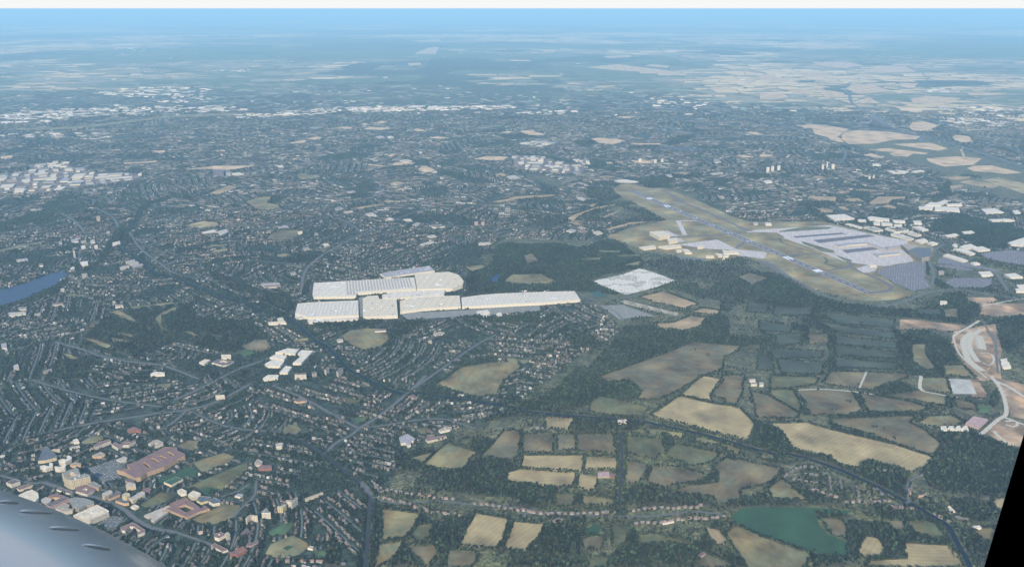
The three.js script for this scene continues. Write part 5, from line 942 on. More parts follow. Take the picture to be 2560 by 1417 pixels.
// every face of a flat sheet looks up
function upward(idx, pos) { for (let t = 0; t < idx.length; t += 3) { const [a, b, c] = [idx[t] * 3, idx[t + 1] * 3, idx[t + 2] * 3]; if ((pos[b + 2] - pos[a + 2]) * (pos[c] - pos[a]) - (pos[b] - pos[a]) * (pos[c + 2] - pos[a + 2]) < 0) { const k = idx[t + 1]; idx[t + 1] = idx[t + 2]; idx[t + 2] = k; } } return idx; }
function flatGeo(p, y, tile = 100, turn = 0, holes = []) {
  const v2 = (q) => q.map(([x, z]) => new THREE.Vector2(x, -z));
  let outer = v2(p); if (THREE.ShapeUtils.isClockWise(outer)) outer.reverse();
  const hs = holes.map((h) => { const q = v2(h); if (!THREE.ShapeUtils.isClockWise(q)) q.reverse(); return q; });
  const tris = THREE.ShapeUtils.triangulateShape(outer, hs), all = [outer, ...hs].flat(), pos = [], uv = [], nor = [], c = Math.cos(turn), s = Math.sin(turn);
  for (const v of all) { pos.push(v.x, y, -v.y); nor.push(0, 1, 0); uv.push((v.x * c + v.y * s) / tile, (-v.x * s + v.y * c) / tile); }
  const g = new THREE.BufferGeometry();
  g.setAttribute('position', new THREE.Float32BufferAttribute(pos, 3)); g.setAttribute('normal', new THREE.Float32BufferAttribute(nor, 3)); g.setAttribute('uv', new THREE.Float32BufferAttribute(uv, 2)); g.setIndex(upward(tris.flat(), pos));
  return g;
}
function ribbon(p, w, y, tile = 40) {
  const pos = [], uv = [], nor = [], idx = []; let run = 0;
  for (let i = 0; i < p.length; i++) {
    const a = p[Math.max(0, i - 1)], b = p[Math.min(p.length - 1, i + 1)], L = Math.hypot(b[0] - a[0], b[1] - a[1]) || 1, nx = -(b[1] - a[1]) / L, nz = (b[0] - a[0]) / L;
    if (i) run += Math.hypot(p[i][0] - p[i - 1][0], p[i][1] - p[i - 1][1]);
    for (const s of [-1, 1]) { pos.push(p[i][0] + nx * s * w / 2, y, p[i][1] + nz * s * w / 2); nor.push(0, 1, 0); uv.push(s * w / 2 / tile, run / tile); }
    if (i) { const k = i * 2; idx.push(k - 2, k, k - 1, k - 1, k, k + 1); }
  }
  const g = new THREE.BufferGeometry();
  g.setAttribute('position', new THREE.Float32BufferAttribute(pos, 3)); g.setAttribute('normal', new THREE.Float32BufferAttribute(nor, 3)); g.setAttribute('uv', new THREE.Float32BufferAttribute(uv, 2)); g.setIndex(upward(idx, pos));
  return g;
}
function smooth(p, step = 30) {
  const c = new THREE.CatmullRomCurve3(p.map(([x, z]) => new THREE.Vector3(x, 0, z)), false, 'centripetal');
  return c.getSpacedPoints(Math.max(2, Math.round(c.getLength() / step))).map((v) => [v.x, v.z]);
}
// tileable colour textures: soil, crop rows, grass mottle, asphalt
function texture(size, f) {
  const px = new Uint8Array(size * size * 4);
  for (let j = 0; j < size; j++) for (let i = 0; i < size; i++) { const c = f(i / size, j / size); for (let k = 0; k < 3; k++) px[(j * size + i) * 4 + k] = Math.max(0, Math.min(255, c[k] * 255)); px[(j * size + i) * 4 + 3] = 255; }
  const t = new THREE.DataTexture(px, size, size); t.wrapS = t.wrapT = THREE.RepeatWrapping; t.magFilter = THREE.LinearFilter; t.minFilter = THREE.LinearMipmapLinearFilter; t.generateMipmaps = true; t.colorSpace = THREE.SRGBColorSpace; t.needsUpdate = true;
  return t;
}
function tnoise(u, v, n, s) { const x = u * n, y = v * n, i = Math.floor(x), j = Math.floor(y), a = x - i, b = y - j, p = a * a * (3 - 2 * a), q = b * b * (3 - 2 * b), m = (k) => ((k % n) + n) % n; return (hash(m(i), m(j), s) * (1 - p) + hash(m(i + 1), m(j), s) * p) * (1 - q) + (hash(m(i), m(j + 1), s) * (1 - p) + hash(m(i + 1), m(j + 1), s) * p) * q; }
const tf = (u, v, n, s, o = 4) => { let t = 0, a = 0.5, w = 0; for (let k = 0; k < o; k++) { t += a * tnoise(u, v, n << k, s + k); w += a; a *= 0.55; } return t / w; };
const TEX = {
  rows: texture(512, (u, v) => { const w = tf(u, v, 4, 3, 3), l = Math.sin((u * 16 + w * 0.9) * Math.PI * 2) * 0.5 + 0.5, n = tf(u, v, 8, 9, 5), p = tf(u, v, 3, 31, 4); const b = 0.80 + 0.10 * (n - 0.5) * 2 + 0.05 * (l - 0.5) + 0.4 * (p - 0.5); return [b, b * (0.985 + 0.03 * (n - 0.5)), b * 0.97]; }),
  mottle: texture(512, (u, v) => { const a = tf(u, v, 4, 17, 6), b = tf(u, v, 7, 41, 5), s = tf(u * 1, v * 3, 9, 77, 4); const l = 0.78 + 0.8 * (a - 0.5) + 0.2 * (s - 0.5); return [l * (1 + 0.28 * (b - 0.5)), l, l * (1 - 0.24 * (b - 0.5))]; }),
  town: texture(1024, (u, v) => { const a = tf(u, v, 24, 7, 5), b = tf(u, v, 64, 19, 3), c = tf(u, v, 9, 29, 4); const g = b > 0.60 ? 0.28 : 0; const l = 0.62 + 0.7 * (a - 0.5) + 0.3 * (c - 0.5) + g; return [l * (1 + 0.2 * (c - 0.5)), l, l * (1 - 0.1 * (c - 0.5))]; }),
  asphalt: texture(256, (u, v) => { const a = tf(u, v, 6, 53, 5), l = 0.82 + 0.36 * (a - 0.5); return [l, l, l]; }),
  roof: texture(256, (u, v) => { const a = tf(u, v, 5, 63, 5), b = tf(u * 6, v, 6, 83, 3), l = 0.86 + 0.34 * (a - 0.5) + 0.12 * (b - 0.5); return [l, l * (1 - 0.03 * (a - 0.5)), l * (1 - 0.08 * (a - 0.5))]; }),
  earth: texture(512, (u, v) => { const a = tf(u, v, 5, 101, 6), b = tf(u, v, 10, 131, 5); const l = 0.72 + 0.8 * (a - 0.5); return [l * (1.02 + 0.2 * (b - 0.5)), l * 0.97, l * (0.94 - 0.2 * (b - 0.5))]; }),
};

// ------------------------------------------------------------------ land cover raster: 0 open, 2 field, 3 wood, 4 kept clear, 5 water
const CELL = 6, X0 = -8200, Z0 = -14600, NX = 2740, NZ = 2120;
const cover = new Uint8Array(NX * NZ), rural = new Uint8Array(NX * NZ);
function paint(grid, p, code) {
  const b = bounds(p), j0 = Math.max(0, Math.floor((b[1] - Z0) / CELL)), j1 = Math.min(NZ - 1, Math.ceil((b[3] - Z0) / CELL));
  for (let j = j0; j <= j1; j++) {
    const z = Z0 + (j + 0.5) * CELL, xs = [];
    for (let i = 0, k = p.length - 1; i < p.length; k = i++) if ((p[i][1] > z) !== (p[k][1] > z)) xs.push(((p[k][0] - p[i][0]) * (z - p[i][1])) / (p[k][1] - p[i][1]) + p[i][0]);
    xs.sort((a, c) => a - c);
    for (let q = 0; q + 1 < xs.length; q += 2) for (let i = Math.max(0, Math.round((xs[q] - X0) / CELL)); i < Math.min(NX, Math.round((xs[q + 1] - X0) / CELL)); i++) grid[j * NX + i] = code;
  }
}
function paintLine(p, w, code) { for (let k = 0; k + 1 < p.length; k++) { const [x, z] = p[k], [u, v] = p[k + 1], L = Math.hypot(u - x, v - z) || 1, nx = -(v - z) / L * w / 2, nz = (u - x) / L * w / 2, ex = (u - x) / L * w / 4, ez = (v - z) / L * w / 4; paint(cover, [[x + nx - ex, z + nz - ez], [x - nx - ex, z - nz - ez], [u - nx + ex, v - nz + ez], [u + nx + ex, v + nz + ez]], code); } }
const at = (grid, x, z) => { const i = Math.floor((x - X0) / CELL), j = Math.floor((z - Z0) / CELL); return i < 0 || j < 0 || i >= NX || j >= NZ ? 255 : grid[j * NX + i]; };
const halfW = (z, pad = 250) => -z * 0.665 + pad;                  // half the width of the strip of land in view
for (const r of MAP.rural) paint(rural, pts(r), 1);
const woodPolys = MAP.woods.map(([d, f]) => [d, rough(pts(f), 25, 12)]);
for (const [, p] of woodPolys) paint(cover, p, 3);
const fieldPolys = MAP.fields.map(([k0, f]) => { const k = k0; const p = pts(f), c = centre(p), far = -c[1]; return [k, rough(p, far > 7000 ? 60 : 18, 'ec'.includes(k) ? 2.5 : far > 7000 ? 10 : 5)]; });
for (const [, p] of fieldPolys) paint(cover, p, 2);
const roadLines = MAP.roads.map(([w, t, f]) => [w, t, smooth(pts(f))]);
const canalLine = smooth(pts(MAP.canal), 25);
for (const [w, , l] of roadLines) paintLine(l, w + 10, 4);
paintLine(canalLine, 40, 5);
for (const w of MAP.water) paint(cover, pts(w), 5);
for (const k of ['airfield', 'yard', 'strip', 'sportspad']) paint(cover, pts(MAP[k]), 4);
for (const a of [...MAP.aprons, ...MAP.carparks, ...MAP.estates.map((e) => e[3])]) paint(cover, pts(a), 4);
for (const b of MAP.buildings) { const p = pts(b[6]), c = centre(p); paint(cover, p.map(([x, z]) => [c[0] + (x - c[0]) * 1.08 + Math.sign(x - c[0]) * 5, c[1] + (z - c[1]) * 1.08 + Math.sign(z - c[1]) * 5]), 4); }
console.log('cover');

// ------------------------------------------------------------------ ground: one sheet out to the horizon
const townness = (x, z) => { const d = -z; if (d < 1500) return 0.5; const n = fbm(x / 2600, z / 2600, 61, 3); const edge = 17500 + 5000 * (fbm(x / 5000, 3.3, 8) - 0.5) - Math.max(0, x - 1500) * 1.15; return THREE.MathUtils.clamp((edge - d) / 2500 + (n - 0.5) * 2.2, 0, 1); };
{
  const radii = [0]; for (let k = 0; k <= 230; k++) radii.push(120 * Math.pow(1450, k / 230));
  const ang = []; for (let k = 0; k <= 260; k++) ang.push(-0.72 + 1.44 * k / 260); for (let k = 1; k < 40; k++) ang.push(0.72 + (2 * Math.PI - 1.44) * k / 40);
  const n = ang.length, pos = [], col = [], uv = [], nor = [], idx = [], c = new THREE.Color();
  for (const r of radii) for (const a of ang) {
    const x = Math.sin(a) * r, z = -Math.cos(a) * r; pos.push(x, 0, z); nor.push(0, 1, 0); uv.push(x / 420, z / 420);
    const t = townness(x, z), m = fbm(x / 900, z / 900, 4, 4), q = fbm(x / 260, z / 260, 14, 3);
    const g = [0.15 + 0.08 * (m - 0.5), 0.15 + 0.08 * (m - 0.5), 0.066 + 0.03 * (q - 0.5)], u = [0.045 + 0.03 * (q - 0.5), 0.07 + 0.035 * (q - 0.5), 0.042 + 0.025 * (q - 0.5)];
    c.setRGB(...g.map((v, k) => v + (u[k] - v) * (at(rural, x, z) === 1 ? 0 : t))); col.push(c.r, c.g, c.b);
  }
  for (let i = 0; i + 1 < radii.length; i++) for (let j = 0; j < n; j++) { const a = i * n + j, b = i * n + (j + 1) % n; if (i) idx.push(a, b, a + n); idx.push(b, b + n, a + n); }
  const g = new THREE.BufferGeometry();
  g.setAttribute('position', new THREE.Float32BufferAttribute(pos, 3)); g.setAttribute('normal', new THREE.Float32BufferAttribute(nor, 3)); g.setAttribute('uv', new THREE.Float32BufferAttribute(uv, 2)); g.setAttribute('color', new THREE.Float32BufferAttribute(col, 3)); g.setIndex(upward(idx, pos));
  structure('ground', g, new THREE.MeshStandardMaterial({ vertexColors: true, map: TEX.town, roughness: 0.95 }));
}

// farmland, woods and streets of the far plain: patches cut to an uneven grid, each with its own colour
function patches(name, list, y) {
  const pos = [], col = [], nor = [], idx = [];
  for (const [q, c] of list) { const k = pos.length / 3; for (const [x, z] of q) { pos.push(x, y, z); nor.push(0, 1, 0); col.push(...c); } for (let t = 1; t + 1 < q.length; t++) idx.push(k, k + t, k + t + 1); }
  const g = new THREE.BufferGeometry();
  g.setAttribute('position', new THREE.Float32BufferAttribute(pos, 3)); g.setAttribute('normal', new THREE.Float32BufferAttribute(nor, 3)); g.setAttribute('color', new THREE.Float32BufferAttribute(col, 3)); g.setIndex(upward(idx, pos));
  structure(name, g, new THREE.MeshStandardMaterial({ vertexColors: true, roughness: 0.95, side: THREE.DoubleSide }));
}
{
  const list = [];
  for (const [d0, d1, cell] of [[11000, 19000, 360], [19000, 34000, 520], [34000, 62000, 850], [62000, 120000, 1600]]) {
    const nx = Math.ceil(d1 * 0.7 / cell), corner = (i, j) => [i * cell + (hash(i, j, 71 + d0) - 0.5) * cell * 0.75, -(d0 + j * cell * 0.55) + (hash(i, j, 72 + d0) - 0.5) * cell * 0.4];
    for (let j = 0; d0 + j * cell * 0.55 < d1; j++) for (let i = -nx; i < nx; i++) {
      const d = d0 + (j + 0.5) * cell * 0.55, x = (i + 0.5) * cell; if (Math.abs(x) > d * 0.67 + cell) continue;
      const q = [corner(i, j), corner(i + 1, j), corner(i + 1, j + 1), corner(i, j + 1)]; if (hash(i, j, 99) < 0.3) { q.splice(2, 1); }
      const s = (v) => v[0] * 0 + 0.95, cx = q.reduce((a, v) => a + v[0], 0) / q.length, cz = q.reduce((a, v) => a + v[1], 0) / q.length;
      for (const v of q) { v[0] = cx + (v[0] - cx) * s(v); v[1] = cz + (v[1] - cz) * s(v); }
      if (at(cover, cx, cz) !== 255 && at(cover, cx, cz) !== 0) continue;
      const t = townness(cx, cz), dry = fbm(cx / 6500, cz / 6500, 21, 3) + THREE.MathUtils.clamp(cx / d * 0.3, -0.03, 0.09), wet = fbm(cx / 3200, cz / 3200, 27, 3), h = hash(i, j, d0 + 5), r2 = 0.5 * hash(i, j, d0 + 6) + 0.5 * THREE.MathUtils.clamp((fbm(cx / (cell * 4), cz / (cell * 4), 35, 2) - 0.2) / 0.6, 0, 1);
      if (h < t * 0.97) continue;
      let c;
      if (wet > 0.66) c = [0.035, 0.05, 0.03];
      else if (r2 < (dry - 0.365) * 1.8) { const k = hash(i, j, 8); c = [0.44 + 0.16 * k, 0.31 + 0.12 * k, 0.155 + 0.07 * k]; }
      else if (r2 < (dry - 0.27) * 2.3) c = [0.22, 0.19, 0.12];
      else { const k = hash(i, j, 9); c = [0.055 + 0.06 * k, 0.085 + 0.05 * k, 0.045 + 0.02 * k]; }
      list.push([q, c]);
    }
  }
  patches('farmland', list, 0.6);
  const town = [];                                                  // estates, roads and greens of the far town
  for (let k = 0; k < 26000; k++) {
    const d = 11200 + 18500 * Math.pow(rnd(), 1.25), x = (rnd() * 2 - 1) * d * 0.66, z = -d;
    const t = townness(x, z), over = at(cover, x, z); if (rnd() > t * 1.05 + 0.03 || (over !== 0 && over !== 255)) continue;
    const a = fbm(x / 900, z / 900, 51, 2) * 9, L = rr(30, 190), w = rr(14, 46), ca = Math.cos(a), sa = Math.sin(a), v = rnd();
    const c = v < 0.2 ? [0.2 + 0.16 * rnd(), 0.2 + 0.14 * rnd(), 0.19] : v < 0.4 ? [0.12, 0.11, 0.10] : v < 0.46 ? [0.34, 0.26, 0.17] : [0.03 + 0.025 * rnd(), 0.05, 0.032];
    town.push([[[-L, -w], [L, -w], [L, w], [-L, w]].map(([p, q]) => [x + p * ca - q * sa, z + p * sa + q * ca]), c]);
  }
  patches('town_blocks', town, 0.9);
}
console.log('ground');

// ------------------------------------------------------------------ fields, woods' floor, water, roads
const FIELD = {
  s: mat([0.40, 0.315, 0.15], { map: TEX.rows }), t: mat([0.245, 0.205, 0.088], { map: TEX.mottle }), o: mat([0.155, 0.152, 0.06], { map: TEX.mottle }), b: mat([0.182, 0.146, 0.07], { map: TEX.mottle }), d: mat([0.06, 0.072, 0.042], { map: TEX.mottle }),  // d: cloud shade is painted into the olive colour; dark greens share it
  e: mat([0.024, 0.082, 0.03], { map: TEX.asphalt }), g: mat([0.085, 0.155, 0.055], { map: TEX.mottle }), r: mat([0.40, 0.29, 0.155], { map: TEX.rows }), k: mat([0.50, 0.37, 0.225], { map: TEX.earth }), c: mat([0.52, 0.49, 0.41], { map: TEX.asphalt }), f: mat([0.64, 0.45, 0.255], { map: TEX.rows }),
};
const FIELD_NAME = { s: 'stubble_field', t: 'dry_meadow', o: 'pasture', b: 'fallow_field', d: 'dark_shaded_field', e: 'green_crop_field', g: 'lawn', r: 'ripe_field', k: 'bare_earth', c: 'concrete_pad', f: 'bleached_field' };
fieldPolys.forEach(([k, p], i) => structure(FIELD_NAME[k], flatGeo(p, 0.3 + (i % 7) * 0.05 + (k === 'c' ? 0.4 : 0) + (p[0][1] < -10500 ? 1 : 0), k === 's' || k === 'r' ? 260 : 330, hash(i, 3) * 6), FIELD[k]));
structure('cricket_square', flatGeo(pts(MAP.square), 0.75, 60), FIELD.e);
structure('round_lawn', flatGeo(rough(pts(MAP.roundlawn), 15, 3), 0.8, 120), FIELD.e);
structure('woodland_floor', mergeGeometries(woodPolys.map(([, p], i) => flatGeo(p, 0.12 + (i % 11) * 0.015, 200))), mat([0.095, 0.09, 0.055], { map: TEX.mottle }));
const WATER = new THREE.MeshPhysicalMaterial({ color: rgb(0.009, 0.026, 0.06), roughness: 0.3, specularIntensity: 0.18 }), DARK_WATER = new THREE.MeshPhysicalMaterial({ color: rgb(0.010, 0.018, 0.03), roughness: 0.55, specularIntensity: 0.12 });
MAP.water.forEach((w) => structure('lake', flatGeo(rough(pts(w), 30, 6), 0.8, 100), WATER));
structure('canal', ribbon(canalLine, 16, 0.85), DARK_WATER);
const ROAD = [mat([0.135, 0.138, 0.125], { map: TEX.asphalt }), mat([0.58, 0.51, 0.385], { map: TEX.asphalt }), mat([0.035, 0.04, 0.042], { map: TEX.asphalt })];  // last one: tree shade over the lanes is put into the asphalt colour
roadLines.forEach(([w, t, l], i) => structure(t === 1 ? 'earth_track' : 'road', ribbon(l, t === 0 ? w * 0.85 : w, 1.0 + (i % 9) * 0.04), ROAD[t]));

// ------------------------------------------------------------------ airfield
{
  structure('airfield_grass', flatGeo(rough(pts(MAP.airfield), 60, 3), 0.55, 420), mat([0.30, 0.24, 0.105], { map: TEX.mottle }));
  const pale = mat([0.60, 0.52, 0.455], { map: TEX.asphalt }), tarmac = mat([0.15, 0.13, 0.138], { map: TEX.asphalt }), white = mat([0.8, 0.8, 0.78]);
  MAP.aprons.forEach((a, i) => structure('apron', flatGeo(pts(a), 0.9 + i * 0.03, 80), pale));
  MAP.islands.forEach((a) => structure('airfield_island', flatGeo(pts(a), 1.25, 200), FIELD.o));
  MAP.stands.forEach((a) => structure('parking_stand', flatGeo(pts(a), 1.3, 80), tarmac));
  MAP.taxi.forEach(([w, t, f], i) => structure('taxiway', ribbon(smooth(pts(f)), w, 1.0 + i * 0.012), [tarmac, pale, FIELD.d][t]));
  const [A, B] = pts(MAP.runway), L = Math.hypot(B[0] - A[0], B[1] - A[1]), d = [(B[0] - A[0]) / L, (B[1] - A[1]) / L], n = [-d[1], d[0]];
  const along = (s, o = 0) => [A[0] + d[0] * s + n[0] * o, A[1] + d[1] * s + n[1] * o];
  const runway = structure('runway', ribbon([along(0), along(L)], 56, 1.45), tarmac);
  const line = (s, o, len, w) => ribbon([along(s, o), along(s + len, o)], w, 1.65);
  const dash = []; for (let s = 40; s < L - 40; s += 62) dash.push(line(s, 0, 34, 2.4));
  part('centre_line', mergeGeometries(dash), white, runway);
  for (const o of [-26.5, 26.5]) part('edge_line', line(10, o, L - 20, 1.6), white, runway);
  for (const k of pts(MAP.keys)) { const s = (k[0] - A[0]) * d[0] + (k[1] - A[1]) * d[1]; for (let q = -6; q <= 6; q++) if (q) part('threshold_bar', line(s - 25, q * 3.6, 50, 2.4), white, runway); }
  for (const k of pts(MAP.pairs)) { const s = (k[0] - A[0]) * d[0] + (k[1] - A[1]) * d[1]; for (const o of [-13, 13]) part('aiming_mark', line(s - 35, o, 70, 10), white, runway); }
  for (const s0 of [0.28, 0.36, 0.44, 0.52, 0.6]) for (const o of [-10, -14, 10, 14]) part('touchdown_mark', line(L * s0, o, 26, 2.4), white, runway);
}
MAP.carparks.forEach((c, i) => structure('car_park', flatGeo(pts(c), 1.1 + (i % 5) * 0.03, 60), mat(i < 5 ? [0.19, 0.172, 0.185] : i > 7 ? [0.27, 0.26, 0.22] : [0.15, 0.16, 0.14], { map: TEX.asphalt })));
structure('storage_yard', flatGeo(rough(pts(MAP.yard), 40, 2), 1.1, 60), mat([0.42, 0.39, 0.31], { map: TEX.asphalt }));
structure('test_strip', flatGeo(pts(MAP.strip), 1.2, 60), mat([0.5, 0.475, 0.35], { map: TEX.earth }));
structure('sports_pad', flatGeo(pts(MAP.sportspad), 1.2, 60), mat([0.03, 0.10, 0.085], { map: TEX.asphalt }));

// ------------------------------------------------------------------ buildings drawn on the map
const WALL = Object.fromEntries(Object.entries({ white: [0.70, 0.615, 0.48], cream: [0.69, 0.58, 0.41], sand: [0.54, 0.44, 0.29], stone: [0.48, 0.42, 0.34], apricot: [0.56, 0.36, 0.2], tan: [0.38, 0.31, 0.235], yellow: [0.58, 0.49, 0.26], pink: [0.46, 0.31, 0.27], brick: [0.27, 0.125, 0.09], brown: [0.155, 0.125, 0.115], mauve: [0.225, 0.135, 0.118], lilac: [0.36, 0.335, 0.335], purple: [0.14, 0.13, 0.17], slate: [0.11, 0.125, 0.14], greygreen: [0.255, 0.255, 0.215], turf: [0.03, 0.10, 0.055] }).map(([k, c]) => [k, mat(c, { map: TEX.roof })]));
const GLASS = mat([0.06, 0.075, 0.09], { roughness: 0.25 });
const METAL = mat([0.6, 0.6, 0.6], { roughness: 0.6 });
function wallGeo(rings, y0, y1) {
  const pos = [], uv = [], nor = [], idx = [];
  for (const p of rings) { let run = 0; const ccw = area(p) > 0 ? 1 : -1; for (let i = 0; i < p.length; i++) {
    const a = p[i], b = p[(i + 1) % p.length], L = Math.hypot(b[0] - a[0], b[1] - a[1]), k = pos.length / 3; if (L < 0.05) continue;
    const nx = (b[1] - a[1]) / L * ccw, nz = -(b[0] - a[0]) / L * ccw;
    pos.push(a[0], y0, a[1], b[0], y0, b[1], b[0], y1, b[1], a[0], y1, a[1]); for (let q = 0; q < 4; q++) nor.push(nx, 0, nz);
    uv.push(run / 20, y0 / 20, (run + L) / 20, y0 / 20, (run + L) / 20, y1 / 20, run / 20, y1 / 20); run += L; idx.push(k, k + 2, k + 1, k, k + 3, k + 2);
  } }
  const g = new THREE.BufferGeometry();
  g.setAttribute('position', new THREE.Float32BufferAttribute(pos, 3)); g.setAttribute('normal', new THREE.Float32BufferAttribute(nor, 3)); g.setAttribute('uv', new THREE.Float32BufferAttribute(uv, 2)); g.setIndex(idx); return g;
}
function windowGeo(rings, h, bay, storey) {
  const list = [];
  for (const [ri, p] of rings.entries()) { const out = (area(p) > 0 ? 1 : -1) * (ri ? -1 : 1); for (let i = 0; i < p.length; i++) {
    const a = p[i], b = p[(i + 1) % p.length], L = Math.hypot(b[0] - a[0], b[1] - a[1]), n = Math.floor((L - 2) / bay), ang = Math.atan2(-(b[1] - a[1]), b[0] - a[0]); if (n < 1) continue;
    const nx = (b[1] - a[1]) / L * out, nz = -(b[0] - a[0]) / L * out;
    for (let s = 0; s < Math.floor((h - 0.6) / storey); s++) for (let k = 0; k < n; k++) { const t = (k + 0.5) / n, g = new THREE.BoxGeometry(bay * 0.52, storey * 0.5, 0.12); g.rotateY(ang); g.translate(a[0] + (b[0] - a[0]) * t + nx * 0.05, s * storey + storey * 0.58, a[1] + (b[1] - a[1]) * t + nz * 0.05); list.push(g); }
  } }
  return list.length ? mergeGeometries(list) : null;
}
const BOX = new THREE.BoxGeometry(1, 1, 1).translate(0, 0.5, 0);
const PRISM = (() => { const g = new THREE.BufferGeometry(), p = [-.5, 0, -.5, .5, 0, -.5, 0, 1, -.5, -.5, 0, .5, .5, 0, .5, 0, 1, .5]; g.setAttribute('position', new THREE.Float32BufferAttribute(p, 3)); g.setIndex([0, 2, 1, 3, 4, 5, 0, 3, 5, 0, 5, 2, 1, 2, 5, 1, 5, 4]); const r = g.toNonIndexed(); r.computeVertexNormals(); r.setAttribute('uv', new THREE.Float32BufferAttribute(new Float32Array(r.attributes.position.count * 2), 2)); return r; })();   // gable: ridge along z
function longest(p) { let best = [0, 0]; p.forEach((a, i) => { const b = p[(i + 1) % p.length], L = Math.hypot(b[0] - a[0], b[1] - a[1]); if (L > best[0]) best = [L, Math.atan2(b[1] - a[1], b[0] - a[0])]; }); return best[1]; }
function ribs(t, p, o, h, gap, w, hh, m, from = 0, to = 1) {       // roof monitors across the hall
  const a = longest(p), ca = Math.cos(a), sa = Math.sin(a), q = p.map(([x, z]) => [x * ca + z * sa, -x * sa + z * ca]), b = bounds(q), lo = b[0] + (b[2] - b[0]) * from, hi = b[0] + (b[2] - b[0]) * to;
  for (let u = lo + gap; u < hi - gap * 0.6; u += gap) {
    const vs = []; for (let i = 0, k = q.length - 1; i < q.length; k = i++) if ((q[i][0] > u) !== (q[k][0] > u)) vs.push(q[k][1] + (q[i][1] - q[k][1]) * (u - q[k][0]) / (q[i][0] - q[k][0]));
    vs.sort((c, d) => c - d); if (vs.length < 2) continue;
    const v0 = vs[0] + 5, v1 = vs[vs.length - 1] - (from ? 24 : 12); if (v1 - v0 < 8) continue;
    const r = part('roof_monitor', PRISM, m, t), v = (v0 + v1) / 2; r.position.set(u * ca - v * sa - o[0], h - 0.02, u * sa + v * ca - o[1]); r.rotation.y = -a; r.scale.set(w, hh, v1 - v0);
  }
}
for (const [name, category, label, h, wall, roof, ring, holes, win, extra, group] of MAP.buildings) {
  const p0 = pts(ring), o = centre(p0), move = (q) => q.map(([x, z]) => [x - o[0], z - o[1]]), p = move(p0), hs = holes.map((q) => move(pts(q)));
  const t = new THREE.Group(); t.position.set(o[0], 0, o[1]); add(t, name, group ? { label, category, group } : { label, category });
  part('wall', wallGeo([p, ...hs], 0, h + 0.7), WALL[wall], t);
  part('roof', flatGeo(p, h, 40, longest(p), hs), WALL[roof], t);
  if (win) { const g = windowGeo([p, ...hs], h, win === 2 ? 9 : 4.2, win === 2 ? 3.4 : 3.5); if (g) { const w = part('window', g, GLASS, t); w.userData.kind = 'stuff'; } }
  const b = bounds(p);
  if (extra === 'saw') ribs(t, p0, o, h, 19, 9, 1.7, WALL.white);
  if (extra === 'ridgebig') ribs(t, p0, o, h, 17, 10, 1.5, WALL.stone, 0.3, 0.97);
  if (extra === 'plant') for (let k = 0; k < 9; k++) { const x = rr(b[0], b[2]), z = rr(b[1], b[3]), s = rr(2.5, 6); if (![[s, s], [-s, s], [s, -s], [-s, -s]].every(([u, v]) => inside(p, x + u, z + v))) continue; const v = part('roof_vent', BOX, k % 2 ? METAL : WALL.stone, t); v.position.set(x, h - 0.05, z); v.rotation.y = -longest(p); v.scale.set(s, rr(1.4, 3), s * rr(0.6, 1.6)); }
  if (name === 'factory_hall') {                                    // patched sheets and rooflights laid on the roof
    const a = longest(p), ca = Math.cos(a), sa = Math.sin(a);
    for (let k = 0; k < 26; k++) { const x = rr(b[0], b[2]), z = rr(b[1], b[3]), w = rr(8, 34), d = rr(4, 16), ok = [[1, 1], [-1, 1], [1, -1], [-1, -1]].every(([u, v]) => inside(p, x + u * w * 0.55 * ca - v * d * 0.55 * sa, z + u * w * 0.55 * sa + v * d * 0.55 * ca)); if (!ok) continue; const v = part(k % 4 ? 'roof_sheet' : 'rooflight', BOX, k % 4 ? [WALL.stone, WALL.lilac, WALL.white, WALL.cream][k % 3] : METAL, t); v.position.set(x, h - 0.1, z); v.rotation.y = -a; v.scale.set(w, 0.3 + 0.02 * k, d); }
  }
  if (name === 'church' || name === 'tower_block') { const v = part('stair_head', BOX, WALL[wall], t); v.position.set(0, h - 0.05, 0); v.rotation.y = -longest(p); v.scale.set(5, 3, 4); }
}
{ // control tower beside the old terminal
  const t = new THREE.Group(), p = [1128, -5510]; t.position.set(CT[0], 0, CT[1]); add(t, 'control_tower', { label: 'white airport control tower with a wider glazed cab on top', category: 'tower' });
  part('base', new THREE.CylinderGeometry(9, 10, 7, 8).translate(0, 3.5, 0), WALL.white, t); part('shaft', new THREE.CylinderGeometry(3.6, 4.4, 26, 10).translate(0, 20, 0), WALL.white, t);
  part('cab', new THREE.CylinderGeometry(6, 4.6, 4.5, 10).translate(0, 35.2, 0), GLASS, t); part('cab_roof', new THREE.CylinderGeometry(5.2, 6.4, 1.4, 10).translate(0, 38.2, 0), WALL.white, t);
}
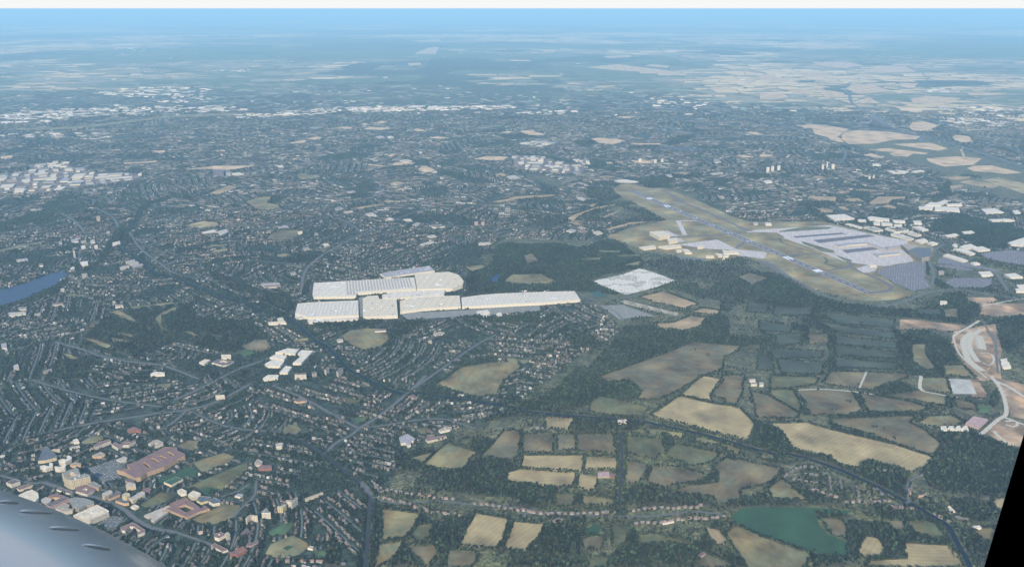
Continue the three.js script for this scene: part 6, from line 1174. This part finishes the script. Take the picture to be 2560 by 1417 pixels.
// units of the works and trading estates
const GABLE = new THREE.CylinderGeometry(1, 1, 1, 3);
function unit(x, z, a, w, d, h, k, label, group) {
  const t = new THREE.Group(); t.position.set(x, 0, z); t.rotation.y = -a; add(t, 'industrial_unit', { label, category: 'warehouse', group });
  const m = [WALL.white, WALL.cream, WALL.stone, WALL.lilac, WALL.tan, WALL.white][k % 6], b = part('wall', BOX, m, t); b.scale.set(w, h, d); const r = part('roof', PRISM, [WALL.white, WALL.cream, WALL.stone, WALL.lilac, WALL.greygreen, WALL.white, WALL.tan][(k * 5) % 7], t); r.position.y = h - 0.02; r.scale.set(w * 1.02, h * 0.22, d * 1.02);
}
for (const [label, group, n, f] of MAP.estates) {
  const p = pts(f), A = Math.abs(area(p)), s = Math.sqrt(A / n), a = longest(p) + 0.12, c = centre(p), R = Math.ceil(Math.hypot(...[0, 1].map((k) => bounds(p)[k + 2] - bounds(p)[k])) / s);
  structure('works_yard', flatGeo(rough(p, 60, 25), 0.7, 120), mat([0.25, 0.22, 0.19], { map: TEX.earth }));
  for (let j = -R; j <= R; j++) for (let i = -R; i <= R; i++) {
    const turn = a + (fbm(i / 4, j / 4, 88, 2) - 0.5) * 1.1, u = (i + 0.5 * hash(j, 2) + (hash(i, j, 3) - 0.5) * 0.35) * s * 1.12, v = (j + (hash(i, j, 4) - 0.5) * 0.3) * s * 0.88, x = c[0] + u * Math.cos(a) - v * Math.sin(a), z = c[1] + u * Math.sin(a) + v * Math.cos(a), big = 0.5 + 0.75 * hash(i, j, 5) ** 1.5;
    if (inside(p, x, z) && hash(i, j, 77) > 0.1) unit(x, z, turn + (hash(i, j, 78) < 0.22 ? Math.PI / 2 : 0), s * big * rr(0.7, 1.1), s * big * rr(0.4, 0.7), rr(7, 13), Math.floor(hash(i, j, 79) * 30), label, group);
  }
}
{ // far sheds, too many and too far to tell apart
  const spots = [];
  for (const [n, f] of MAP.farestates) { const p = pts(f), b = bounds(p); let k = 0, tries = 0; while (k < n && tries++ < 4000) { const x = rr(b[0], b[2]), z = rr(b[1], b[3]); if (!inside(p, x, z)) continue; k++; spots.push([x, z, rr(35, 130) * (z < -16000 ? 1.2 : 1), rr(25, 80) * (z < -16000 ? 1.4 : 1), rr(7, 12)]); } }
  for (let k = 0; k < 520; k++) { const d = 13000 + 22000 * Math.pow(rnd(), 1.4), x = (rnd() * 2 - 1) * d * 0.64; if (rnd() < townness(x, -d) + 0.12) spots.push([x, -d, rr(30, 110), rr(30, 70), rr(7, 12)]); }
  const m = new THREE.InstancedMesh(BOX, mat([0.64, 0.58, 0.49]), spots.length), q = new THREE.Matrix4(), e = new THREE.Quaternion(), Y = new THREE.Vector3(0, 1, 0), c = new THREE.Color();
  spots.forEach(([x, z, w, d, h], i) => { e.setFromAxisAngle(Y, rr(-0.3, 0.3)); q.compose(new THREE.Vector3(x, 0, z), e, new THREE.Vector3(w, h, d)); m.setMatrixAt(i, q); const k = 0.3 + 0.75 * rnd(); m.setColorAt(i, c.setRGB(k, k * rr(0.9, 1), k * rr(0.8, 1))); });
  stuff(m, 'distant_sheds', 'white sheds of the far industrial belts', 'sheds');
}
console.log('buildings');

// ------------------------------------------------------------------ trees and houses: shapes
function leafGeo(sd, kind) {
  seed = sd; const pos = [], col = [], idx = [], v = new THREE.Vector3(), a = new THREE.Vector3(), b = new THREE.Vector3();
  const core = new THREE.IcosahedronGeometry(1, 1), lobes = [];
  if (kind === 'round') { const n = 4 + Math.floor(rnd() * 3); for (let k = 0; k < n; k++) { const t = k / n * 6.28 + rr(-.4, .4); lobes.push([Math.cos(t) * rr(.08, .2), rr(.45, .68), Math.sin(t) * rr(.08, .2), rr(.16, .24)]); } lobes.push([rr(-.05, .05), .74, rr(-.05, .05), rr(.2, .26)]); }
  else for (let k = 0; k < 5; k++) lobes.push([rr(-.05, .05), .28 + k * .155, rr(-.05, .05), .235 - k * .034 + rr(-.02, .02)]);
  const tri = (p, q, r, c) => { const k = pos.length / 3; for (const s of [p, q, r]) { pos.push(s.x, s.y, s.z); col.push(...c); } idx.push(k, k + 1, k + 2); };
  for (const [x, y, z, r] of lobes) {
    const cp = core.attributes.position, tone = rr(0.8, 1.15);
    for (let i = 0; i < cp.count; i += 12) { const f = [0, 1, 2].map((k) => { v.fromBufferAttribute(cp, i + k); const w = r * (0.72 + 0.3 * vnoise(v.x * 3 + sd, v.y * 3 + v.z * 5, 3)); return v.clone().multiplyScalar(w).add(new THREE.Vector3(x, y, z)); }); tri(...f, [tone, tone, tone]); }
    const n = 26; for (let k = 0; k < n; k++) {                      // leaf clumps through and over the lobe
      v.set(rr(-1, 1), rr(-.8, 1), rr(-1, 1)).normalize(); const rad = r * rr(0.75, 1.22), s = r * rr(0.2, 0.42), c = new THREE.Vector3(x, y, z).addScaledVector(v, rad);
      a.set(rr(-1, 1), rr(-1, 1), rr(-1, 1)).cross(v).normalize().multiplyScalar(s); b.copy(a).cross(v).addScaledVector(v, s * rr(-.6, .6)); const t = rr(0.7, 1.3) * tone, cc = [t * rr(.9, 1.15), t, t * rr(.8, 1)];
      tri(c.clone().add(a), c.clone().sub(a).addScaledVector(b, .4), c.clone().add(b), cc); tri(c.clone().sub(a), c.clone().add(a).addScaledVector(b, -.4), c.clone().sub(b), cc);
    }
  }
  const g = new THREE.BufferGeometry(); g.setAttribute('position', new THREE.Float32BufferAttribute(pos, 3)); g.setAttribute('color', new THREE.Float32BufferAttribute(col, 3)); g.setIndex(idx); const r = g.toNonIndexed(); r.computeVertexNormals(); return r;
}
const CROWN = [leafGeo(11, 'round'), leafGeo(23, 'round'), leafGeo(37, 'round'), leafGeo(41, 'tall'), leafGeo(59, 'tall')];
const limb = (() => { const list = [new THREE.CylinderGeometry(.016, .034, .55, 6).translate(0, .27, 0)]; for (let k = 0; k < 3; k++) list.push(new THREE.CylinderGeometry(.008, .015, .26, 5).translate(0, .13, 0).rotateZ(.7).rotateY(k * 2.1).translate(0, .4, 0)); return mergeGeometries(list); })();
const LEAF = mat([0.030, 0.050, 0.027], { vertexColors: true, roughness: 0.9 }), BARK = mat([0.09, 0.07, 0.05]);
const LEAFS = [[0.034, 0.054, 0.028], [0.024, 0.04, 0.024], [0.06, 0.085, 0.036], [0.02, 0.035, 0.023]].map((c) => mat(c, { vertexColors: true, roughness: 0.9 }));
const HOUSE = (() => { // merged house for the far rows: walls, roof, chimney
  const paintG = (g, c) => { const n = g.toNonIndexed ? (g.index ? g.toNonIndexed() : g) : g; const k = new Float32Array(n.attributes.position.count * 3); for (let i = 0; i < k.length; i += 3) k.set(c, i); const r = new THREE.BufferGeometry(); r.setAttribute('position', n.attributes.position); r.setAttribute('normal', n.attributes.normal); r.setAttribute('color', new THREE.BufferAttribute(k, 3)); return r; };
  const one = (x, wall, roof) => [paintG(BOX.clone().scale(13.4, 5.2, 7.6).translate(x, 0, 0), wall), paintG(PRISM.clone().rotateY(Math.PI / 2).scale(13.8, 3.2, 8.6).translate(x, 5.2, 0), roof), paintG(BOX.clone().scale(0.9, 2, 0.9).translate(x, 7.2, 0), [0.3, 0.16, 0.12])];
  const walls = [[0.108, 0.108, 0.096], [0.088, 0.078, 0.066], [0.15, 0.15, 0.138]], roofs = [[0.088, 0.085, 0.078], [0.09, 0.095, 0.092], [0.115, 0.09, 0.075]];
  return { single: [0, 1, 2].map((k) => mergeGeometries(one(0, walls[k], roofs[k]))), row: [0, 1, 2].map((k) => mergeGeometries([-15, 0, 15].flatMap((x, i) => one(x, walls[(k + i) % 3], roofs[(k + i * 2) % 3])))) };
})();

// ------------------------------------------------------------------ trees and houses: places
seed = 777;
const trees = [], homes = [], streets = [];                         // [x, z, height, variant, tint, zone]
const inFrame = (x, z) => { const d = -z; return d > 2050 && Math.abs(x) < halfW(z, 120); };
function tree(x, z, h, v, zone, tint = 0) { if (inFrame(x, z)) trees.push([x, z, h, v, tint, zone]); }
for (const [dens, p] of woodPolys) {
  const b = bounds(p), far = -b[3] > 6000, gap = (far ? 15 : 9.2) / Math.sqrt(dens);
  for (let z = b[1]; z < b[3]; z += gap) for (let x = b[0]; x < b[2]; x += gap) { const u = x + rr(-.5, .5) * gap, w = z + rr(-.5, .5) * gap; if (inside(p, u, w) && at(cover, u, w) === 3) tree(u, w, rr(7.5, 16.5) * (far ? 1.25 : 1) * (0.8 + 0.5 * fbm(u / 90, w / 90, 33, 2)), rnd() < 0.42 ? 3 + Math.floor(rnd() * 2) : Math.floor(rnd() * 3), 'wood', rnd()); }
}
for (const [k, p] of fieldPolys) {                                   // hedgerow trees and lone trees
  const c = centre(p), d = -c[1], A = Math.abs(area(p)); const country = at(rural, c[0], c[1]) === 1; if (d > 7600 || 'ckeg'.includes(k) || (!country && A < 26000)) continue;
  for (let i = 0; i < p.length; i++) { const a = p[i], b = p[(i + 1) % p.length], L = Math.hypot(b[0] - a[0], b[1] - a[1]), n = Math.max(1, Math.round(L / 6)), out = area(p) > 0 ? 1 : -1; for (let q = 0; q < n; q++) { const t = (q + rnd()) / n, o = rr(0.5, country ? 8 : 12), x = a[0] + (b[0] - a[0]) * t + (b[1] - a[1]) / L * o * out, z = a[1] + (b[1] - a[1]) * t - (b[0] - a[0]) / L * o * out, s = at(cover, x, z); if (s === 4 || s === 5) continue; if (fbm(x / 60, z / 60, 91, 2) + rnd() * 0.3 > (country ? 0.3 : 0.5)) tree(x, z, rr(6.5, 14.5), rnd() < 0.25 ? 3 + Math.floor(rnd() * 2) : Math.floor(rnd() * 3), 'hedge', rnd()); } }
  if (country && A > 30000 && 'bod'.includes(k)) for (let q = 0; q < A / 16000; q++) { const b = bounds(p), x = rr(b[0], b[2]), z = rr(b[1], b[3]); if (inside(p, x, z)) for (let m = 0; m < rr(1, 7); m++) tree(x + rr(-14, 14), z + rr(-8, 8), rr(5, 11), Math.floor(rnd() * 5), 'field', rnd()); }
}
for (let z = -7000; z < -2000; z += 11) for (let x = -halfW(z); x < halfW(z); x += 11) { if (at(rural, x, z) !== 1 || at(cover, x, z) !== 0) continue; const n = fbm(x / 130, z / 130, 47, 3); if (n + rr(-.16, .16) > 0.57) tree(x + rr(-5, 5), z + rr(-5, 5), rr(6, 13), Math.floor(rnd() * 5), 'copse', rnd()); }
for (let k = 0; k + 1 < canalLine.length; k++) { const a = canalLine[k], b = canalLine[k + 1], L = Math.hypot(b[0] - a[0], b[1] - a[1]); if (-a[1] > 7500) continue; for (const s of [-1, 1]) for (let q = 0; q < 9; q++) { const t = rnd(), o = s * rr(10.5, 34); if (fbm(a[0] / 90, a[1] / 90, 15, 2) + rnd() * 0.4 > 0.46) { const x = a[0] + (b[0] - a[0]) * t - (b[1] - a[1]) / L * o, z = a[1] + (b[1] - a[1]) * t + (b[0] - a[0]) / L * o; tree(x, z, rr(6, 12), Math.floor(rnd() * 5), 'canal', rnd()); } } }
for (const [w, t, l] of roadLines) if (t === 2) for (let k = 0; k + 1 < l.length; k++) { const a = l[k], b = l[k + 1], L = Math.hypot(b[0] - a[0], b[1] - a[1]); for (const s of [-1, 1]) for (let q = 0; q < 8; q++) { const u = rnd(), o = s * (w / 2 + rr(2, 14)); tree(a[0] + (b[0] - a[0]) * u - (b[1] - a[1]) / L * o, a[1] + (b[1] - a[1]) * u + (b[0] - a[0]) / L * o, rr(8, 14), Math.floor(rnd() * 5), 'avenue', rnd()); } }

// streets: districts with straight or curved rows of houses and gardens between
const DS = 350, seeds = new Map();
const dseed = (i, j) => { const k = i + ',' + j; if (!seeds.has(k)) { const x = (i + hash(i, j, 1)) * DS, z = (j + hash(i, j, 2)) * DS, base = fbm(x / 2200, z / 2200, 81, 2) * 7; seeds.set(k, { x, z, a: base + (hash(i, j, 3) < 0.35 ? Math.PI / 2 : 0) + (hash(i, j, 4) - 0.5) * 0.7, curve: hash(i, j, 5) < 0.5, r: 130 + 520 * hash(i, j, 6), gap: 52 + 26 * hash(i, j, 7), leaf: 0.55 + 0.5 * hash(i, j, 8), id: k }); } return seeds.get(k); };
const owner = (x, z) => { const i = Math.floor(x / DS), j = Math.floor(z / DS); let best = null, bd = 1e12; for (let p = -1; p <= 1; p++) for (let q = -1; q <= 1; q++) { const s = dseed(i + p, j + q), d = (s.x - x) ** 2 + (s.z - z) ** 2; if (d < bd) { bd = d; best = s; } } return best; };
const park = (x, z) => fbm(x / 330, z / 330, 67, 3) > 0.675;          // leafy parts of the town without streets
const open = (x, z) => at(cover, x, z) === 0 && at(rural, x, z) === 0 && !park(x, z);
for (let z = -10500; z < -2050; z += -z > 6600 ? 19 : 11.5) { const gap = -z > 6600 ? 19 : 11.5; for (let x = -halfW(z); x < halfW(z); x += gap) if (at(cover, x, z) === 0 && at(rural, x, z) === 0 && park(x, z) && rnd() < 0.8) tree(x + rr(-5, 5), z + rr(-5, 5), rr(7, 13) * (gap > 15 ? 1.25 : 1), Math.floor(rnd() * 5), 'garden', rnd()); }
for (let j = Math.floor(-13400 / DS); j <= Math.floor(-2000 / DS); j++) for (let i = -26; i <= 25; i++) {
  const s = dseed(i, j); if (Math.abs(s.x) > halfW(s.z, 700)) continue;
  const far = -s.z > 6600, step = far ? 47 : 15.5, lines = [];
  const R = DS * 0.95;
  if (s.curve) { const cx = s.x + Math.cos(s.a) * s.r, cz = s.z + Math.sin(s.a) * s.r; for (let r = Math.max(40, s.r - R); r < s.r + R; r += s.gap * (0.82 + 0.42 * rnd())) { const l = [], n = Math.max(8, Math.round(2 * Math.PI * r / step)); for (let k = 0; k < n; k++) { const t = k / n * 2 * Math.PI; l.push([cx + Math.cos(t) * r, cz + Math.sin(t) * r, t + Math.PI / 2]); } lines.push(l); } }
  else for (let o = -R; o < R; o += s.gap * (0.82 + 0.42 * rnd())) { const l = []; for (let u = -R; u < R; u += step) { const w = 9 * Math.sin(u / 150 + s.r * 7); l.push([s.x + Math.cos(s.a) * u - Math.sin(s.a) * (o + w), s.z + Math.sin(s.a) * u + Math.cos(s.a) * (o + w), s.a]); } lines.push(l); }
  for (const l of lines) { let prev = null; for (const [x, z, t] of l) {
    if (Math.abs(x) > halfW(z, 60) || -z < 2050) { prev = null; continue; }
    const mine = owner(x, z) === s && open(x, z);
    if (!mine) { prev = null; continue; }
    if (prev) streets.push([prev, [x, z]]); prev = [x, z];
    const nx = -Math.sin(t), nz = Math.cos(t);
    for (const d of [-1, 1]) {
      const off = d * (far ? 14.5 : 14.5 + rr(-3, 4)), hx = x + nx * off + (far ? 0 : rr(-3, 3)), hz = z + nz * off; if (open(hx, hz) && fbm(hx / 70, hz / 70, 45, 2) > 0.33 && rnd() < (far ? 0.72 - 0.3 * THREE.MathUtils.smoothstep(-z, 10500, 13400) : 0.8)) homes.push([hx, hz, -t + (d > 0 ? Math.PI : 0) + rr(-.04, .04) + (!far && rnd() < 0.12 ? Math.PI / 2 : 0), Math.floor(hash(i, j, 9) * 3 + rnd() * 0.9) % 3, far, rnd() < 0.07 ? rr(2.4, 3.8) : rnd() < 0.2 ? rr(1.3, 2.2) : rr(0.7, 1.1)]);
      for (let k = 0; k < (far ? 7.6 : 9) * s.leaf; k++) { const o = d * rr(far ? 17.5 : 9, s.gap / 2 + 2), al = rr(-.5, .5) * step, tx = x + nx * o + Math.cos(t) * al, tz = z + nz * o + Math.sin(t) * al; if (open(tx, tz)) tree(tx, tz, far ? rr(6, 11) : rr(4, 11.5), Math.floor(rnd() * 5), 'garden', rnd()); }
      if (rnd() < 0.5) { const o = d * rr(6, 9), tx = x + nx * o, tz = z + nz * o; if (open(tx, tz)) tree(tx, tz, rr(4, 8), Math.floor(rnd() * 3), 'street', rnd()); }
    }
  } }
}
for (const f of MAP.houserows) { const l = smooth(pts(f), 19); l.forEach(([x, z], k) => { const b = l[Math.min(l.length - 1, k + 1)], a = l[Math.max(0, k - 1)], t = Math.atan2(b[1] - a[1], b[0] - a[0]); homes.push([x + rr(-4, 4), z + rr(-4, 4), -t + rr(-.2, .2), Math.floor(rnd() * 3), false, rr(0.95, 1.25), 1]); }); }
{ // street surfaces of the suburbs
  const pos = [], nor = [], uv = [], idx = [];
  for (const [[x, z], [u, v]] of streets) { const L = Math.hypot(u - x, v - z), w = -z > 6600 ? 3.4 : 2.8, nx = -(v - z) / L * w, nz = (u - x) / L * w, k = pos.length / 3; pos.push(x + nx, 0.5, z + nz, x - nx, 0.5, z - nz, u - nx, 0.5, v - nz, u + nx, 0.5, v + nz); for (let q = 0; q < 4; q++) nor.push(0, 1, 0); uv.push(0, 0, .2, 0, .2, L / 40, 0, L / 40); idx.push(k, k + 2, k + 1, k, k + 3, k + 2); }
  const g = new THREE.BufferGeometry(); g.setAttribute('position', new THREE.Float32BufferAttribute(pos, 3)); g.setAttribute('normal', new THREE.Float32BufferAttribute(nor, 3)); g.setAttribute('uv', new THREE.Float32BufferAttribute(uv, 2)); g.setIndex(upward(idx, pos)); structure('residential_streets', g, mat([0.15, 0.17, 0.15], { map: TEX.asphalt, side: THREE.DoubleSide }));
}
console.log('places', trees.length, homes.length, streets.length);

// ------------------------------------------------------------------ nearest 300 of each as things, the rest as masses
const vSeen = new THREE.Vector3(); camera.updateMatrixWorld(); camera.aspect = 1024 / 566; camera.updateProjectionMatrix();
const seen = (x, y, z) => { vSeen.set(x, y, z).project(camera); return Math.abs(vSeen.x) < 0.985 && Math.abs(vSeen.y) < 0.985 && !(vSeen.x < -0.6 && vSeen.y < -0.68) && !(vSeen.x > 0.9 && vSeen.y < -0.5); };
const near = (list, y) => { const k = list.map((t, i) => [t[0] ** 2 + t[1] ** 2, i]).filter(([, i]) => seen(list[i][0], y, list[i][1])).sort((a, b) => a[0] - b[0]).slice(0, 296); return new Set(k.map((t) => t[1])); };
const TREE_PLACE = { wood: 'standing in a closed wood', hedge: 'in the hedge on the edge of a field', field: 'standing out in an open pasture', copse: 'on rough ground between fields', canal: 'on the bank of the canal', avenue: 'along the dark shaded lane', garden: 'behind suburban houses', street: 'at the kerb of a suburban street' };
const treeLabel = (v, tint, zone) => ['mid green', 'dark green', 'light green', 'blackish green'][Math.floor(tint * 4)] + (v > 2 ? ' tall pointed tree ' : ' broad rounded tree ') + TREE_PLACE[zone];
{
  const pick = near(trees, 6), rest = [[], [], [], [], []];
  trees.forEach((t, i) => {
    const [x, z, h, v, tint, zone] = t;
    if (!pick.has(i)) { rest[v].push(t); return; }
    const o = new THREE.Group(); o.position.set(x, 0, z); o.rotation.y = tint * 6.28; const w = h * (0.85 + 0.3 * hash(i, 4)); o.scale.set(w, h, w);
    add(o, v > 2 ? 'tall_tree' : 'broadleaf_tree', { label: treeLabel(v, tint, zone), category: 'tree', group: treeLabel(v, tint, zone).replace('tree', 'trees') });
    part('trunk', limb, BARK, o); part('crown', CROWN[v], LEAFS[Math.floor(tint * 4)], o);
  });
  const q = new THREE.Matrix4(), e = new THREE.Quaternion(), Y = new THREE.Vector3(0, 1, 0), c = new THREE.Color();
  rest.forEach((list, v) => {
    const m = new THREE.InstancedMesh(CROWN[v], LEAF, list.length);
    list.forEach(([x, z, h, , tint], i) => { const w = h * (0.85 + 0.35 * hash(i, 6)); e.setFromAxisAngle(Y, tint * 40); q.compose(new THREE.Vector3(x, 0, z), e, new THREE.Vector3(w, h, w)); m.setMatrixAt(i, q); const b = 0.3 + 1.9 * tint ** 4 + 0.6 * (fbm(x / 160, z / 160, 73, 2) - 0.4); m.setColorAt(i, c.setRGB(b * (0.88 + 0.3 * hash(i, 7)), b, b * (0.85 + 0.3 * hash(i, 8)))); });
    stuff(m, 'tree_mass', ['mass of rounded garden and hedge trees seen as one', 'mass of spreading broadleaf crowns across the suburbs', 'mass of mixed broadleaf crowns in woods and gardens', 'mass of tall pointed crowns in the woods', 'mass of slim pointed crowns between streets'][v], 'trees');
  });
}
{
  const pick = near(homes.map((h) => (h[4] ? [1e6, 1e6] : h)), 3), rest = { single: [[], [], []], row: [[], [], []] };
  const WALLM = [mat([0.2, 0.18, 0.145]), mat([0.15, 0.105, 0.08]), mat([0.28, 0.265, 0.235])], ROOFM = [mat([0.135, 0.108, 0.095]), mat([0.14, 0.135, 0.13]), mat([0.18, 0.112, 0.09])], CHIM = mat([0.3, 0.16, 0.12]);
  const gw = BOX.clone().scale(12, 5.2, 8), gr = PRISM.clone().rotateY(Math.PI / 2).scale(12.6, 3.4, 9), gc = BOX.clone().scale(.9, 2, .9), gd = BOX.clone().scale(1.1, 2.1, .14), gl = BOX.clone().scale(1.7, 1.2, .14);
  const LAB = [['cream house with a brown pitched roof on a leafy street', 'cream houses with brown roofs'], ['brick house with a grey pitched roof on a leafy street', 'brick houses with grey roofs'], ['white house with a red pitched roof on a leafy street', 'white houses with red roofs']];
  homes.forEach((h, i) => {
    const [x, z, a, k, far, , village] = h; if (!pick.has(i)) { rest[far ? 'row' : 'single'][k].push(h); return; }
    const o = new THREE.Group(); o.position.set(x, 0, z); o.rotation.y = a; const s = 0.78 + 0.32 * hash(i, 2); o.scale.set(s, 0.9 + 0.3 * hash(i, 3), s);
    add(o, 'house', { label: village ? LAB[k][0].replace('leafy street', 'country road among fields') : LAB[k][0], category: 'house', group: LAB[k][1] + (village ? ' on country roads' : '') });
    part('wall', gw, WALLM[k], o); const r = part('roof', gr, ROOFM[k], o); r.position.y = 5.2; part('chimney', gc, CHIM, r).position.set(3, 2, 0);
    part('door', gd, ROOFM[2], o).position.set(0, 0, 4.02); for (const [u, v] of [[-3.8, .9], [3.8, .9], [-3.8, 3.4], [3.8, 3.4]]) part('window', gl, GLASS, o).position.set(u, v, 4.02);
  });
  const q = new THREE.Matrix4(), e = new THREE.Quaternion(), Y = new THREE.Vector3(0, 1, 0), c = new THREE.Color(), m0 = mat([1, 1, 1], { vertexColors: true });
  for (const kind of ['single', 'row']) rest[kind].forEach((list, k) => {
    if (!list.length) return; const m = new THREE.InstancedMesh(HOUSE[kind][k], m0, list.length);
    list.forEach(([x, z, a, , , t], i) => { const s = 0.78 + 0.32 * hash(i, 12); e.setFromAxisAngle(Y, a); q.compose(new THREE.Vector3(x, 0, z), e, new THREE.Vector3(s, 0.9 + 0.3 * hash(i, 13), s)); m.setMatrixAt(i, q); m.setColorAt(i, c.setRGB(t * (0.9 + 0.2 * hash(i, 14)), t, t * (0.92 + 0.16 * hash(i, 15)))); });
    stuff(m, kind === 'row' ? 'far_house_rows' : 'suburb_houses', [['cream walled', 'brick', 'white walled'][k], kind === 'row' ? 'terraced rows across the far suburbs' : 'houses across the near suburbs beyond the closest streets'].join(' '), 'houses');
  });
}
{ // cars stored on the pale yard and parked by the terminals
  const car = mergeGeometries([BOX.clone().scale(1.8, 0.85, 4.3).translate(0, .25, 0), BOX.clone().scale(1.6, .6, 2.2).translate(0, 1.1, -.2)]), spots = [], c = new THREE.Color(), q = new THREE.Matrix4(), e = new THREE.Quaternion(), Y = new THREE.Vector3(0, 1, 0);
  const rows = (p, a, gx, gz, keep, pale) => { const ca = Math.cos(a), sa = Math.sin(a), o = centre(p), R = 700; for (let v = -R; v < R; v += gz) for (let u = -R; u < R; u += gx) { const x = o[0] + u * ca - v * sa, z = o[1] + u * sa + v * ca; if (inside(p, x, z) && rnd() < keep * (fbm(x / 60, z / 60, 19, 2) > 0.36 ? 1 : 0.25)) spots.push([x, z, -a, pale]); } };
  rows(pts(MAP.yard), longest(pts(MAP.yard)), 2.9, 9.5, 0.92, true);
  for (const k of [0, 1, 2, 3, 4, 5, 6]) rows(pts(MAP.carparks[k]), longest(pts(MAP.carparks[k])), 2.8, k > 4 ? 9 : 14, k > 4 ? 0.6 : 0.3, false);
  const m = new THREE.InstancedMesh(car, mat([1, 1, 1], { roughness: 0.35 }), spots.length);
  spots.forEach(([x, z, a, pale], i) => { e.setFromAxisAngle(Y, a); q.compose(new THREE.Vector3(x, 1.15, z), e, new THREE.Vector3(1, 1, 1)); m.setMatrixAt(i, q); const k = pale ? rr(0.4, 0.7) : rr(0.05, 0.3); m.setColorAt(i, pale ? c.setRGB(k, k, k * .95) : c.setRGB(k, k * .97, k)); });
  stuff(m, 'parked_cars', 'rows of parked cars on the storage yard and car parks', 'cars'); console.log('cars', spots.length);
}

// ------------------------------------------------------------------ the aircraft the view is taken from
{
  const dir = new THREE.Vector3(-0.57089, -0.7924, -0.21491), dist = 2.6, R = dist * Math.sin(THREE.MathUtils.degToRad(36.964)), o = new THREE.Group();
  o.position.copy(dir).multiplyScalar(dist).add(camera.position);
  add(o, 'aircraft_cowling', { label: 'polished blue grey aircraft cowling with a row of teardrop vents', category: 'aircraft' });
  const metal = new THREE.MeshPhysicalMaterial({ color: rgb(0.42, 0.43, 0.42), metalness: 0.72, roughness: 0.22, clearcoat: 0.3, clearcoatRoughness: 0.1 });
  part('skin', new THREE.SphereGeometry(R, 160, 110), metal, o);
  VENTS.forEach(([a, b]) => { const p = new THREE.Vector3(...a), n = p.clone().normalize(), t = new THREE.Vector3(...b).sub(p), len = t.length(); t.addScaledVector(n, -t.dot(n)).normalize(); const s = t.clone().cross(n); const g = new THREE.SphereGeometry(1, 32, 20); const v = part('vent', g, metal, o); v.matrixAutoUpdate = true; v.position.copy(n).multiplyScalar(R - 0.0006); v.quaternion.setFromRotationMatrix(new THREE.Matrix4().makeBasis(t, n, s)); v.scale.set(len, 0.0055, len * 0.13); });
}
{
  const o = new THREE.Group(); o.position.copy(camera.position); add(o, 'window_pillar', { label: 'black cockpit window pillar leaning across the corner of the view', category: 'pillar' });
  const a = new THREE.Vector3(0.504017, -0.401106, -0.764906), b = new THREE.Vector3(0.461328, -0.519187, -0.719459).multiplyScalar(0.96), ax = b.clone().sub(a).normalize(), side = new THREE.Vector3().crossVectors(ax, a.clone().add(b).normalize()).normalize(); if (side.x < 0) side.negate(); const up = new THREE.Vector3().crossVectors(side, ax);
  const sh = new THREE.Shape(); sh.moveTo(0, -.03); sh.lineTo(0, .03); sh.quadraticCurveTo(0.02, .06, .06, .06); sh.lineTo(.3, .06); sh.lineTo(.3, -.06); sh.lineTo(.06, -.06); sh.quadraticCurveTo(.02, -.06, 0, -.03);
  const g = new THREE.ExtrudeGeometry(sh, { depth: 1.3, bevelEnabled: false, curveSegments: 10 }); g.applyMatrix4(new THREE.Matrix4().makeBasis(side, up, ax)); const s = a.clone().addScaledVector(ax, -0.5); g.translate(s.x, s.y, s.z);
  part('frame', g, mat([0.026, 0.028, 0.03], { roughness: 0.55 }), o);
}
renderer.render(scene, camera);
